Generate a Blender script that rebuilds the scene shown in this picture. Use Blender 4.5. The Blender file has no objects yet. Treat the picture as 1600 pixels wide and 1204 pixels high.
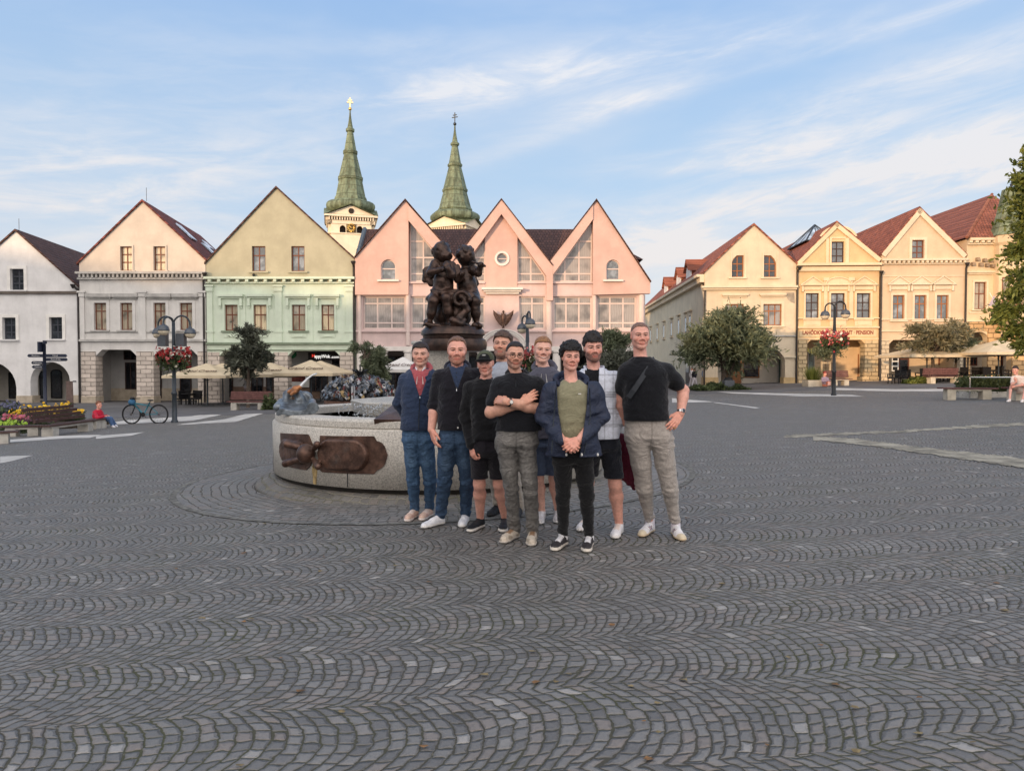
import bpy, bmesh, math, random
import numpy as np
from mathutils import Vector, Matrix
from mathutils.geometry import tessellate_polygon
rad = math.radians
S = bpy.context.scene
COL = S.collection
F = 1110.0; CAMZ = 1.52
PITCH = math.atan(29 / F)
cd = bpy.data.cameras.new('camera'); cam = bpy.data.objects.new('camera', cd); COL.objects.link(cam)
cam.location = (0, 0, CAMZ); cam.rotation_euler = (math.pi / 2 - PITCH, 0, 0)
cd.sensor_width = 36; cd.lens = 36 * F / 1600; cd.clip_start = 0.1; cd.clip_end = 3000
S.camera = cam
S.view_settings.view_transform = 'Standard'; S.view_settings.look = 'None'
S.view_settings.gamma = 1; S.view_settings.exposure = 1.36
SUN_EL = 7.0; SUN_AZ = 220.0          # azimuth clockwise from +Y: low behind the viewer's left shoulder
saz, sel = rad(SUN_AZ), rad(SUN_EL)
SUND = Vector((math.sin(saz) * math.cos(sel), math.cos(saz) * math.cos(sel), math.sin(sel)))
sl = bpy.data.lights.new('sun', 'SUN'); so = bpy.data.objects.new('sun', sl); COL.objects.link(so)
sl.energy = 1.55; sl.angle = rad(0.9); sl.color = (1.0, 0.66, 0.38)
so.rotation_euler = SUND.to_track_quat('Z', 'Y').to_euler()
W = bpy.data.worlds.new('World'); S.world = W; W.use_nodes = True
class NT:
 """small helper for writing node maths"""
 def __init__(s, tree): s.t = tree; s.n = tree.nodes; s.l = tree.links
 def new(s, typ, **kw):
  n = s.n.new(typ)
  for k, v in kw.items(): setattr(n, k, v)
  return n
 def put(s, sock, v):
  if isinstance(v, bpy.types.NodeSocket): s.l.new(v, sock)
  elif isinstance(v, (tuple, list)) and sock.type == 'RGBA' and len(v) == 3: sock.default_value = (*v, 1)
  else: sock.default_value = v
 def m(s, op, a, b=0.0, c=0.0, clamp=False):
  n = s.n.new('ShaderNodeMath'); n.operation = op; n.use_clamp = clamp
  for i, v in enumerate((a, b, c)): s.put(n.inputs[i], v)
  return n.outputs[0]
 def add(s, a, b): return s.m('ADD', a, b)
 def sub(s, a, b): return s.m('SUBTRACT', a, b)
 def mul(s, a, b): return s.m('MULTIPLY', a, b)
 def ss(s, v, lo, hi, a=0.0, b=1.0):
  n = s.n.new('ShaderNodeMapRange'); n.interpolation_type = 'SMOOTHSTEP'
  for i, q in enumerate((v, lo, hi, a, b)): s.put(n.inputs[i], q)
  return n.outputs[0]
 def mix(s, f, a, b, typ='MIX'):
  n = s.n.new('ShaderNodeMix'); n.data_type = 'RGBA'; n.blend_type = typ
  s.put(n.inputs[0], f); s.put(n.inputs[6], a); s.put(n.inputs[7], b)
  return n.outputs[2]
 def xyz(s, x, y, z):
  n = s.n.new('ShaderNodeCombineXYZ')
  for i, v in enumerate((x, y, z)): s.put(n.inputs[i], v)
  return n.outputs[0]
 def sep(s, v):
  n = s.n.new('ShaderNodeSeparateXYZ'); s.l.new(v, n.inputs[0]); return n.outputs
 def noise(s, vec, scale=5, detail=3, rough=0.5, dist=0.0, col=False):
  n = s.n.new('ShaderNodeTexNoise')
  if vec is not None: s.l.new(vec, n.inputs['Vector'])
  n.inputs['Scale'].default_value = scale; n.inputs['Detail'].default_value = detail
  n.inputs['Roughness'].default_value = rough; n.inputs['Distortion'].default_value = dist
  return n.outputs[1 if col else 0]
 def white(s, vec):
  n = s.n.new('ShaderNodeTexWhiteNoise'); n.noise_dimensions = '3D'; s.l.new(vec, n.inputs[0]); return n.outputs
 def coord(s, which='Object'):
  return s.n.new('ShaderNodeTexCoord').outputs[which]
nt = NT(W.node_tree); nt.n.clear()
sky = nt.new('ShaderNodeTexSky', sky_type='NISHITA', sun_disc=False)
sky.sun_elevation = sel; sky.sun_rotation = saz; sky.air_density = 1.0; sky.dust_density = 0.6; sky.ozone_density = 1.6
d = nt.sep(nt.coord('Generated'))
az = nt.m('ARCTAN2', d[0], d[1]); el = nt.m('ARCSINE', d[2])
pv = nt.xyz(nt.m('DIVIDE', d[0], nt.add(nt.m('ABSOLUTE', d[2]), 0.16)), nt.mul(nt.m('DIVIDE', d[1], nt.add(nt.m('ABSOLUTE', d[2]), 0.16)), 1.0), 0.0)
streakv = nt.xyz(nt.sub(nt.mul(az, 3.4), nt.mul(el, -1.0)), nt.sub(nt.mul(el, 17.0), nt.mul(az, 2.6)), 0.0)
fib = nt.noise(streakv, 1.6, 7, 0.62, 0.6)
fine = nt.noise(nt.xyz(nt.mul(az, 9.0), nt.mul(el, 40.0), 3.0), 2.0, 6, 0.6, 0.5)
soft = nt.noise(nt.xyz(nt.mul(az, 2.2), nt.mul(el, 7.0), 1.0), 1.3, 4, 0.55, 0.3)
def streak(px, py, lx, ly, tilt, k):
 a0 = math.atan((px - 800) / F); e0 = math.atan((573 - py) / F * math.cos(a0))
 c, s_ = math.cos(tilt), math.sin(tilt)
 da = nt.sub(az, a0); de = nt.sub(el, e0)
 p = nt.mul(nt.add(nt.mul(da, c), nt.mul(de, s_)), F / lx)
 q = nt.mul(nt.sub(nt.mul(de, c), nt.mul(da, s_)), F / ly)
 r2 = nt.add(nt.mul(p, p), nt.mul(q, q))
 return nt.mul(nt.m('EXPONENT', nt.mul(r2, -1.0)), k)
tot = None
for a in ((840, 122, 270, 30, .12, 1.0), (960, 165, 130, 16, .16, .75), (720, 150, 110, 20, .22, .5), (1420, 38, 150, 9, .14, .75), (1180, 75, 170, 14, .08, .5),
   (1420, 140, 250, 34, .14, .85), (1240, 235, 190, 20, .03, .85), (1100, 262, 110, 10, .02, .7), (1290, 312, 420, 40, .10, 1.1), (1480, 230, 170, 32, .12, .6),
   (1560, 235, 230, 40, .1, .45), (1130, 380, 330, 26, .05, .7), (150, 235, 330, 90, .12, .42), (90, 300, 330, 55, .05, .5), (420, 250, 260, 26, .1, .3),
   (870, 210, 190, 14, .3, .3), (300, 90, 330, 60, -.2, .12), (640, 75, 120, 16, .1, .25), (700, 420, 900, 70, 0, .42)):
 v = streak(*a); tot = v if tot is None else nt.add(tot, v)
cl = nt.mul(tot, nt.ss(fib, .36, .68, .30, 1.0))
cl = nt.mul(cl, nt.ss(fine, .28, .62, .75, 1.05))
cl = nt.add(cl, nt.mul(nt.ss(soft, .42, .8), .22))
cl = nt.m('MINIMUM', cl, 0.86)
up = nt.ss(el, -0.02, 0.02)
cl = nt.mul(nt.m('MAXIMUM', cl, 0.0), up)
grad = nt.mix(nt.ss(el, .04, .24), (3.75, 4.05, 4.5), (2.6, 3.55, 4.75))
grad = nt.mix(nt.ss(el, .2, .62), grad, (1.65, 2.75, 4.75))
grad = nt.mix(nt.ss(el, .6, 1.2), grad, (3.2, 3.7, 4.4))
skyc = nt.mix(nt.mul(up, .85), sky.outputs[0], grad)
skyc = nt.mix(nt.mul(nt.ss(d[1], .15, -.55), up), skyc, (10.8, 10.0, 9.5))   # sky behind the viewer, brightened as soft fill light on people and facades
hi = nt.ss(el, .05, .5)
ccol = nt.mix(hi, (4.75, 4.40, 4.2), (4.5, 4.6, 4.85))
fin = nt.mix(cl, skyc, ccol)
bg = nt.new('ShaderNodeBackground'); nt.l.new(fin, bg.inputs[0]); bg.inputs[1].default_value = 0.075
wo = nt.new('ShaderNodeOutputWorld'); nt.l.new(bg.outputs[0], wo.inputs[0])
CP, SP = math.cos(PITCH), math.sin(PITCH)
def ray(px, py):
 a = (px - 800) / F; b = -(py - 602) / F
 return Vector((a, CP + SP * b, -SP + CP * b))
def P(px, py, Y):
 r = ray(px, py); return Vector((0, 0, CAMZ)) + r * (Y / r.y)
def proj(x, y, z):
 zz = z - CAMZ; f = y * CP - zz * SP; u = y * SP + zz * CP
 return 800 + F * x / f, 602 - F * u / f
def soft_max(a, b, k): return np.logaddexp(np.asarray(a) / k, b / k) * k
def gz(x, y):
 """height of the sloping square"""
 sx = soft_max(x, -19.0, 1.5); sy = -soft_max(-np.asarray(y, float), -33.0, 1.5)
 return 0.03 * sx - 0.012 * sy + 0.05
def G(px, py):
 r = ray(px, py); t0, t1 = 0.5, 120.0
 f = lambda t: CAMZ + r.z * t - float(gz(r.x * t, r.y * t))
 t = t0
 while t < t1 and f(t) > 0: t += 0.25
 a, b = t - 0.25, t
 for _ in range(30):
  c = (a + b) / 2
  if f(c) > 0: a = c
  else: b = c
 return Vector((r.x * a, r.y * a, float(gz(r.x * a, r.y * a))))
def GY(px, Y):
 x = (px - 800) / F * Y; return Vector((x, Y, float(gz(x, Y))))
def tag(o, label=None, cat=None, group=None, kind=None):
 if label: o['label'] = label
 if cat: o['category'] = cat
 if group: o['group'] = group
 if kind: o['kind'] = kind
 return o
def thing(name, label, cat, loc=(0, 0, 0), rz=0.0, group=None):
 o = bpy.data.objects.new(name, None); COL.objects.link(o); o.empty_display_size = .2
 o.location = loc; o.rotation_euler = (0, 0, rz)
 return tag(o, label, cat, group)
class MB:
 def __init__(s): s.v = []; s.f = []; s.mi = []; s.cur = 0
 def add(s, vs, fs):
  n = len(s.v); s.v += [tuple(v) for v in vs]; s.f += [tuple(i + n for i in f) for f in fs]; s.mi += [s.cur] * len(fs); return s
 def box(s, x0, x1, y0, y1, z0, z1):
  return s.add([(x0, y0, z0), (x1, y0, z0), (x1, y1, z0), (x0, y1, z0), (x0, y0, z1), (x1, y0, z1), (x1, y1, z1), (x0, y1, z1)],
      [(0, 3, 2, 1), (4, 5, 6, 7), (0, 1, 5, 4), (1, 2, 6, 5), (2, 3, 7, 6), (3, 0, 4, 7)])
 def prism(s, poly, y0, y1):
  """poly in (u,w), extruded along y"""
  n = len(poly)
  s.add([(u, y0, w) for u, w in poly] + [(u, y1, w) for u, w in poly], [(i, (i + 1) % n, n + (i + 1) % n, n + i) for i in range(n)])
  for tr in tess([poly]):
   s.add([(poly[i][0], y0, poly[i][1]) for i in tr], [(0, 1, 2)]); s.add([(poly[i][0], y1, poly[i][1]) for i in tr], [(0, 2, 1)])
  return s
 def zprism(s, poly, z0, z1):
  n = len(poly)
  s.add([(x, y, z0) for x, y in poly] + [(x, y, z1) for x, y in poly], [(i, (i + 1) % n, n + (i + 1) % n, n + i) for i in range(n)])
  for tr in tess([poly]):
   s.add([(*poly[i], z1) for i in tr], [(0, 1, 2)]); s.add([(*poly[i], z0) for i in tr], [(0, 2, 1)])
  return s
 def quad(s, a, b, c, d): return s.add([a, b, c, d], [(0, 1, 2, 3)])
 def tube(s, pts, rs, n=8, cap=True):
  pts = [Vector(p) for p in pts]
  if not isinstance(rs, (list, tuple)): rs = [rs] * len(pts)
  rings = []; up = None
  for i, p in enumerate(pts):
   t = (pts[min(i + 1, len(pts) - 1)] - pts[max(i - 1, 0)])
   t = t.normalized() if t.length > 1e-9 else Vector((0, 0, 1))
   if up is None: up = Vector((0, 0, 1)) if abs(t.z) < .9 else Vector((1, 0, 0))
   a = t.cross(up).normalized(); b = a.cross(t); up = b
   rings.append([p + (a * math.cos(2 * math.pi * k / n) + b * math.sin(2 * math.pi * k / n)) * rs[i] for k in range(n)])
  vs = [v for r in rings for v in r]
  fs = [(i * n + k, (i + 1) * n + k, (i + 1) * n + (k + 1) % n, i * n + (k + 1) % n)[::-1] for i in range(len(pts) - 1) for k in range(n)]
  if cap: fs += [tuple(range(n)), tuple((len(pts) - 1) * n + k for k in range(n))[::-1]]
  return s.add(vs, fs)
 def lathe(s, prof, n=24, c=(0, 0, 0), ph=0.0, sx=1.0, sy=1.0):
  vs = [(c[0] + r * sx * math.cos(ph + 2 * math.pi * k / n), c[1] + r * sy * math.sin(ph + 2 * math.pi * k / n), c[2] + z) for r, z in prof for k in range(n)]
  fs = [(i * n + k, i * n + (k + 1) % n, (i + 1) * n + (k + 1) % n, (i + 1) * n + k) for i in range(len(prof) - 1) for k in range(n)]
  m = len(prof) - 1
  if prof[0][0] > 1e-4: fs.append(tuple(range(n))[::-1])
  if prof[-1][0] > 1e-4: fs.append(tuple(m * n + k for k in range(n)))
  return s.add(vs, fs)
 def ball(s, c, r, n=12, sc=(1, 1, 1)):
  pr = [(max(1e-5, math.sin(math.pi * i / (n // 2))), -math.cos(math.pi * i / (n // 2))) for i in range(n // 2 + 1)]
  vs = [(c[0] + r * sc[0] * q * math.cos(2 * math.pi * k / n), c[1] + r * sc[1] * q * math.sin(2 * math.pi * k / n), c[2] + r * sc[2] * z) for q, z in pr for k in range(n)]
  return s.add(vs, [(i * n + k, i * n + (k + 1) % n, (i + 1) * n + (k + 1) % n, (i + 1) * n + k) for i in range(len(pr) - 1) for k in range(n)])
 def xf(s, M, start=0):
  s.v[start:] = [tuple(M @ Vector(v)) for v in s.v[start:]]; return s
 def build(s, name, mats, parent=None, smooth=False):
  me = bpy.data.meshes.new(name); me.from_pydata(s.v, [], s.f)
  mats = mats if isinstance(mats, (list, tuple)) else [mats]
  for m_ in mats: me.materials.append(m_)
  if len(mats) > 1: me.polygons.foreach_set('material_index', s.mi)
  me.update()
  if smooth: me.polygons.foreach_set('use_smooth', [True] * len(me.polygons))
  o = bpy.data.objects.new(name, me); COL.objects.link(o)
  if parent: o.parent = parent
  return o
def smooth_by_angle(o, a=35):
 bm = bmesh.new(); bm.from_mesh(o.data); bmesh.ops.remove_doubles(bm, verts=bm.verts, dist=1e-5)
 for f in bm.faces: f.smooth = True
 for e in bm.edges:
  if len(e.link_faces) == 2 and e.calc_face_angle(0) > rad(a): e.smooth = False
 bm.to_mesh(o.data); bm.free(); return o
def copy_tree(o, parent=None):
 c = o.copy(); COL.objects.link(c)
 if parent: c.parent = parent
 for ch in [q for q in o.children]: copy_tree(ch, c)
 return c
def tess(loops):
 tr = tessellate_polygon([[Vector((u, w, 0)) for u, w in lp] for lp in loops])
 flat = [p for lp in loops for p in lp]; out = []
 for a, b, c in tr:
  (ax, ay), (bx, by), (cx, cy) = flat[a], flat[b], flat[c]
  ar = (bx - ax) * (cy - ay) - (by - ay) * (cx - ax)
  if abs(ar) < 1e-9: continue
  out.append((a, b, c) if ar > 0 else (a, c, b))
 return out
MATS = {}
def mat(key, col, rough=.8, var=.12, vs=3.0, bump=.0, bs=60.0, spec=.3, metal=0.0, streak=0.0, col2=None, fine=.08, coat=0.0, trans=0.0):
 if key in MATS: return MATS[key]
 m_ = bpy.data.materials.new(key); m_.use_nodes = True; t = NT(m_.node_tree)
 b = t.n['Principled BSDF']; c = t.coord('Object')
 n1 = t.noise(c, vs, 5, .6); n2 = t.noise(c, vs * 9, 3, .6)
 dark = tuple(x * (1 - var * 1.6) for x in col); lite = tuple(min(1, x * (1 + var)) for x in col)
 k = t.mix(t.ss(n1, .3, .7), dark, col2 if col2 else lite)
 k = t.mix(t.mul(t.ss(n2, .35, .75), fine * 4), k, tuple(x * .8 for x in col))
 if streak > 0:
  s = t.sep(c); sn = t.noise(t.xyz(t.mul(s[0], 3.0), t.mul(s[1], 3.0), t.mul(s[2], .35)), 1.3, 4, .65)
  k = t.mix(t.mul(t.ss(sn, .5, .78), streak), k, tuple(x * .55 for x in col))
 t.l.new(k, b.inputs['Base Color']); b.inputs['Roughness'].default_value = rough
 b.inputs['Specular IOR Level'].default_value = spec; b.inputs['Metallic'].default_value = metal
 if coat: b.inputs['Coat Weight'].default_value = coat
 if trans: b.inputs['Transmission Weight'].default_value = trans
 if bump > 0:
  bn = t.new('ShaderNodeBump'); bn.inputs['Distance'].default_value = bump; bn.inputs['Strength'].default_value = .7
  t.l.new(t.noise(c, bs, 4, .6), bn.inputs['Height']); t.l.new(bn.outputs[0], b.inputs['Normal'])
 MATS[key] = m_; return m_
def plaster(key, col, streak=.25): return mat('plaster_' + key, col, .9, .07, .8, .004, 35, .15, streak=streak, fine=.05)
def tiles(key, col, axis='y', row=.24, colw=.22, col2=None):
 """roof tiles: rows by height, columns along an axis"""
 k = 'roof_tiles_' + key
 if k in MATS: return MATS[k]
 m_ = bpy.data.materials.new(k); m_.use_nodes = True; t = NT(m_.node_tree); b = t.n['Principled BSDF']
 c = t.coord('Object'); s = t.sep(c)
 v = t.m('DIVIDE', s[2], row); r = t.m('FLOOR', v); fv = t.m('FRACT', v)
 u = t.add(t.m('DIVIDE', s[0] if axis == 'x' else s[1], colw), t.mul(r, .5)); i = t.m('FLOOR', u); fu = t.m('FRACT', u)
 h = t.white(t.xyz(i, r, 1.0))[0]; n = t.noise(c, .7, 4, .6)
 base = t.mix(h, tuple(x * .72 for x in col), tuple(x * 1.25 for x in col))
 base = t.mix(t.mul(t.ss(n, .4, .75), .6), base, col2 or tuple(x * .55 for x in col))
 edge = t.mul(t.ss(fv, .0, .16), t.ss(t.m('ABSOLUTE', t.sub(fu, .5)), .5, .40))
 base = t.mix(edge, tuple(x * .3 for x in col), base)
 t.l.new(base, b.inputs['Base Color']); b.inputs['Roughness'].default_value = .75; b.inputs['Specular IOR Level'].default_value = .3
 ht = t.add(t.mul(t.sub(1.0, fv), .7), t.mul(t.m('SINE', t.mul(fu, math.pi)), .5))
 bn = t.new('ShaderNodeBump'); bn.inputs['Distance'].default_value = .05; t.l.new(t.mul(ht, edge), bn.inputs['Height']); t.l.new(bn.outputs[0], b.inputs['Normal'])
 MATS[k] = m_; return m_
def ashlar(key, col, bw=.55, bh=.27, joint=.4, rough_=.012):
 """rusticated stone blocks on vertical faces"""
 k = 'stone_blocks_' + key
 if k in MATS: return MATS[k]
 m_ = bpy.data.materials.new(k); m_.use_nodes = True; t = NT(m_.node_tree); b = t.n['Principled BSDF']
 c = t.coord('Object'); s = t.sep(c)
 wv = t.mul(t.sub(t.noise(c, 4, 2, .5), .5), .06)
 v = t.add(t.m('DIVIDE', s[2], bh), wv); r = t.m('FLOOR', v); fv = t.m('FRACT', v)
 u = t.add(t.m('DIVIDE', t.add(s[0], s[1]), bw), t.mul(r, .5)); i = t.m('FLOOR', u); fu = t.m('FRACT', u)
 e = t.mul(t.ss(t.m('ABSOLUTE', t.sub(fv, .5)), .5, .41), t.ss(t.m('ABSOLUTE', t.sub(fu, .5)), .5, .455))
 h = t.white(t.xyz(i, r, 2.0))[0]; n = t.noise(c, 5, 5, .65)
 base = t.mix(h, tuple(x * .8 for x in col), tuple(min(1, x * 1.12) for x in col))
 base = t.mix(t.mul(t.ss(n, .4, .8), .45), base, tuple(x * .55 for x in col))
 base = t.mix(e, tuple(x * joint for x in col), base)
 t.l.new(base, b.inputs['Base Color']); b.inputs['Roughness'].default_value = .9; b.inputs['Specular IOR Level'].default_value = .15
 bn = t.new('ShaderNodeBump'); bn.inputs['Distance'].default_value = .05
 t.l.new(t.add(e, t.mul(t.noise(c, 14, 4, .6), .4)), bn.inputs['Height']); t.l.new(bn.outputs[0], b.inputs['Normal'])
 MATS[k] = m_; return m_
def glass(key, col=(.015, .018, .022), rough=.04, curtain=None, spec=.6):
 """a window pane seen from outside: dark room, maybe curtains, mirror-like surface"""
 k = 'window_glass_' + key
 if k in MATS: return MATS[k]
 m_ = bpy.data.materials.new(k); m_.use_nodes = True; t = NT(m_.node_tree); b = t.n['Principled BSDF']
 c = t.coord('Object'); s = t.sep(c)
 if curtain:
  f = t.m('SINE', t.add(t.mul(s[0], 55.0), t.mul(t.noise(c, 3, 2), 6.0)))
  n = t.noise(c, 1.2, 2, .5)
  base = t.mix(t.ss(f, -1, 1), tuple(x * .75 for x in curtain), curtain)
  base = t.mix(t.mul(t.ss(n, .40, .75), .8), base, col)
 else:
  base = t.mix(t.ss(t.noise(c, 1.6, 3, .6), .42, .7), col, tuple(x * 2.6 + .012 for x in col))
 t.l.new(base, b.inputs['Base Color']); b.inputs['Roughness'].default_value = rough; b.inputs['Specular IOR Level'].default_value = spec
 bn = t.new('ShaderNodeBump'); bn.inputs['Distance'].default_value = .01; bn.inputs['Strength'].default_value = .25
 t.l.new(t.noise(c, 1.3, 1, .5), bn.inputs['Height']); t.l.new(bn.outputs[0], b.inputs['Normal'])
 MATS[k] = m_; return m_
M_BROWN = mat('brown_window_wood', (.16, .055, .03), .55, .15, 4)
M_DARKWOOD = mat('dark_window_wood', (.05, .028, .022), .55, .15, 4)
M_ORANGEW = mat('orange_window_wood', (.30, .11, .035), .5, .15, 4)
M_BLUEF = mat('blue_grey_window_frame', (.05, .055, .07), .5, .1, 4)
M_WHITE = mat('white_paint', (.72, .70, .66), .6, .06, 2)
M_PIPE = mat('dark_downpipe_metal', (.035, .03, .03), .5, .2, 5, metal=.3)
M_BLACK = mat('black_metal', (.012, .013, .015), .5, .2, 5)
M_DARKIN = mat('dark_room', (.02, .018, .017), .9, .2, 2)
M_IRON = mat('grey_blue_iron', (.045, .055, .065), .45, .15, 6, metal=.4)
G_DARK = glass('dark'); G_CURT = glass('curtain', curtain=(.42, .36, .27)); G_WARM = glass('bright_curtain', curtain=(.75, .62, .42)); G_GREY = glass('grey_blind', (.10, .115, .13), .08)
G_BLIND = glass('blind', (.03, .03, .03), .06, curtain=(.33, .30, .28))
random.seed(5)
xs = np.unique(np.concatenate([np.linspace(-600, -60, 10), np.linspace(-60, 60, 121), np.linspace(60, 600, 10)]))
ys = np.unique(np.concatenate([np.linspace(-300, -10, 12), np.linspace(-10, 70, 81), np.linspace(70, 1500, 12)]))
XX, YY = np.meshgrid(xs, ys); ZZ = gz(XX, YY)
gv = list(zip(XX.ravel().tolist(), YY.ravel().tolist(), ZZ.ravel().tolist())); nx = len(xs)
gf = [(j * nx + i, j * nx + i + 1, (j + 1) * nx + i + 1, (j + 1) * nx + i) for j in range(len(ys) - 1) for i in range(nx - 1)]
def cobble(key, W_=.65, A_=.155, su=.067, st=.073, rot=5.0, ring=None, tint=(1, 1, 1), joint=(.060, .055, .043), jw=.0045):
 """setts laid in segment arcs (or in rings round a point)"""
 m_ = bpy.data.materials.new(key); m_.use_nodes = True; t = NT(m_.node_tree); b = t.n['Principled BSDF']
 c = t.coord('Object'); s = t.sep(c)
 wn = t.sep(t.noise(c, 1.1, 2, .5, col=True)); wf = t.sep(t.noise(c, 14.0, 2, .5, col=True))
 x = t.add(s[0], t.add(t.mul(t.sub(wn[0], .5), .26), t.mul(t.sub(wf[0], .5), .036)))
 y = t.add(s[1], t.add(t.mul(t.sub(wn[1], .5), .26), t.mul(t.sub(wf[1], .5), .036)))
 if ring:
  dx = t.sub(x, ring[0]); dy = t.sub(y, ring[1])
  V = t.m('DIVIDE', t.m('SQRT', t.add(t.mul(dx, dx), t.mul(dy, dy))), su); i = t.m('FLOOR', V); fu = t.m('FRACT', V)
  an = t.mul(t.m('ARCTAN2', dy, dx), t.mul(t.add(i, .5), su / st)); an = t.add(an, t.mul(t.white(t.xyz(i, 3.0, 1.0))[0], 7.0))
  j = t.m('FLOOR', an); ft = t.m('FRACT', an); r = 0.0; slope = 1.0
  du = t.mul(t.m('MINIMUM', fu, t.sub(1.0, fu)), su); dt = t.mul(t.m('MINIMUM', ft, t.sub(1.0, ft)), st)
 else:
  cr, sr = math.cos(rad(rot)), math.sin(rad(rot))
  X = t.add(t.mul(x, cr), t.mul(y, sr)); Y = t.sub(t.mul(y, cr), t.mul(x, sr))
  V = t.m('DIVIDE', Y, W_); r = t.m('FLOOR', V); v = t.sub(t.m('FRACT', V), .5)
  U = t.add(t.add(X, t.mul(t.mul(v, v), 4 * A_)), t.mul(t.white(t.xyz(r, 1.0, 5.0))[0], .1))
  U = t.m('DIVIDE', U, su); i = t.m('FLOOR', U); fu = t.m('FRACT', U)
  T = t.add(t.m('DIVIDE', t.mul(v, W_), st), t.mul(t.white(t.xyz(i, r, 9.0))[0], 1.0))
  j = t.m('FLOOR', T); ft = t.m('FRACT', T)
  sl_ = t.mul(v, 8 * A_ / W_); slope = t.m('SQRT', t.add(1.0, t.mul(sl_, sl_)))
  du = t.m('DIVIDE', t.mul(t.m('MINIMUM', fu, t.sub(1.0, fu)), su), slope)
  dt = t.mul(t.m('MINIMUM', ft, t.sub(1.0, ft)), st)
 wh = t.white(t.xyz(i, j, r)); h = wh[0]; h3 = t.sep(wh[1])
 dd = t.m('SMOOTH_MIN', du, t.add(dt, .001), .007)
 n8 = t.noise(c, 38, 3, .6)
 dd = t.add(dd, t.mul(t.sub(n8, .5), .0075))
 dd = t.sub(dd, t.mul(t.ss(h3[2], .88, 1.0), .005))
 stone = t.ss(dd, jw * .45, jw * 1.35)
 big = t.noise(c, .35, 4, .6); mid = t.noise(c, 1.7, 4, .65); grain = t.noise(c, 170, 3, .7)
 a = t.mix(h, (.118, .112, .107), (.236, .226, .216))
 a = t.mix(t.ss(h3[0], .70, .95), a, (.205, .178, .162))
 a = t.mix(t.ss(h3[1], .972, .99), a, (.33, .31, .29))
 a = t.mix(t.mul(t.ss(grain, .4, .75), .35), a, (.19, .195, .20))
 a = t.mix(t.mul(t.ss(t.noise(c, 40, 4, .7), .45, .8), .35), a, (.045, .046, .05))
 a = t.mix(t.mul(t.ss(mid, .52, .75), .45), a, (.135, .122, .104))
 a = t.mix(t.mul(t.ss(big, .45, .7), .4), a, (.14, .138, .133)); a = t.mix(t.mul(t.ss(t.noise(c, .55, 5, .7), .58, .72), .5), a, (.27, .265, .255))
 a = t.mix(1.0, a, tint, 'MULTIPLY')
 moss = t.mix(t.mul(t.ss(t.noise(c, .9, 4, .6), .42, .66), .8), joint, (.058, .062, .027))
 moss = t.mix(t.mul(t.ss(t.noise(c, 60, 2, .5), .62, .72), .7), moss, (.16, .145, .11))
 colr = t.mix(stone, moss, a)
 t.l.new(colr, b.inputs['Base Color'])
 t.l.new(t.mix(stone, (.95, .95, .95), t.mix(h, (.50, .5, .5), (.72, .72, .72))), b.inputs['Roughness'])
 b.inputs['Specular IOR Level'].default_value = .42
 tilt = t.add(t.mul(t.sub(fu, .5), t.mul(t.sub(h3[0], .5), 1.1)), t.mul(t.sub(ft, .5), t.mul(t.sub(h3[1], .5), 1.1)))
 H = t.add(t.mul(t.ss(dd, 0.0, .016), 1.0), t.mul(stone, t.add(t.mul(tilt, .55), t.mul(h, .18))))
 H = t.add(H, t.mul(t.noise(c, 55, 4, .6), .30)); H = t.add(H, t.mul(n8, .25))
 bn = t.new('ShaderNodeBump'); bn.inputs['Distance'].default_value = .011; bn.inputs['Strength'].default_value = 1.0
 t.l.new(H, bn.inputs['Height']); t.l.new(bn.outputs[0], b.inputs['Normal'])
 return m_
M_COB = cobble('setts_in_arcs')
g = MB(); g.add(gv, gf); go = g.build('ground', M_COB, smooth=True); tag(go, kind='structure')
def strip(name, poly, m_, lift=.006, sub=14, jit=0.0):
 """a flat band following the sloping ground: poly in picture pixels, two long edges"""
 a, b = poly; mb = MB(); vs = []; n = sub
 def at(pl, t):
  k = t * (len(pl) - 1); i = min(int(k), len(pl) - 2); f = k - i
  return G(pl[i][0] + (pl[i + 1][0] - pl[i][0]) * f, pl[i][1] + (pl[i + 1][1] - pl[i][1]) * f)
 for k in range(n + 1):
  for pl in (a, b):
   p = at(pl, k / n); j = (random.random() - .5) * jit; vs.append((p.x + j * .3, p.y + j, p.z + lift))
 mb.add(vs, [(2 * k, 2 * k + 1, 2 * k + 3, 2 * k + 2) for k in range(n)])
 o = mb.build(name, m_); bm = bmesh.new(); bm.from_mesh(o.data); bmesh.ops.recalc_face_normals(bm, faces=bm.faces)
 if sum(f.normal.z for f in bm.faces) < 0: bmesh.ops.reverse_faces(bm, faces=bm.faces)
 bm.to_mesh(o.data); bm.free()
 return tag(o, kind='structure')
M_SLAB = mat('pale_stone_slab', (.50, .48, .45), .8, .16, .9, .004, 40)
M_CREAM = mat('worn_cream_stone', (.30, .275, .22), .85, .42, 3.0, .02, 14, fine=.2)
M_PATH = mat('grey_pavement', (.115, .113, .117), .85, .18, .5, .008, 12, fine=.1)
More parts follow.
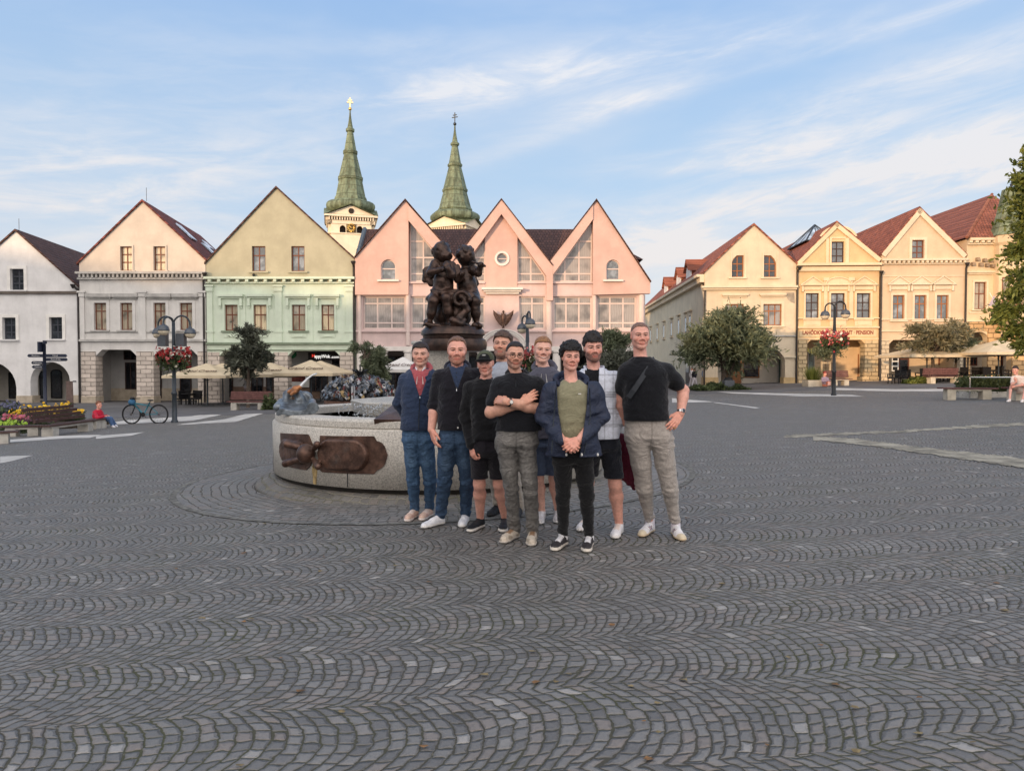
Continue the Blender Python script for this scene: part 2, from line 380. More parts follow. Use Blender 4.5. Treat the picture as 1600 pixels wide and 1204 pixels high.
for pl in ([[(200, 656), (300, 650), (392, 634)], [(140, 665), (302, 657), (410, 634.5)]], [[(285, 662), (350, 655), (425, 636)], [(276, 664), (368, 659), (440, 637)]],
   [[(15, 687), (90, 681), (160, 679)], [(15, 691), (100, 685), (140, 684)]], [[(150, 681), (226, 675)], [(150, 685.5), (205, 680.5)]],
   [[(0, 713), (52, 711.5)], [(0, 724), (20, 720)]],
   [[(1120, 612), (1240, 615), (1330, 616.5)], [(1145, 614.5), (1250, 619), (1350, 619.5)]], [[(1300, 606), (1400, 608), (1600, 607)], [(1300, 609), (1400, 611.5), (1600, 611)]],
   [[(1050, 622), (1110, 627)], [(1050, 629), (1115, 628)]], [[(1115, 628), (1188, 637)], [(1115, 629), (1180, 638)]]):
 strip('pale_paving_band', pl, M_SLAB)
strip('repair_strip', [[(1225, 680), (1290, 677), (1400, 673), (1500, 666), (1600, 660)], [(1225, 684), (1290, 681), (1400, 676), (1500, 670), (1600, 664)]], M_CREAM, sub=90, jit=.28)
strip('repair_strip', [[(1270, 681), (1340, 686), (1440, 699), (1520, 708), (1600, 717)], [(1270, 688), (1340, 694), (1440, 708), (1520, 720), (1600, 731)]], M_CREAM, lift=.010, sub=110, jit=.34)
def walkpoly(name, pts, m_, lift=.003):
 mb = MB(); vs = [(p.x, p.y, float(gz(p.x, p.y)) + lift) for p in pts]
 n = len(vs) // 2
 mb.add(vs, [(i, i + 1, n + i + 1, n + i) for i in range(n - 1)])
 return tag(mb.build(name, m_), kind='structure')
fr = [Vector((x, 33 if x < 5 else 40, 0)) for x in np.linspace(-60, 60, 61)]; bk = [Vector((x, 60, 0)) for x in np.linspace(-60, 60, 61)]
walkpoly('pavement', fr + bk, M_PATH)
class Bld:
 def __init__(s, name, label, px0, Y, ang=0.0, zb=None, cat='building', org=None):
  s.a = ang; s.o = Vector((*(org or ((px0 - 800) / F * Y, Y)), 0))
  s.zb = float(gz(s.o.x, s.o.y)) - .05 if zb is None else zb
  s.root = thing(name, label, cat, (s.o.x, s.o.y, s.zb), ang)
  s.t = Vector((math.cos(ang), math.sin(ang), 0)); s.n = Vector((-math.sin(ang), math.cos(ang), 0))
 def m(s, px, py, dep=0.0):
  """picture point on the facade plane (or one dep metres behind it) -> (u, w)"""
  r = ray(px, py); o = s.o + s.n * dep
  k = o.dot(s.n) / r.dot(s.n); p = Vector((0, 0, CAMZ)) + r * k
  return (p - s.o).dot(s.t), p.z - s.zb
 def u(s, px, dep=0.0): return s.m(px, 500, dep)[0]
 def w(s, py, px=None, dep=0.0): return s.m(800 if px is None else px, py, dep)[1]
 def R(s, x0, x1, y0, y1, dep=0.0):
  u0, w1 = s.m(x0, y0, dep); u1, w0 = s.m(x1, y1, dep); return u0, u1, w0, w1
def rect(u0, u1, w0, w1): return [(u0, w0), (u1, w0), (u1, w1), (u0, w1)]
def archpoly(u0, u1, w0, w1, rise=None, n=12):
 r = (u1 - u0) / 2; rise = r if rise is None else rise; c = (u0 + u1) / 2
 return [(u0, w0), (u1, w0)] + [(c + r * math.cos(math.pi * k / n), w1 - rise + rise * math.sin(math.pi * k / n)) for k in range(n + 1)]
def champoly(u0, u1, w0, w1, c): return [(u0, w0), (u1, w0), (u1, w1 - c), (u1 - c * .6, w1 - c * .35), (u1 - c, w1), (u0 + c, w1), (u0 + c * .6, w1 - c * .35), (u0, w1 - c)]
def wall(b, outline, holes, name='wall', m_=None, y0=0.0, th=.35, notches=(), parent=None, back=True):
 """an upright slab with openings; notches are openings that reach its foot (given left to right)"""
 out = list(outline)
 if notches:
  base = out[0][1]; ins = []
  for nt_ in sorted(notches, key=lambda q: -max(p[0] for p in q)):
   u1 = max(p[0] for p in nt_); u0 = min(p[0] for p in nt_)
   up = nt_[2:]                         # from right spring to left spring, counter-clockwise
   ins += [(u1, base)] + [p for p in up] + [(u0, base)]
  asc = []
  for nt_ in sorted(notches, key=lambda q: min(p[0] for p in q)):
   u1 = max(p[0] for p in nt_); u0 = min(p[0] for p in nt_)
   asc += [(u0, base)] + [p for p in nt_[2:]][::-1] + [(u1, base)]
  out = [out[0]] + asc + out[1:]
  dd = [out[0]]
  for p in out[1:]:
   if abs(p[0] - dd[-1][0]) + abs(p[1] - dd[-1][1]) > 1e-4: dd.append(p)
  out = dd
 loops = [out] + [list(h) for h in holes]; flat = [p for lp in loops for p in lp]
 mb = MB(); tr = tess(loops)
 mb.add([(u, y0, w) for u, w in flat], tr)
 if back: mb.add([(u, y0 + th, w) for u, w in flat], [t_[::-1] for t_ in tr])
 for li, lp in enumerate(loops):
  n = len(lp)
  for i in range(n):
   p, q = lp[i], lp[(i + 1) % n]
   f = [(p[0], y0, p[1]), (p[0], y0 + th, p[1]), (q[0], y0 + th, q[1]), (q[0], y0, q[1])]
   mb.add(f, [(0, 1, 2, 3)])
 o = mb.build(name, m_, parent or b.root)
 bm = bmesh.new(); bm.from_mesh(o.data); bmesh.ops.remove_doubles(bm, verts=bm.verts, dist=1e-4); bmesh.ops.recalc_face_normals(bm, faces=bm.faces); bm.to_mesh(o.data); bm.free()
 return o
def part(b, name, m_, fn, smooth=False, parent=None):
 mb = MB(); fn(mb); return mb.build(name, m_, parent or b.root, smooth)
def window(b, u0, u1, w0, w1, fm, pm, nx=2, rows=(.62,), y=.14, arch=0, fw=.07, sur=None, sill=None, poly=None, name='window', hood=None, surw=.16, depth_sill=.1):
 """frame with mullions; pane, surround and sill are its own pieces"""
 mb = MB(); out = poly or (archpoly(u0, u1, w0, w1, (u1 - u0) / 2 * arch) if arch else rect(u0, u1, w0, w1))
 cu = sum(p[0] for p in out) / len(out); cw = sum(p[1] for p in out) / len(out)
 n = len(out)
 area = sum(out[i][0] * out[(i + 1) % n][1] - out[(i + 1) % n][0] * out[i][1] for i in range(n))
 if area < 0: out = out[::-1]
 def offs(d):
  res = []
  for i in range(n):
   p, a, q = Vector(out[i - 1]), Vector(out[i]), Vector(out[(i + 1) % n])
   e1 = (a - p).normalized(); e2 = (q - a).normalized(); n1 = Vector((-e1.y, e1.x)); n2 = Vector((-e2.y, e2.x))
   bis = n1 + n2
   k = d / max(.35, bis.length_squared / 2) if bis.length > 1e-6 else d
   res.append((a.x + bis.x * k, a.y + bis.y * k))
  return res
 inn = offs(fw)
 for yy, rev in ((y, False), (y + .06, True)):
  for i in range(n):
   q = (i + 1) % n; f = [(*out[i], 0), (*out[q], 0), (*inn[q], 0), (*inn[i], 0)]
   f = [(a[0], yy, a[1]) for a in f]; mb.add(f, [(3, 2, 1, 0) if rev else (0, 1, 2, 3)])
 for lp in (out, inn):
  for i in range(n):
   q = (i + 1) % n; mb.add([(lp[i][0], y, lp[i][1]), (lp[q][0], y, lp[q][1]), (lp[q][0], y + .06, lp[q][1]), (lp[i][0], y + .06, lp[i][1])], [(0, 1, 2, 3)])
 def span_w(uu):
  hits = []
  for i in range(n):
   (a0, b0), (a1, b1) = inn[i], inn[(i + 1) % n]
   if (a0 - uu) * (a1 - uu) < 0: hits.append(b0 + (b1 - b0) * (uu - a0) / (a1 - a0))
  return (min(hits), max(hits)) if len(hits) > 1 else None
 def span_u(ww):
  hits = []
  for i in range(n):
   (a0, b0), (a1, b1) = inn[i], inn[(i + 1) % n]
   if (b0 - ww) * (b1 - ww) < 0: hits.append(a0 + (a1 - a0) * (ww - b0) / (b1 - b0))
  return (min(hits), max(hits)) if len(hits) > 1 else None
 mw = fw * .5
 for k in (range(1, nx) if isinstance(nx, int) else nx):
  uu = u0 + (u1 - u0) * (k / nx if isinstance(nx, int) else k); sp = span_w(uu)
  if sp: mb.box(uu - mw, uu + mw, y + .004, y + .056, sp[0], sp[1])
 for k in rows:
  ww = w0 + (w1 - w0) * k; sp = span_u(ww)
  if sp: mb.box(sp[0], sp[1], y - .003, y + .05, ww - mw, ww + mw)
 o = mb.build(name, fm, b.root)
 pb = MB(); pb.prism(inn, y + .030, y + .045); pb.build('pane', pm, o)
 if sur:
  def go_(q):
   e = surw
   if arch:
    oo = archpoly(u0 - e, u1 + e, w0, w1 + e, (u1 - u0 + 2 * e) / 2 * arch); ii = archpoly(u0, u1, w0, w1, (u1 - u0) / 2 * arch)
    m2 = len(oo)
    for i in range(1, m2):
     j = (i + 1) % m2
     if j == 0: pass
     q.add([(oo[i][0], -.05, oo[i][1]), (oo[j][0], -.05, oo[j][1]), (ii[j][0], -.05, ii[j][1]), (ii[i][0], -.05, ii[i][1]),
       (oo[i][0], .01, oo[i][1]), (oo[j][0], .01, oo[j][1]), (ii[j][0], .01, ii[j][1]), (ii[i][0], .01, ii[i][1])], [(0, 1, 2, 3), (0, 4, 5, 1), (3, 2, 6, 7)])
   else:
    q.box(u0 - e, u0, -.05, .01, w0 - .02, w1 + e); q.box(u1, u1 + e, -.05, .01, w0 - .02, w1 + e); q.box(u0, u1, -.048, .01, w1, w1 + e)
  part(b, 'surround', sur, go_, parent=o)
 if sill: part(b, 'sill', sill, lambda q: q.box(u0 - .22, u1 + .22, -depth_sill - .04, .02, w0 - .11, w0 - .003), parent=o)
 if hood: hood(o)
 return o
def hole(u0, u1, w0, w1, arch=0): return archpoly(u0, u1, w0, w1, (u1 - u0) / 2 * arch) if arch else rect(u0, u1, w0, w1)
def gable_roof(b, ul, wl, ua, wa, ur, wr, m_, depth=14.0, lean=0.0, over=.18, th=.14, y0=-.12, name='roof', hip=0):
 mb = MB()
 def slope(pa, pb):
  e = Vector((pb[0] - pa[0], pb[1] - pa[1])).normalized() * over
  q = (pb[0] + e[0], pb[1] + e[1])
  v = []
  for yy in (y0, depth):
   dx = lean * yy if yy > 0 else 0
   for (pu, pw) in ((pa[0], pa[1]), q):
    v += [(pu + dx, yy, pw + th), (pu + dx, yy, pw)]
  mb.add(v, [(0, 2, 6, 4), (1, 5, 7, 3), (0, 1, 3, 2), (4, 6, 7, 5), (2, 3, 7, 6)])
 slope((ua, wa), (ul, wl)); slope((ua, wa), (ur, wr))
 o = mb.build(name, m_, b.root)
 bm = bmesh.new(); bm.from_mesh(o.data); bmesh.ops.recalc_face_normals(bm, faces=bm.faces); bm.to_mesh(o.data); bm.free()
 return o
def body(b, u0, u1, wl, wr, ua, wa, m_, depth=14.0, lean=0.0, th=.35):
 """side walls and rear wall"""
 def go_(q):
  L = lean * depth
  q.quad((u0, th, 0), (u0, th, wl), (u0 + L, depth, wl), (u0 + L, depth, 0)); q.quad((u1, th, 0), (u1 + L, depth, 0), (u1 + L, depth, wr), (u1, th, wr))
  q.add([(u0 + L, depth, 0), (u0 + L, depth, wl), (ua + L, depth, wa), (u1 + L, depth, wr), (u1 + L, depth, 0)], [(0, 1, 2, 3, 4)])
 return part(b, 'side_wall', m_, go_)
def strips(b, name, m_, boxes, parent=None):
 def go_(q):
  for x in boxes: q.box(*x)
 return part(b, name, m_, go_, parent=parent)
def each(b, name, m_, boxes):
 for x in boxes: strips(b, name, m_, [x])
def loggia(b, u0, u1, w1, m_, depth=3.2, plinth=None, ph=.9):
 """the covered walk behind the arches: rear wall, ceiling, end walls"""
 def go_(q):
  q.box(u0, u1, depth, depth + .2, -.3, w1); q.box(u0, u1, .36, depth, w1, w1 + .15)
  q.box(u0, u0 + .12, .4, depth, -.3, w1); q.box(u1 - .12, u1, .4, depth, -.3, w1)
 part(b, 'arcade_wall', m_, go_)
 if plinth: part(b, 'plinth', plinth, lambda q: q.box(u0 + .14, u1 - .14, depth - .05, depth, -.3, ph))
def pipe(b, px, py0, py1, kink=None):
 u = b.u(px); w0, w1 = b.w(py1, px), b.w(py0, px)
 pts = [(u, -.10, w0), (u, -.10, w1 - .6), (u, -.10, w1 - .35), (u + (kink or .0), -.25, w1)]
 part(b, 'downpipe', M_PIPE, lambda q: (q.tube(pts, .07, 8), q.lathe([(.05, -.22), (.16, 0), (.16, .06)], 10, (u + (kink or 0), -.25, w1))), smooth=False)
def shop(b, x0, x1, y0, y1, dep, fm, pm, name='shop_window', nx=1, rows=(), arch=0):
 u0, u1, w0, w1 = b.R(x0, x1, y0, y1, dep); return window(b, u0, u1, w0, w1, fm, pm, nx, rows, y=dep - .09, arch=arch, name=name)
OCC = [(-130, -112, 24, 20), (-112, -96, 22.5, 19), (-96, -80, 20.5, 17.5), (-80, -66, 18.5, 15.5), (-66, -54, 16.5, 13.5), (-54, -42, 13.5, 11), (-42, -30, 11.5, 9), (-30, -16, 10.5, 8), (-16, 0, 10, 7.5)]
# ================================================================== the left row of houses
YL = 48.0
STONE = ashlar('grey_beige', (.56, .49, .43), .75, .29, .55); BEIGEST = mat('beige_sandstone', (.42, .36, .28), .85, .15, 2, .006, 30)
T_DARK = tiles('dark_brown', (.085, .042, .034)); T_DARKX = tiles('dark_brown_wide', (.085, .042, .034), 'x'); T_RED = tiles('red', (.29, .095, .055)); T_REDX = tiles('red_wide', (.26, .09, .055), 'x'); T_WINE = tiles('wine', (.16, .045, .036))
TRIM = mat('dark_cornice', (.12, .10, .085), .8, .15, 2)
b = Bld('white_house', 'plain white gabled house with two round arches and small black windows', -70, YL)
PW = plaster('white', (.66, .65, .64));
ul, ur = b.u(-70), b.u(121.5); wc = b.w(457); we = b.w(446); ua, wa = b.m(25, 361)
wb = b.R(16, 38, 420, 453); w1_, w2_ = b.R(4, 25.5, 496, 530), b.R(77, 98, 495.5, 529.5); w0_ = b.R(-60, -38, 496, 530)
arcs = [archpoly(*[b.R(x0, x1, 565, 630)[k] for k in (0, 1)], 0, b.w(565)) for x0, x1 in ((-56, 26), (47, 110))]
wall(b, [(ul, 0), (ur, 0), (ur, we), (ua, wa), (ul, we)], [hole(*q) for q in (wb, w0_, w1_, w2_)], 'wall', PW, notches=arcs, th=.75)
for q in (wb, w0_, w1_, w2_): window(b, *q, M_BLUEF, G_DARK, 2, (.33, .66), sur=M_WHITE, surw=.2, sill=PW, y=.2)
strips(b, 'cornice', TRIM, [(ul, ur + .1, -.14, .0, wc - .1, wc + .08)])
each(b, 'pier_base', BEIGEST, [(b.u(24), b.u(49), -.06, .76, 0, b.w(618)), (b.u(108), b.u(123.5), -.06, .76, 0, b.w(617))])
gable_roof(b, ul, we, ua, wa, ur, we, T_DARK, 11, -.16); body(b, ul, ur, we, we, ua, wa, PW, 11, -.16, .75)
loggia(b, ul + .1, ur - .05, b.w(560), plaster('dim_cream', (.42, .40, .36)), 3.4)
DG = glass('shop', (.012, .013, .016), .05)
for x0, x1, y0 in ((80, 98, 577), (62, 72, 580), (14, 27, 580), (-30, -8, 578)): shop(b, x0, x1, y0, 622, 3.4, M_BLACK, DG, 'shop_door', 1, (.75,), arch=.6)
part(b, 'house_number', M_BLUEF, lambda q: q.box(b.u(112.5), b.u(117.5), -.03, -.003, b.w(596.5), b.w(594.5)))
pipe(b, 124, 446, 632, -.25)
part(b, 'lightning_rod', M_PIPE, lambda q: q.tube([(ua, .3, wa + .1), (ua, .3, wa + .9)], .015, 5))
b = Bld('stucco_house', 'off-white stucco house with peach gable, brown windows and rough stone piers', 124, YL)
PG = plaster('peach_gable', (.54, .48, .415), .14); PS = plaster('off_white', (.60, .585, .56), .3)
ul, ur = b.u(125), b.u(322); ua, wa = b.m(223, 315); wl, wr = b.w(411), b.w(406); wc0, wc1 = b.w(437), b.w(425)
gw = [b.R(188, 207, 385, 423), b.R(240, 259, 385, 423)]
wall(b, [(ul, wc0), (ur, wc0), (ur, wr), (ua, wa), (ul, wl)], [hole(*q) for q in gw], 'gable', PG)
fw_ = [b.R(x0, x1, 473, 515.5) for x0, x1 in ((147, 167), (188, 207.5), (240, 259.5), (281, 301))]
nts = [champoly(b.u(x0), b.u(x1), 0, b.w(546), .45) for x0, x1 in ((148.5, 213), (239, 309))]
wall(b, [(ul, 0), (ur, 0), (ur, wc0), (ul, wc0)], [hole(*q) for q in fw_], 'wall', PS, notches=nts, th=.8)
for q in gw: window(b, *q, M_BROWN, G_WARM, 2, (.36, .68), sur=PG, surw=.1, sill=PG)
def flat_hood(bb, q, wy0, wy1, m_, e=.45, dpt=.28):
 return lambda o: part(bb, 'hood', m_, lambda k: (k.box(q[0] - e, q[1] + e, -dpt, .01, wy0, wy1), k.box(q[0] - e + .1, q[1] + e - .1, -dpt + .12, .01, wy0 - .12, wy0 - .003)), parent=o)
GREYST = mat('grey_stone_trim', (.40, .39, .37), .85, .15, 2)
for q in fw_: window(b, *q, M_BROWN, G_CURT, 2, (.70,), sur=PS, surw=.2, sill=GREYST, hood=flat_hood(b, q, b.w(464.5), b.w(459), GREYST))
bx = [(ul - .1, ur + .12, -.34, .0, b.w(428.5), wc1), (ul - .05, ur + .06, -.2, .0, wc0, b.w(434))]
n = 30
for k in range(n): x = ul + (ur - ul) * (k + .3) / n; bx.append((x, x + (ur - ul) / n * .45, -.27, .0, b.w(434) + .002, b.w(428.5) - .002))
strips(b, 'cornice', GREYST, bx)
strips(b, 'string_course', GREYST, [(ul - .02, ur + .03, -.16, .0, b.w(533.5), b.w(530)), (ul, ur, -.06, .0, b.w(519.6), b.w(517.6))])
for x0, x1 in ((125.5, 133), (217, 228.5), (312, 321)):
 part(b, 'pilaster', PS, lambda q: (q.box(b.u(x0), b.u(x1), -.10, .0, b.w(530), b.w(464)), q.box(b.u(x0) - .1, b.u(x1) + .1, -.2, .0, b.w(457.5), b.w(454.5)), q.box(b.u(x0) - .04, b.u(x1) + .04, -.15, .0, b.w(463.8), b.w(457.6))))
each(b, 'stone_pier', STONE, [(b.u(126), b.u(148.5) + .015, -.04, .79, 0, b.w(549)), (b.u(213) - .015, b.u(239) + .015, -.04, .79, 0, b.w(549)), (b.u(309) - .015, b.u(322), -.04, .79, 0, b.w(549))])
each(b, 'pier_foot', BEIGEST, [(b.u(126), b.u(149), -.10, .84, 0, b.w(619)), (b.u(212), b.u(240), -.10, .84, 0, b.w(619)), (b.u(308), b.u(322), -.10, .84, 0, b.w(619))])
gable_roof(b, ul, wl, ua, wa, ur, wr, T_WINE, 13, -.14); body(b, ul, ur, wl, wr, ua, wa, PS, 13, -.14, .8)
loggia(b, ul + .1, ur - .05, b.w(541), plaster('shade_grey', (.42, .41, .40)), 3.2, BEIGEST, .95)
shop(b, 196, 214, 566, 608, 3.2, M_DARKWOOD, DG, nx=2); shop(b, 239.5, 253.5, 572, 622, 3.2, M_DARKWOOD, DG, 'shop_door', 1, (.75,)); shop(b, 281, 300, 560, 612, 3.2, M_DARKWOOD, DG, nx=1, rows=(.7,)); shop(b, 194, 216, 548, 562, 3.2, M_DARKWOOD, DG, nx=2)
PINKD = mat('faded_pink_door', (.34, .17, .19), .6, .1, 2)
o = shop(b, 148.5, 164, 577, 625, 3.2, PINKD, DG, 'door', 1, (.48,), arch=.8)
u0, u1, w0, w1 = b.R(150, 162.5, 605, 624, 3.2); part(b, 'lower_panel', PINKD, lambda q: q.box(u0, u1, 3.06, 3.12, w0, w1), parent=o)
pipe(b, 319.5, 428, 628, .15)
su = (Vector((ur, wr)) - Vector((ua, wa)));
for t0, t1, y0, y1 in ((.24, .52, 3.2, 4.4), (.46, .66, 6.2, 7.6), (.3, .46, 8.6, 9.8)):
 mb = MB(); nrm = Vector((-su.y, su.x)).normalized()
 if nrm.y < 0: nrm = -nrm
 vs = []
 for tt, yy in ((t0, y0), (t1, y0), (t1, y1), (t0, y1)):
  for h in (.15, .24): vs.append((ua + su.x * tt + nrm.x * h - .14 * yy, yy, wa + su.y * tt + nrm.y * h))
 mb.add(vs, [(1, 3, 5, 7), (0, 6, 4, 2), (0, 2, 3, 1), (2, 4, 5, 3), (4, 6, 7, 5), (6, 0, 1, 7)])
 mb.build('skylight', glass('sky_window', (.30, .36, .45), .1), b.root)
part(b, 'lightning_rod', M_PIPE, lambda q: q.tube([(ua + .1, .3, wa + .1), (ua + .1, .3, wa + 1.0)], .015, 5))
b = Bld('green_house', 'mint green house with straw coloured gable and a dark wok restaurant under its arcade', 322, YL)
PY = plaster('straw_gable', (.385, .37, .275), .1); PGN = plaster('mint', (.59, .67, .55), .2); PGD = plaster('mint_trim', (.57, .65, .53), .15); GT = mat('dark_mint_trim', (.20, .25, .18), .8, .15, 2)
ul, ur = b.u(323), b.u(554.5); ua, wa = b.m(432, 294); wl, wr = b.w(411), b.w(405); wc0, wc1 = b.w(443), b.w(433)
gw = [b.R(393.5, 415, 384.5, 424), b.R(455, 476, 384.5, 424)]
wall(b, [(ul, wc0), (ur, wc0), (ur, wr), (ua, wa), (ul, wl)], [hole(*q) for q in gw], 'gable', PY)
fw_ = [b.R(x0, x1, 476, 516.5) for x0, x1 in ((351, 372), (396, 417), (456, 477.5), (502, 522.5))]
nts = [champoly(b.u(x0), b.u(x1), 0, b.w(548), .35) for x0, x1 in ((342, 428), (449, 531))]
wall(b, [(ul, 0), (ur, 0), (ur, wc0), (ul, wc0)], [hole(*q) for q in fw_], 'wall', PGN, notches=nts, th=.8)
for q in gw: window(b, *q, M_BROWN, G_GREY, 2, (.64,), sur=None, sill=PY)
def brk_hood(bb, q):
 def f(o):
  w0, w1 = bb.w(463.5), bb.w(459.8)
  def go_(k):
   k.box(q[0] - .42, q[1] + .42, -.30, .01, w0, w1); k.box(q[0] - .36, q[1] + .36, -.16, .01, w0 - .12, w0 - .003)
   for x in (q[0] - .34, q[1] + .18): k.box(x, x + .16, -.22, .01, w0 - .62, w0 - .123); k.box(x + .03, x + .13, -.12, .01, w0 - .78, w0 - .625)
  part(bb, 'hood', PGD, go_, parent=o)
 return f
for i, q in enumerate(fw_):
 window(b, *q, M_BROWN, (G_CURT, G_WARM, G_CURT, G_WARM)[i], 2, (.62,), sur=PGD, surw=.14, sill=GT, hood=brk_hood(b, q))
 part(b, 'apron_panel', PGD, lambda k: (k.box(q[0] - .05, q[1] + .05, -.05, .0, b.w(527), b.w(521.5)), k.box(q[0] + .15, q[1] - .15, -.09, -.052, b.w(526), b.w(523))))
bx = [(ul - .05, ur + .05, -.36, .0, b.w(436.5), wc1), (ul, ur, -.18, .0, wc0, b.w(441))]
for k in range(16): x = ul + (ur - ul) * (k + .35) / 16; bx.append((x, x + .2, -.3, .0, b.w(441) + .002, b.w(436.5) - .002))
strips(b, 'cornice', PGD, bx)
strips(b, 'string_course', GT, [(ul, ur, -.18, .0, b.w(538), b.w(535)), (ul, ur, -.07, .0, b.w(547.3), b.w(546))])
for x0, x1 in ((324, 333), (430, 441), (541, 552)):
 part(b, 'pilaster', PGD, lambda q: (q.box(b.u(x0), b.u(x1), -.09, .0, b.w(534.8), b.w(455.4)), q.box(b.u(x0) - .1, b.u(x1) + .1, -.2, .0, b.w(448), b.w(445.5)), q.box(b.u(x0) - .04, b.u(x1) + .04, -.15, .0, b.w(455.2), b.w(448.1)),
         q.box(b.u(x0) - .06, b.u(x1) + .06, -.13, .0, b.w(519), b.w(516.8))))
for x in (382, 487):
 part(b, 'panel_strip', PGD, lambda q: q.box(b.u(x) - .09, b.u(x) + .09, -.05, .0, b.w(534.8), b.w(459)))
each(b, 'stone_pier', STONE, [(b.u(324), b.u(342) + .015, -.04, .79, 0, b.w(550)), (b.u(428) - .015, b.u(449) + .015, -.04, .79, 0, b.w(550)), (b.u(531) - .015, b.u(554), -.04, .79, 0, b.w(550))])
gable_roof(b, ul, wl, ua, wa, ur, wr, T_DARK, 13, -.1, over=.12); body(b, ul, ur, wl, wr, ua, wa, PGN, 13, -.1, .8)
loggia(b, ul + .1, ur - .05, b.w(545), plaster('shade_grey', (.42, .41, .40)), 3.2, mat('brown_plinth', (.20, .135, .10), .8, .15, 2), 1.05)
shop(b, 343, 365, 556, 620, 3.2, M_DARKWOOD, DG); shop(b, 392, 412, 556, 622, 3.2, M_DARKWOOD, DG, 'shop_door', 2, (.75,)); shop(b, 416, 428, 580, 612, 3.2, M_DARKWOOD, DG); shop(b, 484, 513, 579, 612, 3.2, M_DARKWOOD, DG, nx=3); shop(b, 519, 532, 562, 622, 3.2, M_DARKWOOD, DG, 'shop_door')
shop(b, 366, 426, 552, 572, 3.2, M_DARKWOOD, glass('green_shop', (.01, .05, .03), .1))
PBL = mat('white_board', (.62, .62, .60), .6, .05, 2)
u0, u1, w0, w1 = b.R(449.5, 483, 582, 605, 3.0); ob = part(b, 'notice_panel', PBL, lambda q: q.box(u0, u1, 3.0, 3.05, w0, w1))
mfood = mat('dark_red_food_poster', (.06, .014, .012), .4, .5, 5, col2=(.30, .07, .05), fine=.2); u0, u1, w0, w1 = b.R(455.5, 477, 583, 596, 2.98); part(b, 'food_poster', mfood, lambda q: q.box(u0, u1, 2.98, 2.996, w0, w1), parent=ob)
def text(s, name, m_, size, parent, loc, rot, width=None, sheer=0.0, ext=.004, off=0.0):
 cu = bpy.data.curves.new(name, 'FONT'); cu.body = s; cu.size = size; cu.align_x = 'CENTER'; cu.align_y = 'CENTER'; cu.extrude = ext; cu.shear = sheer; cu.offset = off; cu.resolution_u = 3
 t = bpy.data.objects.new(name, cu); COL.objects.link(t); bpy.context.view_layer.update()
 me = bpy.data.meshes.new_from_object(t.evaluated_get(bpy.context.evaluated_depsgraph_get())); bpy.data.objects.remove(t)
 if width:
  w_ = max(v.co.x for v in me.vertices) - min(v.co.x for v in me.vertices)
  for v in me.vertices: v.co.x *= width / w_
 me.materials.clear(); me.materials.append(m_); o = bpy.data.objects.new(name, me); COL.objects.link(o)
 o.parent = parent; o.location = loc; o.rotation_euler = rot; return o
UP = (math.pi / 2, 0, 0)
def lit(key, col, k):
 m_ = bpy.data.materials.new(key); m_.use_nodes = True; p = m_.node_tree.nodes['Principled BSDF']; p.inputs['Base Color'].default_value = (*col, 1); p.inputs['Emission Color'].default_value = (*col, 1); p.inputs['Emission Strength'].default_value = k; return m_
u0, u1, w0, w1 = b.R(481.5, 531.5, 550.5, 562, 2.2)
sg = part(b, 'shop_sign', mat('black_sign_board', (.01, .01, .011), .4, .1, 2), lambda q: q.box(u0, u1, 2.2, 2.35, w0, w1))
LW = lit('lit_white_letters', (.85, .83, .78), .45); LR = lit('lit_red_letters', (.8, .05, .03), .5)
ww = u1 - u0; text('H', 'sign_letter', LR, .30, sg, (u0 + ww * .16, 2.185, (w0 + w1) / 2 + .02), UP, .17, off=.004); text('appyWok', 'sign_lettering', LW, .34, sg, (u0 + ww * .44, 2.185, (w0 + w1) / 2 - .02), UP, ww * .49, off=.006); text('.com', 'sign_lettering', LW, .26, sg, (u0 + ww * .84, 2.185, (w0 + w1) / 2 - .06), UP, ww * .26, off=.004)
u_, w_ = b.m(457, 553, 1.2); part(b, 'round_sign', mat('green_sign', (.01, .10, .04), .4, .1, 2), lambda q: (q.lathe([(.28, 0), (.30, .02), (.30, .1), (.28, .12)], 20), q.xf(Matrix.Translation((u_, 1.2, w_)) @ Matrix.Rotation(math.pi / 2, 4, 'X'))))
pipe(b, 553.5, 410, 622, .0)
part(b, 'wall_lamp', M_BLACK, lambda q: q.ball((b.u(398), -.12, b.w(430)), .1, 8))
b = Bld('pink_hall', 'long salmon pink building with three steep triangular gables and ribbon windows', 556, YL)
PK = plaster('salmon', (.56, .38, .33), .12); PK2 = plaster('pale_pink', (.58, .45, .43), .15); PFR = mat('pink_white_frame', (.60, .49, .45), .6, .06, 2); PWH = mat('white_render', (.66, .62, .58), .8, .06, 2)
m = b.m; GB = G_BLIND
zb_ = b.w(460)
aw = b.R(596, 619.5, 406, 438)
wall(b, [m(556, 461), m(639, 461), m(639, 321), m(634, 314.5), m(556, 404)], [hole(*aw, arch=1)], 'gable', PK, y0=-.25, th=.5)
aw2 = b.R(946.5, 967.5, 406.5, 438)
wall(b, [m(926, 461), m(1015, 459), m(1015, 442), m(931, 314.5), m(926, 322)], [hole(*aw2, arch=1)], 'gable', PK, y0=-.25, th=.5)
for q in (aw, aw2): window(b, *q, PFR, G_GREY, 1, (.55,), arch=1, y=-.1, sur=PWH, surw=.12, sill=PWH, depth_sill=.4)
rc, rw = b.m(784.5, 404); rr = .36
circ = [(rc + rr * math.cos(2 * math.pi * k / 28), rw + rr * math.sin(2 * math.pi * k / 28)) for k in range(28)]
wall(b, [m(758, 461), m(808.5, 461), m(808.5, 366), m(783.6, 330), m(758, 368)], [circ], 'gable', PK, y0=0, th=.3)
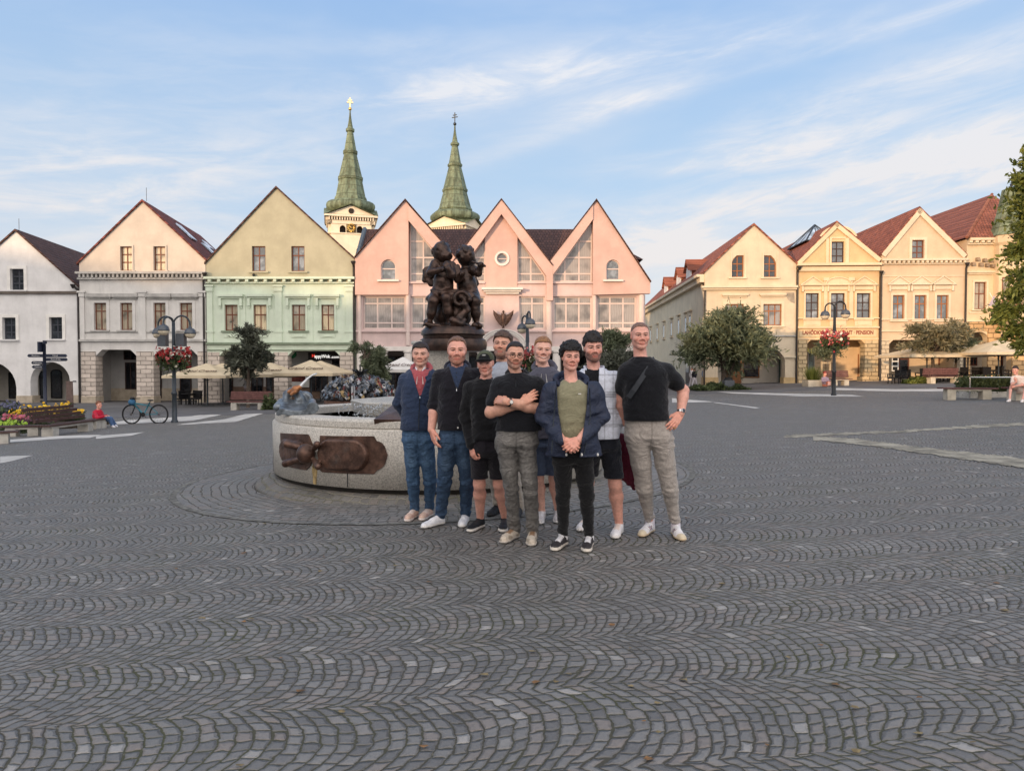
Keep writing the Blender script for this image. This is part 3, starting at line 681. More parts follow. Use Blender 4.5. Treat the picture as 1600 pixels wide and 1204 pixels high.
window(b, rc - rr, rc + rr, rw - rr, rw + rr, PFR, G_GREY, 1, (.5,), poly=circ, y=.08, fw=.06)
def ring_(q):
 for k in range(28):
  a0, a1 = 2 * math.pi * k / 28, 2 * math.pi * (k + 1) / 28; R0, R1 = rr, rr + .14
  f = lambda a, R, yy: (rc + R * math.cos(a), yy, rw + R * math.sin(a))
  q.add([f(a0, R0, -.07), f(a1, R0, -.07), f(a1, R1, -.07), f(a0, R1, -.07), f(a0, R1, 0.0), f(a1, R1, 0.0), f(a0, R0, 0.0), f(a1, R0, 0.0)], [(0, 1, 2, 3), (3, 2, 5, 4), (1, 0, 6, 7)])
part(b, 'round_surround', PWH, ring_)
def beam(pts, y0=-.35, y1=.5): part(b, 'gable_beam', PK, lambda q: q.prism([m(*p) for p in pts], y0, y1))
beam([(639.3, 322), (712.5, 404), (704, 418), (692, 407), (639.3, 346)])
beam([(783.6, 314), (863.4, 417), (863.4, 470), (853.4, 470), (853.4, 432), (783.6, 336), (713.8, 432), (713.8, 470), (703.8, 470), (703.8, 417)])
beam([(925.8, 321.5), (859.6, 408), (863.6, 417.5), (863.6, 430), (925.8, 344)])
M_PF = PFR
def glz(poly, vx, hy):
 out = [m(*p) for p in poly]; us = [p[0] for p in out]; ws = [p[1] for p in out]
 u0, u1, w0, w1 = min(us), max(us), min(ws), max(ws)
 window(b, u0, u1, w0, w1, M_PF, GB, [(b.u(x) - u0) / (u1 - u0) for x in vx], [(b.w(y) - w0) / (w1 - w0) for y in hy], y=.28, poly=out, fw=.10, name='gable_window')
glz([(639.5, 440), (704, 440), (704, 424), (639.5, 344)], (661, 683), (376, 401.5, 427))
glz([(714, 440), (757.8, 440), (757.8, 369), (714, 430)], (735,), (401.5, 427))
glz([(808.8, 440), (853, 440), (853, 431), (808.8, 368)], (829.5,), (401.5, 427))
glz([(864, 440), (925.6, 440), (925.6, 344), (864, 429)], (883, 905), (376, 401.5, 427))
strips(b, 'spandrel', PK2, [(b.u(639.2), b.u(703.6), .05, .45, b.w(460.2), b.w(440)), (b.u(714), b.u(757.8), .05, .45, b.w(460.2), b.w(440)), (b.u(808.7), b.u(853.2), .05, .45, b.w(460.2), b.w(440)), (b.u(863.6), b.u(925.8), .05, .45, b.w(460.2), b.w(440))])
strips(b, 'ledge', PK2, [(b.u(639.2), b.u(703.6), -.1, .05, b.w(443), b.w(440.5)), (b.u(714), b.u(757.8), -.1, .05, b.w(443), b.w(440.5)), (b.u(808.7), b.u(853.2), -.1, .05, b.w(443), b.w(440.5)), (b.u(863.6), b.u(925.8), -.1, .05, b.w(443), b.w(440.5))])
hs = []; wins = []
for x0, x1, nx_ in ((567, 633.5, 3), (641.5, 703, 3), (714, 757.5, 2), (811, 851.5, 2), (864.5, 925, 3), (933, 994.5, 3)):
 q = b.R(x0, x1, 462.5, 514); hs.append(hole(*q)); wins.append((q, nx_))
ule, ure = b.u(556.5), b.u(1008)
wall(b, [(ule, b.w(541)), (ure, b.w(541)), (ure, b.w(460.4)), (ule, b.w(460.4))], hs, 'wall', PK2, y0=.02, th=.4)
for q, nx_ in wins: window(b, *q, M_PF, GB, nx_, (.19, .78), y=.2, fw=.10)
strips(b, 'sill_band', PK2, [(ule, ure, -.14, .02, b.w(518.5), b.w(516))])
for x0, x1 in ((559, 565.5), (634, 641), (853, 863), (926, 932), (997, 1007)):
 part(b, 'column', PFR, lambda q: q.lathe([(.5 * (b.u(x1) - b.u(x0)), b.w(539.5)), (.5 * (b.u(x1) - b.u(x0)), b.w(460.6))], 14, ((b.u(x0) + b.u(x1)) / 2, -.02, 0)))
strips(b, 'balcony_cornice', PWH, [(b.u(753), b.u(817), -.5, .0, b.w(453.5), b.w(450)), (b.u(756), b.u(814), -.35, .0, b.w(456.5), b.w(453.6)), (b.u(759), b.u(811), -.2, .0, b.w(459.6), b.w(456.6))])
strips(b, 'white_band', PWH, [(ule, ure, -.12, .4, b.w(548), b.w(541))])
def arch_(q):
 c = b.u(786); w0 = b.w(541)
 for R0, R1, yy in ((1.52, 1.62, -.26), (1.34, 1.50, -.20), (1.22, 1.33, -.14)):
  for k in range(20):
   a0, a1 = math.pi * k / 20, math.pi * (k + 1) / 20; sq = .72
   f = lambda a, R, y_: (c + R * math.cos(a), y_, w0 + R * sq * math.sin(a))
   q.add([f(a0, R0, yy), f(a1, R0, yy), f(a1, R1, yy), f(a0, R1, yy), f(a0, R1, .02), f(a1, R1, .02), f(a0, R0, .02), f(a1, R0, .02)], [(0, 1, 2, 3), (3, 2, 5, 4), (1, 0, 6, 7)])
part(b, 'entrance_arch', PWH, arch_)
for x in (562, 598, 637, 700, 752, 820, 870, 925, 975, 1003):
 part(b, 'column', PWH, lambda q: q.lathe([(.34, 0), (.34, .25), (.27, .3), (.27, b.w(552)), (.34, b.w(550)), (.34, b.w(548.05))], 16, (b.u(x), .15, 0)))
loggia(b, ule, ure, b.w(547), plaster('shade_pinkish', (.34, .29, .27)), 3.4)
for x0, x1 in ((568, 592), (605, 632), (645, 695), (708, 745), (760, 812), (828, 864), (878, 918), (932, 968), (980, 1000)): shop(b, x0, x1, 556, 618, 3.4, M_DARKWOOD, DG, nx=2, rows=(.7,))
def roofp(q):
 for x0, x1 in ((556.5, 1006),):
  u0, u1 = b.u(x0), b.u(x1); w0 = b.w(404); d1 = 4.6; w1 = b.m(800, 358, d1)[1]; u0t = b.m(571.5, 358, d1)[0]; u1t = b.m(915, 358, d1)[0]
  q.add([(u0, .3, w0), (u1, .3, w0), (u1t, d1, w1), (u0t, d1, w1), (u0, .3, w0 - .2), (u1, .3, w0 - .2), (u1, 12, w0 - .2), (u0, 12, w0 - .2), (u0t, d1 + .4, w1), (u1t, d1 + .4, w1)], [(0, 1, 2, 3), (3, 2, 9, 8), (8, 9, 6, 7), (0, 3, 8, 7), (1, 6, 9, 2)])
part(b, 'roof', T_DARKX, roofp)
part(b, 'verge_flashing', mat('grey_zinc', (.16, .18, .19), .5, .1, 3, metal=.5), lambda q: q.tube([(b.u(557), .1, b.w(405)), (b.m(571, 358, 4.6)[0] - .05, 4.6, b.m(571, 358, 4.6)[1] + .02)], .16, 6))
for ax, ay, lx, ly, rx, ry in ((634.5, 313.8, 556, 403, 712.5, 403.5), (783.6, 313.2, 703.8, 416, 863.4, 416), (931, 313.8, 859.6, 407, 1015.5, 441)):
 A, L_, R_ = m(ax, ay), m(lx, ly), m(rx, ry); gable_roof(b, *L_, *A, *R_, T_DARK, 7.0, 0, over=.03, th=.07, y0=-.42, name='gable_roof')
part(b, 'side_wall', PK2, lambda q: (q.quad((ule, .4, 0), (ule, .4, b.w(405)), (ule, 12, b.w(405)), (ule, 12, 0)), q.quad((ure, .4, 0), (ure, 12, 0), (ure, 12, b.w(442)), (ure, .4, b.w(442))), q.box(ule, ure, 11.9, 12.1, 0, b.w(405))))
# ================================================================== church towers
PCH = plaster('church_cream', (.74, .65, .50), .1); COPPER = None
def copper():
 m_ = bpy.data.materials.new('green_copper_patina'); m_.use_nodes = True; t = NT(m_.node_tree); p = t.n['Principled BSDF']; c = t.coord('Object'); s = t.sep(c)
 an = t.m('ARCTAN2', s[1], s[0]); seam = t.ss(t.m('ABSOLUTE', t.sub(t.m('FRACT', t.mul(an, 9.0)), .5)), .5, .40); rows = t.ss(t.m('ABSOLUTE', t.sub(t.m('FRACT', t.mul(s[2], .9)), .5)), .5, .43)
 n = t.noise(t.xyz(t.mul(s[0], 2.0), t.mul(s[1], 2.0), t.mul(s[2], .5)), 1.0, 5, .65); n2 = t.noise(c, 2.5, 4, .6)
 k = t.mix(t.ss(n, .35, .62), (.07, .088, .048), (.185, .235, .15)); k = t.mix(t.mul(t.ss(n2, .5, .75), .7), k, (.10, .085, .04))
 k = t.mix(t.mul(seam, rows), (.06, .07, .035), k)
 t.l.new(k, p.inputs['Base Color']); p.inputs['Roughness'].default_value = .7; return m_
COPPER = copper(); GOLD = mat('gilded_metal', (.75, .48, .14), .3, .1, 4, metal=1.0); DARKOP = mat('dark_opening', (.03, .024, .02), .9, .2, 2)
def tower(label, px, Y, rot, prof, cross_top, ped_y, eave_y, half, wide, gold, clock):
 c = P(px, eave_y, Y); zb = -1.0; k = Y / F
 b = thing('church_tower', label, 'church tower', (c.x, c.y, zb), rad(rot))
 H = lambda py: P(px, py, Y).z - zb
 mb = MB(); pr = [(r * k * (1.04 if py < 315 else 1.1), H(py)) for r, py in prof][::-1]
 mb.lathe(pr, 8, ph=math.pi / 8); o = mb.build('spire', COPPER, b)
 smooth_by_angle(o, 30)
 mb = MB(); yb, ra = prof[0][1], 2.6 * k; mb.ball((0, 0, H(yb) + ra * .6), ra, 12); mb.build('ball', GOLD if gold else M_IRON, b, True)
 mb = MB(); t_ = H(cross_top); b0 = H(yb); h = t_ - b0; w = .05 if not gold else .09
 mb.box(-w, w, -w, w, b0, t_)
 for f, l in ((.62, .26), (.80, .17)): mb.box(-h * l, -w - .002, -w, w, b0 + h * f - w, b0 + h * f + w); mb.box(w + .002, h * l, -w, w, b0 + h * f - w, b0 + h * f + w)
 mb.build('cross', lit('sunlit_gold_leaf', (.9, .75, .5), 0.0) if gold else M_IRON, b)
 e = H(eave_y); pz = H(ped_y); hw = half * k
 bo = Bld.__new__(Bld); bo.root = b
 for s_ in range(4):
  holes = []
  dz = lambda py: H(py)
  if clock: holes = [archpoly(-hw * .50, -hw * .24, dz(370), dz(359)), archpoly(hw * .24, hw * .50, dz(370), dz(359)), archpoly(hw * .22, hw * .50, dz(405), dz(391))]
  w_ = wall(bo, [(-hw + .35, 0), (hw - .35, 0), (hw - .35, e - 1.1), (-hw + .35, e - 1.1)], holes, 'wall', PCH, y0=-hw, th=.4, back=False)
  w_.rotation_euler.z = s_ * math.pi / 2
  pd = MB(); pd.prism([(-hw - .25, e), (hw + .25, e), (0, pz)], -hw - .1, -hw + .8); pd.box(-hw - .4, hw + .4, -hw - .45, -hw + .5, e - .25, e - .002); pd.box(-hw - .1, hw + .1, -hw - .1, -hw + .5, e - 1.1, e - .65)
  for q in range(18): x = -hw + 2 * hw * (q + .3) / 18; pd.box(x, x + hw * .055, -hw - .28, -hw + .1, e - .648, e - .252)
  n0 = len(pd.v);
  po = pd.build('pediment', PCH, b); po.rotation_euler.z = s_ * math.pi / 2
  r_ = MB()
  for sg_ in (-1, 1): r_.add([(sg_ * (hw + .45), -hw - .5, e - .05), (0, -hw - .5, pz + .12), (0, 0, pz + .12), (sg_ * (hw + .45), 0, e - .05)], [(0, 1, 2, 3) if sg_ > 0 else (3, 2, 1, 0)])
  ro = r_.build('pediment_roof', COPPER, b); ro.rotation_euler.z = s_ * math.pi / 2
  if clock:
   r_ = MB(); r_.lathe([(hw * .12, 0), (hw * .12, .1)], 14); r_.xf(Matrix.Translation((0, -hw - .08, e + (pz - e) * .42)) @ Matrix.Rotation(math.pi / 2, 4, 'X')); q = r_.build('round_opening', DARKOP, b); q.rotation_euler.z = s_ * math.pi / 2
   r_ = MB(); r_.box(-hw + .1, hw - .1, -hw - .12, -hw + .1, dz(371.8), dz(370.4)); q = r_.build('string_course', PCH, b); q.rotation_euler.z = s_ * math.pi / 2
   if s_ == 0:
    cz = dz(362.5); cs = hw * .21
    r_ = MB(); r_.box(-cs, cs, -hw - .08, -hw - .002, cz - cs * 1.05, cz + cs * 1.05); ck = r_.build('clock', mat('dark_clock_board', (.08, .06, .03), .6, .1, 2), b)
    r_ = MB()
    for a_ in range(12):
     an = a_ * math.pi / 6; v0 = Vector((math.sin(an), 0, math.cos(an)))
     r_.tube([(v0.x * cs * .68, -hw - .12, cz + v0.z * cs * .68), (v0.x * cs * .92, -hw - .12, cz + v0.z * cs * .92)], .09, 5)
    for a_ in range(24):
     a0, a1 = a_ * math.pi / 12, (a_ + 1) * math.pi / 12
     r_.tube([(math.sin(a0) * cs * .55, -hw - .11, cz + math.cos(a0) * cs * .55), (math.sin(a1) * cs * .55, -hw - .11, cz + math.cos(a1) * cs * .55)], .06, 5)
    for an, l in ((2.1, .4), (-.9, .55)): r_.tube([(0, -hw - .14, cz), (math.sin(an) * cs * l, -hw - .14, cz + math.cos(an) * cs * l)], .07, 5)
    r_.build('clock_dial', GOLD, ck)
 mb = MB(); mb.box(-hw * .8, hw * .8, -hw * .8, hw * .8, 0, e); mb.build('belfry_core', DARKOP, b)
 mb = MB(); mb.lathe([(hw * 1.12, e), (hw * .95, H(prof[-1][1]) + .3)], 8, ph=math.pi / 8); mb.build('spire_base', COPPER, b)
PR = [(1.0, 172), (1.3, 180), (2.6, 190), (4.3, 200), (6.8, 202.5), (6.6, 205.5), (4.6, 207), (9.3, 235), (11.4, 237.5), (11.2, 240.5), (9.8, 242), (18.0, 277), (19.6, 279), (19.4, 282), (18.2, 283.5), (23.2, 309), (24.6, 311), (25.2, 313), (24.0, 315), (29, 316.3), (33, 318.8), (35.6, 322), (36.2, 325.5), (35.4, 328.5), (33, 331.5), (29, 334), (28.5, 336)]
tower('church tower with gilded cross, clock face and green copper spire', 548, 92, 14, PR, 153, 328.5, 343.5, 34, 0, True, True)
c_ = 711
tower('second green copper church spire with thin iron cross, behind the pink building', 711, 97, -24, [(r * .98, 195.5 + (py - 172) * .945) for r, py in PR], 176, 345, 358, 33, 0, False, False)
# ================================================================== the right row of houses
YR = 54.0; AR = rad(-3.0)
def RB(name, label, px):
 o0 = Vector(((1097 - 800) / F * YR, YR, 0)); t = Vector((math.cos(AR), math.sin(AR), 0)); n = Vector((-t.y, t.x, 0))
 r = ray(px, 573); k = o0.dot(n) / r.dot(n); p = r * k
 return Bld(name, label, px, YR, AR, org=(p.x, p.y))
STONEY = ashlar('ochre', (.52, .40, .24), .6, .30); STONEW = ashlar('pale_ochre', (.58, .49, .36), .6, .30, .55)
b = RB('corner_house', 'cream yellow corner house with brick red roof, dormers and one wide arch', 1101)
PC = plaster('cream_yellow', (.60, .505, .375), .22); PCS = plaster('cream_side', (.62, .56, .43), .3); PCT = plaster('cream_trim', (.64, .55, .41), .12)
m = b.m
ul, ur = b.u(1101), b.u(1243.5); wl, wr = b.w(427), b.w(416); ua, wa = m(1177.5, 351.5); wc0, wc1 = b.w(455), b.w(449)
gq = [b.R(1143, 1162, 399, 433), b.R(1193, 1212.8, 399, 433)]
def clip(q, right):
 u0, u1, w0, w1 = q; f = .42 * (u1 - u0); g = .36 * (w1 - w0)
 return [(u0, w0), (u1, w0), (u1, w1 - g), (u1 - f * .35, w1 - g * .45), (u1 - f, w1), (u0, w1)] if right else [(u0, w0), (u1, w0), (u1, w1), (u0 + f, w1), (u0 + f * .35, w1 - g * .45), (u0, w1 - g)]
cp = [clip(gq[0], False), clip(gq[1], True)]
wall(b, [(ul, wc0), (ur, wc0), (ur, wr), (ua, wa), (ul, wl)], cp, 'gable', PC)
for q, p in zip(gq, cp): window(b, *q, M_ORANGEW, G_DARK, 2, (.62, .3), poly=p, sill=PCT)
strips(b, 'gable_panel', PCT, [(b.u(1141), b.u(1142.6), -.05, 0, b.w(436), b.w(397)), (b.u(1163), b.u(1165.5), -.05, 0, b.w(436), b.w(397)), (b.u(1190.5), b.u(1192.6), -.05, 0, b.w(436), b.w(397)), (b.u(1213.3), b.u(1215.6), -.05, 0, b.w(436), b.w(397))])
fw_ = [b.R(1134, 1162, 475, 509), b.R(1192.6, 1221, 475, 508.5)]
an = [champoly(*b.R(1128, 1226, 539, 600)[:2], 0, b.w(539), .95)]
wall(b, [(ul, 0), (ur, 0), (ur, wc0), (ul, wc0)], [hole(*q) for q in fw_], 'wall', PC, notches=[archpoly(*b.R(1122, 1226.5, 539, 600)[:2], 0, b.w(538.5), 1.3)], th=.8)
for q in fw_: window(b, *q, M_ORANGEW, glass('curtained', (.02, .02, .02), .05, (.30, .29, .28)), 3, (.68,), sur=PCT, surw=.2, sill=PCT, hood=flat_hood(b, q, b.w(463.5), b.w(461), PCT, .3, .22))
strips(b, 'cornice', PCT, [(ul - .3, ur + .02, -.36, 0, b.w(452), wc1), (ul - .15, ur, -.2, 0, wc0, b.w(452.1))])
strips(b, 'string_course', GREYST, [(ul, ur, -.1, 0, b.w(526.5), b.w(524.8))])
strips(b, 'arch_impost', PCT, [(b.u(1224.5), b.u(1244.5), -.12, .85, b.w(559), b.w(556.5))])
each(b, 'pier_base', mat('ochre_base', (.50, .36, .19), .85, .15, 2), [(b.u(1225), b.u(1244.5), -.06, .82, 0, b.w(589)), (ul - .06, b.u(1123), -.06, .82, 0, b.w(589))])
part(b, 'bare_plaster_patch', mat('bare_grey_plaster', (.36, .31, .25), .95, .2, 3), lambda q: q.prism([m(1228, 457), m(1241, 457), m(1242, 474), m(1236, 472), m(1231, 468), m(1228.5, 463)], -.006, -.002))
gable_roof(b, ul, wl, ua, wa, ur, wr, T_RED, 40, 0.0, over=.1)
body(b, ul, ur, wl, wr, ua, wa, PCS, 40, 0, .8)
def sidebox(q, y0, y1, w0, w1, d0, d1): q.box(ul - d1, ul - d0, y0, y1, w0, w1)
part(b, 'eaves', PCT, lambda q: (sidebox(q, .1, 40, wl - .75, wl - .35, .0, .35), sidebox(q, .1, 40, wl - .348, wl - .15, .0, .6)))
for y in (5.0, 6.9, 10.2, 14.0, 18.5, 23, 28):
 w0, w1 = b.w(513), b.w(486)
 mb = MB(); mb.box(ul - .03, ul - .002, y, y + .9, w0, w1); wn_ = mb.build('window', M_DARKWOOD, b.root)
 mb = MB(); mb.box(ul - .045, ul - .032, y + .08, y + .82, w0 + .08, w1 - .08); mb.build('pane', G_GREY, wn_)
 mb = MB(); mb.box(ul - .06, ul - .002, y - .22, y - .003, w0 - .05, w1 + .2); mb.box(ul - .06, ul - .002, y + .903, y + 1.12, w0 - .05, w1 + .2); mb.box(ul - .058, ul - .002, y, y + .9, w1 + .003, w1 + .2); mb.box(ul - .22, ul - .002, y - .3, y + 1.2, w1 + .35, w1 + .45); mb.box(ul - .16, ul - .002, y - .25, y + 1.15, w0 - .16, w0 - .053); mb.build('surround', PCT, wn_)
mb = MB(); mb.box(ul - .05, ul - .002, 5.6, 7.2, .0, b.w(560)); dw = mb.build('side_door', M_DARKWOOD, b.root); mb = MB(); mb.box(ul - .06, ul - .052, 5.75, 7.05, 1.0, b.w(562)); mb.build('pane', G_GREY, dw); mb = MB(); mb.box(ul - .5, ul - .002, 5.2, 7.6, b.w(548), b.w(545)); mb.build('canopy', M_DARKWOOD, dw)
for yd in (9.5, 14.5, 22.0):
 mb = MB(); u_, w_ = ul + .75, wl + .6
 hh = 1.5; mb.prism([(yd, w_), (yd + 1.9, w_), (yd + 1.9, w_ + hh * .62), (yd + .95, w_ + hh * 1.15), (yd, w_ + hh * .62)], 0, .12)
 mb.xf(Matrix.Translation((u_, 0, 0)) @ Matrix(((0, 1, 0, 0), (1, 0, 0, 0), (0, 0, 1, 0), (0, 0, 0, 1))))
 dm = mb.build('dormer', plaster('white', (.66, .65, .64)), b.root)
 mb = MB()
 a0 = (u_ - .25, yd - .2, w_ + hh * .52); a1 = (u_ - .25, yd + .95, w_ + hh * 1.28); a2 = (u_ - .25, yd + 2.1, w_ + hh * .52)
 ex = 3.0
 mb.add([a0, a1, (u_ + ex, yd + .95, a1[2]), (u_ + ex * .6, yd - .2, a0[2])], [(0, 1, 2, 3)]); mb.add([a1, a2, (u_ + ex * .6, yd + 2.1, a2[2]), (u_ + ex, yd + .95, a1[2])], [(0, 1, 2, 3)])
 for yy in (yd + .02, yd + 1.88): mb.add([(u_ + .02, yy, w_), (u_ + 2.6, yy, w_ + 1.0), (u_ + 2.6, yy, w_ + hh * .8), (u_ + .02, yy, w_ + hh * .6)], [(0, 1, 2, 3)])
 mb.build('dormer_roof', T_RED, dm)
pipe(b, 1244.5, 418, 602, .1)
part(b, 'downpipe', M_PIPE, lambda q: q.tube([(ul - .02, -.1, wc0), (ul - .02, -.1, .1)], .06, 8))
loggia(b, ul + .1, ur - .05, b.w(536), plaster('arcade_white', (.56, .51, .44), .1), 3.0)
DOORW = mat('honey_brown_door', (.26, .11, .04), .5, .2, 4)
o = shop(b, 1129, 1158, 560, 600, 3.0, DOORW, DG, 'door', 2, (.5, .72))
u0, u1, w0, w1 = b.R(1130, 1157, 580, 600, 3.0); part(b, 'lower_panel', DOORW, lambda q: (q.box(u0, (u0 + u1) / 2 - .04, 2.86, 2.93, w0, w1), q.box((u0 + u1) / 2 + .04, u1, 2.86, 2.93, w0, w1)), parent=o)
shop(b, 1160, 1186, 557, 590, 3.0, DOORW, DG); shop(b, 1215, 1226, 556, 600, 3.0, GREYST, glass('green_tint', (.06, .09, .085), .1), 'shop_door')
SIGNY = mat('yellow_sign_letters', (.62, .55, .12), .6, .1, 3)
u_, w_ = b.m(1221, 549, .9)
text('ZUM', 'sign_lettering', SIGNY, .55, b.root, (u_, .9, w_), UP, 1.0)
b = RB('orange_house', 'apricot house with red lettering above its stone arcade piers', 1246)
m = b.m
PO = plaster('apricot', (.61, .435, .245), .15); POT = plaster('apricot_trim', (.66, .53, .36), .1); POL = plaster('pale_apricot', (.64, .50, .31), .2)
ul, ur = b.u(1246), b.u(1373); wl, wr = b.w(413), b.w(409); ua, wa = m(1306.8, 348); wc0, wc1 = b.w(427), b.w(415)
gq = b.R(1298, 1318.6, 377.5, 416); gq = (gq[0], gq[1], wc1 + .05, gq[3])
wall(b, [(ul, wc0), (ur, wc0), (ur, wr), (ua, wa), (ul, wl)], [hole(*gq)], 'gable', PO)
window(b, *gq, M_DARKWOOD, G_GREY, 2, (.33, .66))
def garch(q):
 c = b.u(1308); w0 = b.w(376); R0 = 1.15
 for k in range(14):
  a0, a1 = math.pi * (k / 14 * .76 + .12), math.pi * ((k + 1) / 14 * .76 + .12)
  f = lambda a, R, y_: (c + R * 1.12 * math.cos(a), y_, w0 - .35 + R * .95 * math.sin(a))
  q.add([f(a0, R0, -.1), f(a1, R0, -.1), f(a1, R0 + .16, -.1), f(a0, R0 + .16, -.1), f(a0, R0 + .16, 0), f(a1, R0 + .16, 0), f(a0, R0, 0), f(a1, R0, 0)], [(0, 1, 2, 3), (3, 2, 5, 4), (1, 0, 6, 7)])
 for x0, x1 in ((1289, 1293.5), (1320, 1325)): q.box(b.u(x0), b.u(x1), -.07, 0, wc1, b.w(377))
 q.box(b.u(1295), b.u(1297.8), -.05, 0, wc1, b.w(375)); q.box(b.u(1318.9), b.u(1319.8), -.05, 0, wc1, b.w(375)); q.box(b.u(1297.8), b.u(1318.9), -.05, 0, b.w(377.3), b.w(375.2))
part(b, 'gable_arch', POT, garch)
rk = MB()
for (pa, pb) in (((ul - .1, wl), (ua, wa)), ((ua, wa), (ur + .1, wr))):
 e = (Vector(pb) - Vector(pa)).normalized(); nn = Vector((e.y, -e.x));
 if nn.y > 0: nn = -nn
 rk.prism([pa, pb, (pb[0] + nn.x * .3, pb[1] + nn.y * .3), (pa[0] + nn.x * .3, pa[1] + nn.y * .3)], -.14, -.003)
rk.build('verge_trim', POT, b.root)
fw_ = [b.R(x0, x1, 458, 497.5) for x0, x1 in ((1258.8, 1279), (1298.3, 1319.5), (1338.5, 1359.6))]
wall(b, [(ul, 0), (ur, 0), (ur, wc0), (ul, wc0)], [hole(*q) for q in fw_], 'wall', PO, notches=[champoly(b.u(1261), b.u(1352), 0, b.w(532), .3)], th=.8)
def ped_hood(bb, q, kind, m_):
 def f(o):
  c = (q[0] + q[1]) / 2; hw = (q[1] - q[0]) / 2 + .38; w0 = bb.w(447);
  if kind == 'tri': poly = [(c - hw, w0), (c + hw, w0), (c, w0 + .55)]
  else: poly = [(c - hw, w0), (c + hw, w0)] + [(c + hw * math.cos(math.pi * k / 10), w0 + .02 + .48 * math.sin(math.pi * k / 10)) for k in range(1, 10)]
  def go_(k):
   k.prism(poly, -.14, .0)
   mi = [(c + (p[0] - c) * 1.06, w0 - .06 + (p[1] - w0) * 1.12) for p in poly]
   for i in range(1, len(mi) - 0):
    a_, b_ = mi[i], mi[(i + 1) % len(mi)]
    k.tube([(a_[0], -.17, a_[1]), (b_[0], -.17, b_[1])], .055, 5)
   k.tube([(mi[0][0], -.17, mi[0][1]), (mi[1][0], -.17, mi[1][1])], .06, 5)
   k.box(q[0] - .18, q[1] + .18, -.08, 0, w0 - .42, w0 - .15)
   for x in (q[0] - .32, q[1] + .18): k.box(x, x + .14, -.16, 0, w0 - .55, w0 - .13)
  part(bb, 'pediment', m_, go_, parent=o)
 return f
for q, kd in zip(fw_, ('tri', 'arc', 'tri')): window(b, *q, M_DARKWOOD, G_GREY, 2, (.33, .64), sur=POT, surw=.14, sill=POT, hood=ped_hood(b, q, kd, POT))
strips(b, 'cornice', POT, [(ul - .1, ur + .05, -.34, 0, b.w(419), wc1), (ul - .03, ur, -.18, 0, wc0, b.w(420.5))])
bx = []
for x0, x1 in ((1255, 1282), (1296, 1322), (1335, 1362)): bx += [(b.u(x0), b.u(x1), -.06, 0, b.w(511), b.w(500)), (b.u(x0 + 4), b.u(x1 - 4), -.09, -.062, b.w(509), b.w(502.5))]
strips(b, 'parapet_panel', POT, bx)
strips(b, 'string_course', POT, [(ul, ur, -.16, 0, b.w(514), b.w(511.6)), (ul, ur, -.05, 0, b.w(531), b.w(529.5)), (ul, ur, -.14, 0, b.w(499.6), b.w(498.2))])
for x0, x1 in ((1286.5, 1292), (1326, 1332)):
 part(b, 'pilaster', POT, lambda q: (q.box(b.u(x0), b.u(x1), -.08, 0, b.w(498), b.w(442)), q.box(b.u(x0) - .08, b.u(x1) + .08, -.15, 0, b.w(441.9), b.w(437))))
LET = mat('brick_red_lettering', (.24, .045, .03), .7, .15, 4)
u0, u1 = b.u(1254), b.u(1364.5); wt = b.w(521)
sgn = strips(b, 'sign_band', POL, [(ul + .15, ur - .15, -.03, 0, b.w(527), b.w(515.5))])
text('LAHÔDKY · REŠTAURANT · PENSION', 'sign_lettering', LET, .42, sgn, ((u0 + u1) / 2, -.04, wt), UP, u1 - u0, off=.012)
each(b, 'stone_pier', STONEY, [(b.u(1247.5), b.u(1261) + .015, -.05, .79, 0, b.w(532.5)), (b.u(1352) - .015, b.u(1372.5), -.05, .79, 0, b.w(532.5))])
each(b, 'pier_foot', STONEY, [(b.u(1352) - .2, b.u(1373), -.16, .85, 0, b.w(588))])
gable_roof(b, ul, wl, ua, wa, ur, wr, T_RED, 13, 0.0, over=.1); body(b, ul, ur, wl, wr, ua, wa, PO, 13, 0, .8)
loggia(b, ul + .1, ur - .05, b.w(529), plaster('arcade_beige', (.62, .48, .32), .1), 3.0)
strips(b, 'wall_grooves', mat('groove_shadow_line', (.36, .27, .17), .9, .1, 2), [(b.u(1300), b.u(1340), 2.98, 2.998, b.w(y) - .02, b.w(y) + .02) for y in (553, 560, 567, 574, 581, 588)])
shop(b, 1340, 1352.5, 553, 594, 3.0, DOORW, glass('amber', (.05, .045, .025), .1), 'door', 1, (.1,)); shop(b, 1262, 1272, 548, 592, 3.0, GREYST, glass('green_tint', (.06, .09, .085), .1), 'shop_door')
u_, w_ = b.m(1268, 548, .9); text('RIA', 'sign_lettering', SIGNY, .5, b.root, (u_, .9, w_), UP, .9)
pipe(b, 1375, 425, 600, -.05)
sp = MB(); c = b.m(1274, 382, 5.0); tip = b.m(1274.5, 350.5, 5.0); u0, u1 = b.m(1246, 385, 5)[0], b.m(1291, 385, 5)[0]
v = [(u0, 3, c[1]), (u1, 3, c[1]), (u1, 7.4, c[1]), (u0, 7.4, c[1]), (c[0] + .0, 5.2, tip[1])]
sp.add(v, [(0, 1, 4), (1, 2, 4), (2, 3, 4), (3, 0, 4)]); po = sp.build('glass_lantern', glass('lantern', (.20, .26, .33), .1), b.root)
sp = MB()
for i in range(4): sp.tube([v[i], v[4]], .06, 5); sp.tube([v[i], v[(i + 1) % 4]], .06, 5)
for f in (.33, .66):
 for i in range(4):
  A = Vector(v[i]).lerp(Vector(v[(i + 1) % 4]), f); sp.tube([A, v[4]], .035, 4)
sp.build('lantern_frame', M_IRON, po)
b = RB('beige_house', 'beige house with plain beige gable and three windows under small pediments', 1376)
m = b.m
PB = plaster('beige', (.57, .44, .31), .12); PBT = plaster('beige_trim', (.63, .53, .40), .1)
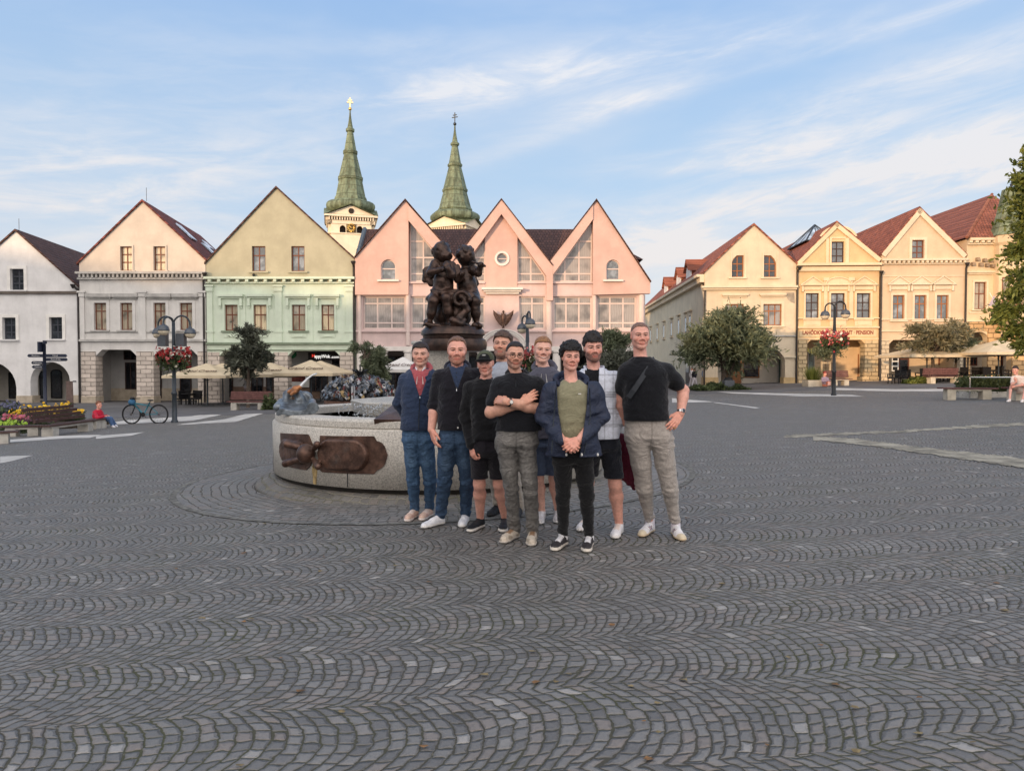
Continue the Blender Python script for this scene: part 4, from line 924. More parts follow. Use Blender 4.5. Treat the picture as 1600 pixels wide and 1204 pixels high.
ul, ur = b.u(1376), b.u(1507); wl, wr = b.w(402), b.w(404); ua, wa = m(1436, 325.5); wc0, wc1 = b.w(418), b.w(409.5)
gq = b.R(1425, 1443.7, 375, 409); gq = (gq[0], gq[1], wc1 + .05, gq[3])
wall(b, [(ul, wc0), (ur, wc0), (ur, wr), (ua, wa), (ul, wl)], [hole(*gq)], 'gable', PB)
window(b, *gq, M_BROWN, G_GREY, 2, (.33, .66), sur=PBT, surw=.2)
rk = MB()
for (pa, pb) in (((ul - .05, wl), (ua, wa)), ((ua, wa), (ur + .05, wr))):
 e = (Vector(pb) - Vector(pa)).normalized(); nn = Vector((e.y, -e.x))
 if nn.y > 0: nn = -nn
 rk.prism([pa, pb, (pb[0] + nn.x * .34, pb[1] + nn.y * .34), (pa[0] + nn.x * .34, pa[1] + nn.y * .34)], -.14, -.003)
rk.build('verge_trim', PBT, b.root)
fw_ = [b.R(x0, x1, 461, 500) for x0, x1 in ((1395, 1412.8), (1429, 1447), (1463.6, 1481.5))]
wall(b, [(ul, 0), (ur, 0), (ur, wc0), (ul, wc0)], [hole(*q) for q in fw_], 'wall', PB, notches=[champoly(b.u(1389), b.u(1501), 0, b.w(532), .35)], th=.8)
for q in fw_: window(b, *q, M_ORANGEW, G_GREY, 2, (.66,), sur=PBT, surw=.16, sill=PBT, hood=ped_hood(b, q, 'tri', PBT))
bx = [(ul - .03, ur + .03, -.34, 0, b.w(412.5), wc1), (ul, ur, -.14, 0, wc0, b.w(416.2))]
for k in range(18): x = ul + (ur - ul) * (k + .3) / 18; bx.append((x, x + .16, -.28, 0, b.w(416.2) + .002, b.w(412.5) - .002))
strips(b, 'cornice', PBT, bx); strips(b, 'string_course', PBT, [(ul, ur, -.1, 0, b.w(501.8), b.w(500.2)), (ul, ur, -.1, 0, b.w(519.5), b.w(517.8)), (ul, ur, -.05, 0, b.w(436), b.w(434.8))])
each(b, 'stone_pier', STONEW, [(b.u(1377), b.u(1389) + .015, -.05, .79, 0, b.w(532.5)), (b.u(1501) - .015, b.u(1507), -.05, .79, 0, b.w(532.5))])
each(b, 'pier_foot', STONEW, [(b.u(1377), b.u(1389) + .25, -.16, .85, 0, b.w(591))])
gable_roof(b, ul, wl, ua, wa, ur, wr, T_RED, 13, .0, over=.1); body(b, ul, ur, wl, wr, ua, wa, PB, 13, 0, .8)
loggia(b, ul + .1, ur - .05, b.w(529), plaster('arcade_tan', (.55, .43, .29), .1), 3.0)
shop(b, 1404, 1419, 552, 596, 3.0, M_BROWN, DG, 'door', 1, (.8,)); shop(b, 1466, 1481, 556, 570, 3.0, M_BROWN, DG, nx=2)
u0, u1, w0, w1 = b.R(1393.5, 1404, 556, 580, .7); o = part(b, 'menu_board', PBL, lambda q: q.box(u0, u1, .7, .74, w0, w1))
part(b, 'menu_sheet', M_BLACK, lambda q: [q.box(u0 + .08, u1 - .08, .688, .698, w0 + (w1 - w0) * f, w0 + (w1 - w0) * (f + .22)) for f in (.08, .39, .70)], parent=o)
pipe(b, 1507, 412, 600, .0)
b = RB('ornate_house', 'ornate cream house with big red hipped roof and green turret', 1509)
m = b.m
PE = plaster('warm_cream', (.62, .49, .33), .12); PET = plaster('warm_cream_trim', (.65, .55, .40), .1); ORST = ashlar('orange', (.56, .36, .18), .7, .34)
ul, ut = b.u(1509), b.u(1640); we = b.w(379)
q1 = b.R(1522.5, 1540.5, 440.5, 483)
nts = [archpoly(*b.R(x0, x1, 520, 600)[:2], 0, b.w(520), .55) for x0, x1 in ((1515.5, 1543), (1562.5, 1581), (1600, 1622))]
wall(b, [(ul, 0), (ut, 0), (ut, we), (ul, we)], [hole(*q1)], 'wall', PE, notches=nts, th=.7)
window(b, *q1, M_BROWN, G_CURT, 2, (.58,), sur=PET, surw=.14, sill=PET, hood=flat_hood(b, q1, b.w(431), b.w(429), PET, .6, .25))
strips(b, 'stone_front', ORST, [(ul, b.u(1515.5) , -.12, -.002, 0, b.w(505)), (b.u(1515.5), b.u(1543), -.12, -.002, b.w(518), b.w(505)), (b.u(1543), b.u(1562.5), -.12, -.002, 0, b.w(505)), (b.u(1562.5), ut, -.12, -.002, b.w(518), b.w(505)), (b.u(1581), b.u(1600), -.119, -.002, 0, b.w(518.1))])
bx = [(ul, ut, -.45, 0, b.w(383), we), (ul, ut, -.2, 0, b.w(389), b.w(386.5))]
for k in range(14): x = ul + k * .42; bx.append((x, x + .22, -.38, 0, b.w(386.5), b.w(383.1)))
strips(b, 'cornice', PET, bx)
strips(b, 'string_course', PET, [(ul, b.u(1556), -.14, 0, b.w(504.8), b.w(503)), (b.u(1514), b.u(1552), -.05, 0, b.w(492), b.w(489))])
bx = []
for x, y in ((1517, 418), (1524, 411), (1529, 419), (1535, 412.5), (1539, 420), (1544.5, 413), (1547.5, 421)): bx.append((b.u(x - 2), b.u(x + 2), -.3, -.003, b.w(y + 2.5), b.w(y - 2.5)))
strips(b, 'relief_bracket', mat('dark_tan_stone', (.26, .19, .13), .9, .2, 2), bx)
cb = (b.u(1574), -.2); R8 = 1.15
mb = MB(); mb.lathe([(R8, b.w(505)), (R8, b.w(392)), (R8 * 1.12, b.w(388)), (R8 * 1.16, b.w(380)), (R8 * 1.16, b.w(377.5))], 8, (cb[0], cb[1], 0), math.pi / 8); mb.lathe([(.3, b.w(517)), (R8, b.w(505.2))], 8, (cb[0], cb[1], 0), math.pi / 8); mb.build('oriel', PE, b.root)
mb = MB(); mb.lathe([(R8 * 1.24, b.w(377)), (R8 * 1.12, b.w(372)), (R8 * .82, b.w(345)), (R8 * .52, b.w(307)), (.02, b.w(306.5))], 8, (cb[0], cb[1], 0), math.pi / 8); mb.build('turret_roof', COPPER, b.root)
mb = MB(); mb.tube([(cb[0], cb[1], b.w(307)), (cb[0], cb[1], b.w(284))], [.07, .02], 6); mb.ball((cb[0], cb[1], b.w(300)), .12, 8); mb.tube([(cb[0] - .25, cb[1], b.w(293)), (cb[0] + .25, cb[1], b.w(294))], .02, 5); mb.build('finial', M_IRON, b.root)
for k in (-1, 0):
 an = -math.pi / 2 + k * math.pi / 4; mb = MB(); rr_ = R8 * math.cos(math.pi / 8); mb.box(-.22, .22, -rr_ - .03, -rr_ + .02, b.w(482), b.w(440)); mb.xf(Matrix.Translation((cb[0], cb[1], 0)) @ Matrix.Rotation(k * math.pi / 4, 4, 'Z')); wo_ = mb.build('window', M_BROWN, b.root)
 mb = MB(); mb.box(-.15, .15, -rr_ - .045, -rr_ - .032, b.w(480), b.w(442)); mb.xf(Matrix.Translation((cb[0], cb[1], 0)) @ Matrix.Rotation(k * math.pi / 4, 4, 'Z')); mb.build('pane', G_CURT, wo_)
part(b, 'wall_lantern', M_BLACK, lambda q: (q.box(b.u(1567) - .13, b.u(1567) + .13, -1.6, -1.35, b.w(399), b.w(393)), q.tube([(b.u(1567), -1.2, b.w(391.5)), (b.u(1567), -1.47, b.w(391.5)), (b.u(1567), -1.47, b.w(393))], .03, 5)))
def hip(q):
 w0 = we; pk = m(1550, 303.5, 5.5); u0, u1 = ul - .3, b.u(1640); rd = 26
 A = (u0, -.5, w0); B = (u1, -.5, w0); C = (pk[0], 5.5, pk[1]); D_ = (pk[0] - 1.0, rd, pk[1]); E = (u0, rd, w0); Bk = (u1, rd, w0)
 q.add([A, B, C, D_, E, Bk], [(0, 1, 2), (0, 2, 3, 4), (1, 5, 3, 2), (4, 3, 5)])
part(b, 'roof', T_REDX, hip)
part(b, 'ridge_tiles', mat('ridge_tile_red', (.26, .10, .06), .8, .2, 3), lambda q: (q.tube([(ul - .3, -.5, we), (m(1550, 303.5, 5.5)[0], 5.5, m(1550, 303.5, 5.5)[1])], .12, 6)))
part(b, 'side_wall', PE, lambda q: (q.quad((ul, .7, 0), (ul, .7, we), (ul, 26, we), (ul, 26, 0)), q.quad((ut, .7, 0), (ut, 26, 0), (ut, 26, we), (ut, .7, we)), q.box(ul, ut, 26, 26.2, 0, we)))
loggia(b, ul + .1, ut - .1, b.w(516), plaster('arcade_pale', (.60, .53, .43), .1), 3.2)
shop(b, 1514, 1526, 556, 571, 3.2, M_BROWN, DG, nx=2); shop(b, 1562, 1566, 552, 590, 3.2, M_BROWN, DG, 'door')
b = RB('rear_house', 'long red tiled roof of a house standing behind the beige house', 1330)
def rr2(q):
 u0, u1 = b.m(1360, 400, 14)[0], b.m(1500, 400, 14)[0]
 a = b.m(1338, 372, 15); c = b.m(1434, 330, 15)
 q.box(u0, u1, 15, 22, 0, b.m(1400, 405, 15)[1])
part(b, 'wall', PB, rr2)
# ================================================================== houses across the square, behind the viewpoint: they throw the evening shade
def plain_house(label, x0, x1, y, ridge, eave, m_):
 t = thing('town_house', label, 'house', (x0, y, float(gz(x0, y))), 0); w_ = x1 - x0
 mb = MB(); mb.box(0, w_, -12, 0, -.5, eave); mb.build('wall', m_, t)
 mb = MB(); mb.prism([(-.3, eave + .01), (w_ + .3, eave + .01), (w_ / 2 + w_ * .12, ridge), (w_ / 2 - w_ * .12, ridge)], -12.3, .3); mb.build('roof', T_RED, t)
 for k in range(int(w_ // 3)):
  for z0 in (1.2, 4.6, 8.0):
   if z0 + 1.6 > eave: continue
   mb = MB(); mb.box(1 + k * 3, 2.1 + k * 3, .0, .05, z0, z0 + 1.6); wn = mb.build('window', M_WHITE, t); mb = MB(); mb.box(1.08 + k * 3, 2.02 + k * 3, .052, .06, z0 + .08, z0 + 1.52); mb.build('pane', G_DARK, wn)
YB = -32.0
for i, (x0, x1, rg, ev) in enumerate(OCC): plain_house('%s rendered house with red roof across the square, behind the viewer' % 'cream ochre grey white pink tan blue green beige'.split()[i], x0, x1, YB, rg, ev, plaster('far_row', (.55, .50, .42)))
# ================================================================== solid modelling of rounded bodies: blended shapes on a grid, skinned as one surface
def n3(x, y, z, seed=0):
 r = np.random.RandomState(seed); out = 0
 for i in range(6):
  k = r.normal(size=3); k /= np.linalg.norm(k); ph = r.uniform(0, 6.28, 2); w = r.uniform(.7, 1.6)
  out = out + np.sin((k[0] * x + k[1] * y + k[2] * z) * w * 3.1 + ph[0] + 1.3 * np.sin((k[1] * x - k[2] * y + k[0] * z) * 1.7 + ph[1]))
 return out / 6
class SDF:
 def __init__(s, lo, hi, v):
  s.lo = np.array(lo, float); s.v = v; s.n = np.maximum(4, np.ceil((np.array(hi) - s.lo) / v).astype(int) + 1)
  s.f = np.full(s.n, .3, np.float32); s.ax = [s.lo[i] + v * np.arange(s.n[i]) for i in range(3)]
 def win(s, lo, hi):
  a = [int(max(0, math.floor((lo[i] - s.lo[i]) / s.v))) for i in range(3)]; b = [int(min(s.n[i], math.ceil((hi[i] - s.lo[i]) / s.v) + 1)) for i in range(3)]
  if any(b[i] <= a[i] for i in range(3)): return None
  sl = tuple(slice(a[i], b[i]) for i in range(3))
  return sl, s.ax[0][sl[0]][:, None, None], s.ax[1][sl[1]][None, :, None], s.ax[2][sl[2]][None, None, :]
 def put(s, sl, d, k):
  a = s.f[sl]
  if k > 0: h = np.maximum(k - np.abs(a - d), 0) / k; s.f[sl] = np.minimum(a, d) - h * h * k * .25
  else: s.f[sl] = np.minimum(a, d)
 def cut(s, sl, d, k=0.0):
  a = s.f[sl]; b = -d
  if k > 0: h = np.maximum(k - np.abs(a - b), 0) / k; s.f[sl] = np.maximum(a, b) + h * h * k * .25
  else: s.f[sl] = np.maximum(a, b)
 def cone(s, a, b, ra, rb, k=.02, sub=False, flat=None):
  a = np.array(a, float); b = np.array(b, float); m = max(ra, rb) * (max(1, 1 / flat[1]) if flat else 1) + k + .02
  w = s.win(np.minimum(a, b) - m, np.maximum(a, b) + m)
  if w is None: return s
  sl, X, Y, Z = w; d = b - a; L = float(d @ d) + 1e-12
  px, py, pz = X - a[0], Y - a[1], Z - a[2]
  t = np.clip((px * d[0] + py * d[1] + pz * d[2]) / L, 0, 1)
  qx, qy, qz = px - t * d[0], py - t * d[1], pz - t * d[2]
  if flat:
   n = np.array(flat[0], float); n /= np.linalg.norm(n); c = (qx * n[0] + qy * n[1] + qz * n[2]) * (flat[1] - 1)
   qx, qy, qz = qx + c * n[0], qy + c * n[1], qz + c * n[2]
  dist = np.sqrt(qx * qx + qy * qy + qz * qz) - (ra + (rb - ra) * t)
  (s.cut if sub else s.put)(sl, dist, k); return s
 def chain(s, pts, rs, k=.02):
  for i in range(len(pts) - 1): s.cone(pts[i], pts[i + 1], rs[i], rs[i + 1], k)
  return s
 def ell(s, c, r, k=.02, R=None, sub=False):
  c = np.array(c, float); r = np.array(r, float); m = max(r) + k + .02; w = s.win(c - m, c + m)
  if w is None: return s
  sl, X, Y, Z = w; p = [X - c[0], Y - c[1], Z - c[2]]
  if R is not None:
   R = np.array(R); p = [R[0][i] * p[0] + R[1][i] * p[1] + R[2][i] * p[2] for i in range(3)]
  k0 = np.sqrt(sum((p[i] / r[i]) ** 2 for i in range(3))); k1 = np.sqrt(sum((p[i] / r[i] ** 2) ** 2 for i in range(3))) + 1e-9
  (s.cut if sub else s.put)(sl, k0 * (k0 - 1) / k1, k); return s
 def loft(s, rows, k=.03, e=2.3, grow=0.0, cap=None):
  """rows: (z, x0, x1, y0, y1)"""
  rows = sorted(rows); r = np.array(rows, float); g = grow; z0, z1 = r[0, 0], r[-1, 0]
  w = s.win((r[:, 1].min() - .1, r[:, 3].min() - .1, z0 - .06), (r[:, 2].max() + .1, r[:, 4].max() + .1, z1 + .06)); sl, X, Y, Z = w
  zz = Z.ravel(); I = lambda c: np.interp(zz, r[:, 0], c)[None, None, :]
  cx = I((r[:, 1] + r[:, 2]) / 2); a = I((r[:, 2] - r[:, 1]) / 2) + g; cy = I((r[:, 3] + r[:, 4]) / 2); b = I((r[:, 4] - r[:, 3]) / 2) + g
  n = (np.abs((X - cx) / a) ** e + np.abs((Y - cy) / b) ** e) ** (1 / e)
  d = (n - 1) * np.minimum(a, b)
  d = np.maximum(d, np.maximum(z0 - Z, Z - z1)); s.put(sl, d, k); return s
 def below(s, z, cutfn=None):
  """cut away everything under height z (a hem)"""
  Z = s.ax[2][None, None, :]; s.f = np.maximum(s.f, (z - Z).astype(np.float32)); return s
 def above(s, z): Z = s.ax[2][None, None, :]; s.f = np.maximum(s.f, (Z - z).astype(np.float32)); return s
 def grid(s): return s.ax[0][:, None, None], s.ax[1][None, :, None], s.ax[2][None, None, :]
 def ripple(s, amp, fx, fy, fz, seed=0, wt=None):
  X, Y, Z = s.grid(); d = amp * n3(X * fx, Y * fy, Z * fz, seed)
  if wt is not None: d = d * wt(X, Y, Z)
  s.f = s.f + d.astype(np.float32); return s
 def mesh(s):
  f = s.f; f = f.copy(); f[0] = f[-1] = .3; f[:, 0] = f[:, -1] = .3; f[:, :, 0] = f[:, :, -1] = .3
  ins = f < 0; nx, ny, nz = [n - 1 for n in f.shape]
  cnt = np.zeros((nx, ny, nz), np.int8)
  cor = [(i, j, k) for i in (0, 1) for j in (0, 1) for k in (0, 1)]
  for i, j, k in cor: cnt += ins[i:i + nx, j:j + ny, k:k + nz]
  act = (cnt > 0) & (cnt < 8); ids = np.argwhere(act); n = len(ids)
  if n == 0: return np.zeros((0, 3)), np.zeros((0, 4), int)
  idx = np.full(act.shape, -1, np.int64); idx[act] = np.arange(n)
  V = {c: f[ids[:, 0] + c[0], ids[:, 1] + c[1], ids[:, 2] + c[2]] for c in cor}
  acc = np.zeros((n, 3)); m = np.zeros(n)
  for c in cor:
   for ax in range(3):
    if c[ax] == 0:
     d = list(c); d[ax] = 1; d = tuple(d); a, b = V[c], V[d]; x = (a < 0) != (b < 0)
     t = np.where(x, a / (a - b + 1e-12), 0); p = np.zeros((n, 3)); p[:] = c; p[:, ax] += t
     acc += p * x[:, None]; m += x
  vs = (ids + acc / m[:, None]) * s.v + s.lo
  qs = []
  for ax in range(3):
   o = [1, 1, 1]; hi = [nx, ny, nz]
   sl0 = [slice(1, nx), slice(1, ny), slice(1, nz)]; sl0[ax] = slice(0, (nx, ny, nz)[ax])
   sl1 = list(sl0); sl1[ax] = slice(1, (nx, ny, nz)[ax] + 1)
   A, B = ins[tuple(sl0)], ins[tuple(sl1)]; e = np.argwhere(A != B); sgn = A[tuple(e.T)]
   off = [1, 1, 1]; off[ax] = 0; e = e + off
   u, w = [(1, 2), (2, 0), (0, 1)][ax]
   def g(du, dw):
    q = e.copy(); q[:, u] -= du; q[:, w] -= dw; return idx[tuple(q.T)]
   q = np.stack([g(1, 1), g(0, 1), g(0, 0), g(1, 0)], 1); q[~sgn] = q[~sgn][:, ::-1]; qs.append(q)
  Q = np.concatenate(qs); return vs, Q[(Q >= 0).all(1)]
def smooth_v(v, q, it=1, lam=.5):
 for _ in range(it):
  acc = np.zeros_like(v); m = np.zeros(len(v))
  for a, b in ((0, 1), (1, 2), (2, 3), (3, 0)):
   np.add.at(acc, q[:, a], v[q[:, b]]); np.add.at(acc, q[:, b], v[q[:, a]]); np.add.at(m, q[:, a], 1); np.add.at(m, q[:, b], 1)
  v = v + lam * (acc / np.maximum(m, 1)[:, None] - v)
 return v
def np_obj(name, v, q, m_, parent=None, col=None, loc=(0, 0, 0)):
 me = bpy.data.meshes.new(name); v = np.asarray(v, float) - np.array(loc)
 me.vertices.add(len(v)); me.vertices.foreach_set('co', v.astype(np.float32).ravel())
 k = q.shape[1]; me.loops.add(q.size); me.loops.foreach_set('vertex_index', q.astype(np.int32).ravel())
 me.polygons.add(len(q)); me.polygons.foreach_set('loop_start', np.arange(0, q.size, k, dtype=np.int32))
 me.polygons.foreach_set('use_smooth', np.ones(len(q), bool))
 if col is not None:
  a = me.attributes.new('Col', 'FLOAT_COLOR', 'POINT'); c = np.ones((len(v), 4), np.float32); c[:, :3] = col; a.data.foreach_set('color', c.ravel())
 me.update(calc_edges=True); me.validate(); me.materials.append(m_); o = bpy.data.objects.new(name, me); COL.objects.link(o)
 if parent: o.parent = parent
 return o
def colmat(key, rough=.85, spec=.25, bump=.0015, bs=300, sss=0.0, mottling=.12, ms=30, sheen=0.0, crease=None):
 if key in MATS: return MATS[key]
 m_ = bpy.data.materials.new(key); m_.use_nodes = True; t = NT(m_.node_tree); p = t.n['Principled BSDF']
 a = t.new('ShaderNodeAttribute'); a.attribute_name = 'Col'; c = t.coord('Object')
 f = t.ss(t.noise(c, ms, 4, .6), .3, .7, 1 - mottling, 1 + mottling); g = t.xyz(f, f, f)
 t.l.new(t.mix(1.0, a.outputs[0], g, 'MULTIPLY'), p.inputs['Base Color']); p.inputs['Roughness'].default_value = rough; p.inputs['Specular IOR Level'].default_value = spec
 if sss: p.inputs['Subsurface Weight'].default_value = sss; p.inputs['Subsurface Radius'].default_value = (.012, .005, .003); p.inputs['Subsurface Scale'].default_value = 1.0
 if sheen: p.inputs['Sheen Weight'].default_value = sheen
 bn = t.new('ShaderNodeBump'); bn.inputs['Distance'].default_value = bump; t.l.new(t.noise(c, bs, 2, .6), bn.inputs['Height'])
 if crease:
  s = t.sep(c); cv = t.xyz(t.mul(s[0], crease[1]), t.mul(s[1], crease[1]), t.mul(s[2], crease[2])); w_ = t.noise(cv, 1.0, 3, .55, 1.6)
  b2 = t.new('ShaderNodeBump'); b2.inputs['Distance'].default_value = crease[0]; t.l.new(t.m('ABSOLUTE', t.sub(w_, .5)), b2.inputs['Height']); t.l.new(b2.outputs[0], bn.inputs['Normal'])
 t.l.new(bn.outputs[0], p.inputs['Normal'])
 MATS[key] = m_; return m_
# ================================================================== fountain
FC = Vector(((690 - 800) / F * 10.9, 10.9, 0)); FC.z = float(gz(FC.x, FC.y)); FRAD = 2.46
M_GRAN = mat('speckled_granite', (.40, .375, .33), .75, .10, 1.5, .003, 60, streak=.2)
def granite(key, col):
 m_ = bpy.data.materials.new(key); m_.use_nodes = True; t = NT(m_.node_tree); p = t.n['Principled BSDF']; c = t.coord('Object')
 v = t.noise(c, 55, 3, .75); w_ = t.noise(c, 1.4, 4, .6); s = t.sep(c)
 k = t.mix(t.ss(v, .36, .62), tuple(x * .68 for x in col), tuple(min(1, x * 1.18) for x in col)); k = t.mix(t.mul(t.ss(t.noise(c, 95, 2, .6), .6, .7), .7), k, (.10, .09, .08))
 k = t.mix(t.mul(t.ss(w_, .5, .75), .3), k, tuple(x * .6 for x in col))
 st = t.noise(t.xyz(t.mul(s[0], 4.0), t.mul(s[1], 4.0), t.mul(s[2], .5)), 1.5, 4, .6); k = t.mix(t.mul(t.ss(st, .55, .75), .3), k, (.16, .14, .11))
 t.l.new(k, p.inputs['Base Color']); p.inputs['Roughness'].default_value = .7
 bn = t.new('ShaderNodeBump'); bn.inputs['Distance'].default_value = .004; t.l.new(v, bn.inputs['Height']); t.l.new(bn.outputs[0], p.inputs['Normal']); return m_
M_GRAN = granite('speckled_granite', (.50, .47, .42)); M_GRAN2 = granite('pale_granite', (.44, .42, .38))
def bronze(key, a, b_, rough=.42, green=.25):
 m_ = bpy.data.materials.new(key); m_.use_nodes = True; t = NT(m_.node_tree); p = t.n['Principled BSDF']; c = t.coord('Object')
 n = t.noise(c, 7, 5, .65); k = t.mix(t.ss(n, .32, .68), a, b_); k = t.mix(t.mul(t.ss(t.noise(c, 3, 4, .6), .55, .75), green), k, (.10, .13, .13))
 t.l.new(k, p.inputs['Base Color']); p.inputs['Roughness'].default_value = rough; p.inputs['Metallic'].default_value = .55
 bn = t.new('ShaderNodeBump'); bn.inputs['Distance'].default_value = .004; t.l.new(t.noise(c, 45, 4, .7), bn.inputs['Height']); t.l.new(bn.outputs[0], p.inputs['Normal']); return m_
M_BRZ = bronze('dark_brown_bronze', (.055, .030, .022), (.15, .082, .058), .40); M_BRZD = bronze('blackened_bronze', (.020, .013, .011), (.075, .042, .031), .34, .1); M_BRZB = bronze('blue_grey_bronze', (.06, .07, .08), (.21, .24, .27), .42, .2)
ft = thing('fountain', 'round granite fountain basin with brown bronze reliefs on its wall', 'fountain', FC)
R = FRAD
def lat(prof, n=96):
 m_ = MB(); m_.lathe(prof, n); return m_
w_ = lat([(R - .34, .06), (R - .34, .80), (R - .36, .84)][::1] and [(R, .16), (R + .005, .86), (R - .01, .875)]).build('basin_wall', M_GRAN, ft, True)
o = lat([(R - .03, .875), (R - .045, .885), (R - .03, .895), (R - .03, .965), (R - .06, .995), (R - .30, 1.005), (R - .34, .98), (R - .34, .1)]).build('basin_rim', M_GRAN, ft); smooth_by_angle(o, 30)
lat([(R - .06, -.14), (R - .06, .16), (R, .162)]).build('shadow_joint', mat('dark_shadow_stone', (.045, .04, .035), .8, .2, 3), ft, True)  # recess under the wall, its shadow put into the near-black colour
M_RING = cobble('setts_in_rings', ring=(0, 0), su=.105, st=.12, tint=(.80, .78, .74), joint=(.20, .185, .15), jw=.012)
mb = MB(); mb.lathe([(R - .06, .10), (R + .03, .085), (R + .22, -.0), (R + .26, -.06)], 96); mb.build('sett_skirt', M_RING, ft, True)
M_RING2 = cobble('setts_in_rings_wide', ring=(FC.x, FC.y), su=.11, st=.11)
mb = MB(); n = 96; vs = []
for k in range(n):
 for r_ in (R + .2, R + 1.25): x, y = FC.x + r_ * math.cos(2 * math.pi * k / n), FC.y + r_ * math.sin(2 * math.pi * k / n); vs.append((x, y, float(gz(x, y)) + .004))
mb.add(vs, [(2 * k, 2 * k + 1, 2 * ((k + 1) % n) + 1, 2 * ((k + 1) % n)) for k in range(n)]); tag(mb.build('ring_paving', M_RING2), kind='structure')
mb = MB(); vs = []
for k in range(n):
 for r_ in (R + 1.24, R + 1.32): x, y = FC.x + r_ * math.cos(2 * math.pi * k / n), FC.y + r_ * math.sin(2 * math.pi * k / n); vs.append((x, y, float(gz(x, y)) + .008))
mb.add(vs, [(2 * k, 2 * k + 1, 2 * ((k + 1) % n) + 1, 2 * ((k + 1) % n)) for k in range(n)]); tag(mb.build('ring_border', mat('pale_ring_setts', (.16, .155, .14), .85, .4, 9, .008, 30)), kind='structure')
for k in range(8):      # upright joints of the wall slabs
 a = rad(-112 + 45 * k); mb = MB(); mb.box(-.006, .006, -R - .003, -R + .03, .17, .87); mb.xf(Matrix.Rotation(a + math.pi / 2, 4, 'Z')); mb.build('slab_joint', M_BLACK, ft)
wm = bpy.data.materials.new('pool_water'); wm.use_nodes = True; t = NT(wm.node_tree); p = t.n['Principled BSDF']; p.inputs['Base Color'].default_value = (.035, .055, .048, 1); p.inputs['Roughness'].default_value = .05; p.inputs['Specular IOR Level'].default_value = .7
bn = t.new('ShaderNodeBump'); bn.inputs['Distance'].default_value = .02; t.l.new(t.noise(t.coord('Object'), 9, 3, .6), bn.inputs['Height']); t.l.new(bn.outputs[0], p.inputs['Normal'])
lat([(.01, .86), (R - .33, .86)], 64).build('pool_surface', wm, ft)
ib = lat([(.5, .5), (1.25, .88), (1.36, .95), (1.38, 1.02), (1.40, 1.12), (1.36, 1.14), (1.22, 1.10), (.4, 1.08)], 8); ib.build('inner_bowl', M_GRAN2, ft)
lat([(.42, .5), (.42, 1.95), (.46, 1.98), (.46, 2.02)], 40).build('pedestal', M_GRAN, ft, True)
def wrap(mb_, a0, z0, lift=0.0):
 """bend a flat piece (x along the wall, y outwards, z up) round the basin"""
 out = []
 for x, y, z in mb_.v:
  a = a0 + x / R; r_ = R + y + lift; out.append((r_ * math.cos(a), r_ * math.sin(a), z0 + z))
 mb_.v = out; return mb_
def wangle(px, py):
 r = ray(px, py); o_ = Vector((0, 0, CAMZ)) - FC; a = r.x ** 2 + r.y ** 2; b_ = 2 * (o_.x * r.x + o_.y * r.y); c_ = o_.x ** 2 + o_.y ** 2 - R * R
 k = (-b_ - math.sqrt(max(0, b_ * b_ - 4 * a * c_))) / (2 * a); q = o_ + r * k; return math.atan2(q.y, q.x), q.z
def relief_panel(pts, name, lift=.02):
 ap = [wangle(*p_) for p_ in pts]; a0 = sum(a for a, z in ap) / len(ap); z0 = sum(z for a, z in ap) / len(ap)
 poly = [((a - a0) * R, z - z0) for a, z in ap]
 if sum(poly[i][0] * poly[(i + 1) % len(poly)][1] - poly[(i + 1) % len(poly)][0] * poly[i][1] for i in range(len(poly))) < 0: poly = poly[::-1]
 f = MB()
 xs_ = np.linspace(min(p_[0] for p_ in poly), max(p_[0] for p_ in poly), 30)
 def span(x):
  h = []
  for i in range(len(poly)):
   (x0, y0), (x1, y1) = poly[i], poly[(i + 1) % len(poly)]
   if (x0 - x) * (x1 - x) <= 0 and x0 != x1: h.append(y0 + (y1 - y0) * (x - x0) / (x1 - x0))
  return (min(h), max(h)) if h else (0, 0)
 sp = [span(min(max(x, xs_[0] + 1e-4), xs_[-1] - 1e-4)) for x in xs_]; vs = []
 for x, (l, h) in zip(xs_, sp): vs += [(x, 0, l), (x, lift, l), (x, lift, h), (x, 0, h)]
 f.add(vs, [(4 * i + k, 4 * i + 4 + k, 4 * i + 4 + (k + 1) % 4, 4 * i + (k + 1) % 4) for i in range(len(xs_) - 1) for k in range(4)] + [(0, 1, 2, 3), (4 * len(xs_) - 1, 4 * len(xs_) - 2, 4 * len(xs_) - 3, 4 * len(xs_) - 4)])
 wrap(f, a0, z0); o = f.build(name, M_BRZ, ft)
 bm = bmesh.new(); bm.from_mesh(o.data); bmesh.ops.recalc_face_normals(bm, faces=bm.faces); bm.to_mesh(o.data); bm.free(); return o
relief_panel([(440, 676), (483, 678), (491, 698), (488, 725), (480, 734), (450, 728), (441, 712)], 'bronze_relief')
relief_panel([(501, 680), (586, 681), (587, 688), (596, 690), (604, 700), (606, 711), (603, 724), (596, 732), (588, 735), (588, 740), (503, 737), (499, 725), (503, 700)], 'bronze_relief')
sd = SDF((FC.x - 2.6, FC.y - 2.8, FC.z - .1), (FC.x - .6, FC.y - .4, FC.z + 1.1), .012)
def WP(px, py, out=0.0):
 a, z = wangle(px, py); return np.array([FC.x + (R + out) * math.cos(a), FC.y + (R + out) * math.sin(a), FC.z + z])
for p0, p1, r_ in (((520, 709), (556, 710), .195), ((452, 703), (470, 706), .16)): sd.cone(WP(*p0, .0), WP(*p1, .0), r_, r_, .03)
X, Y, Z = sd.grid(); dist = np.sqrt((X - FC.x) ** 2 + (Y - FC.y) ** 2) - R
sd.f = np.maximum(sd.f, (dist - .085).astype(np.float32)); sd.ripple(.004, 60, 60, 60, 3)
sd.ell(WP(491, 707, .13), (.115, .115, .125), .015)
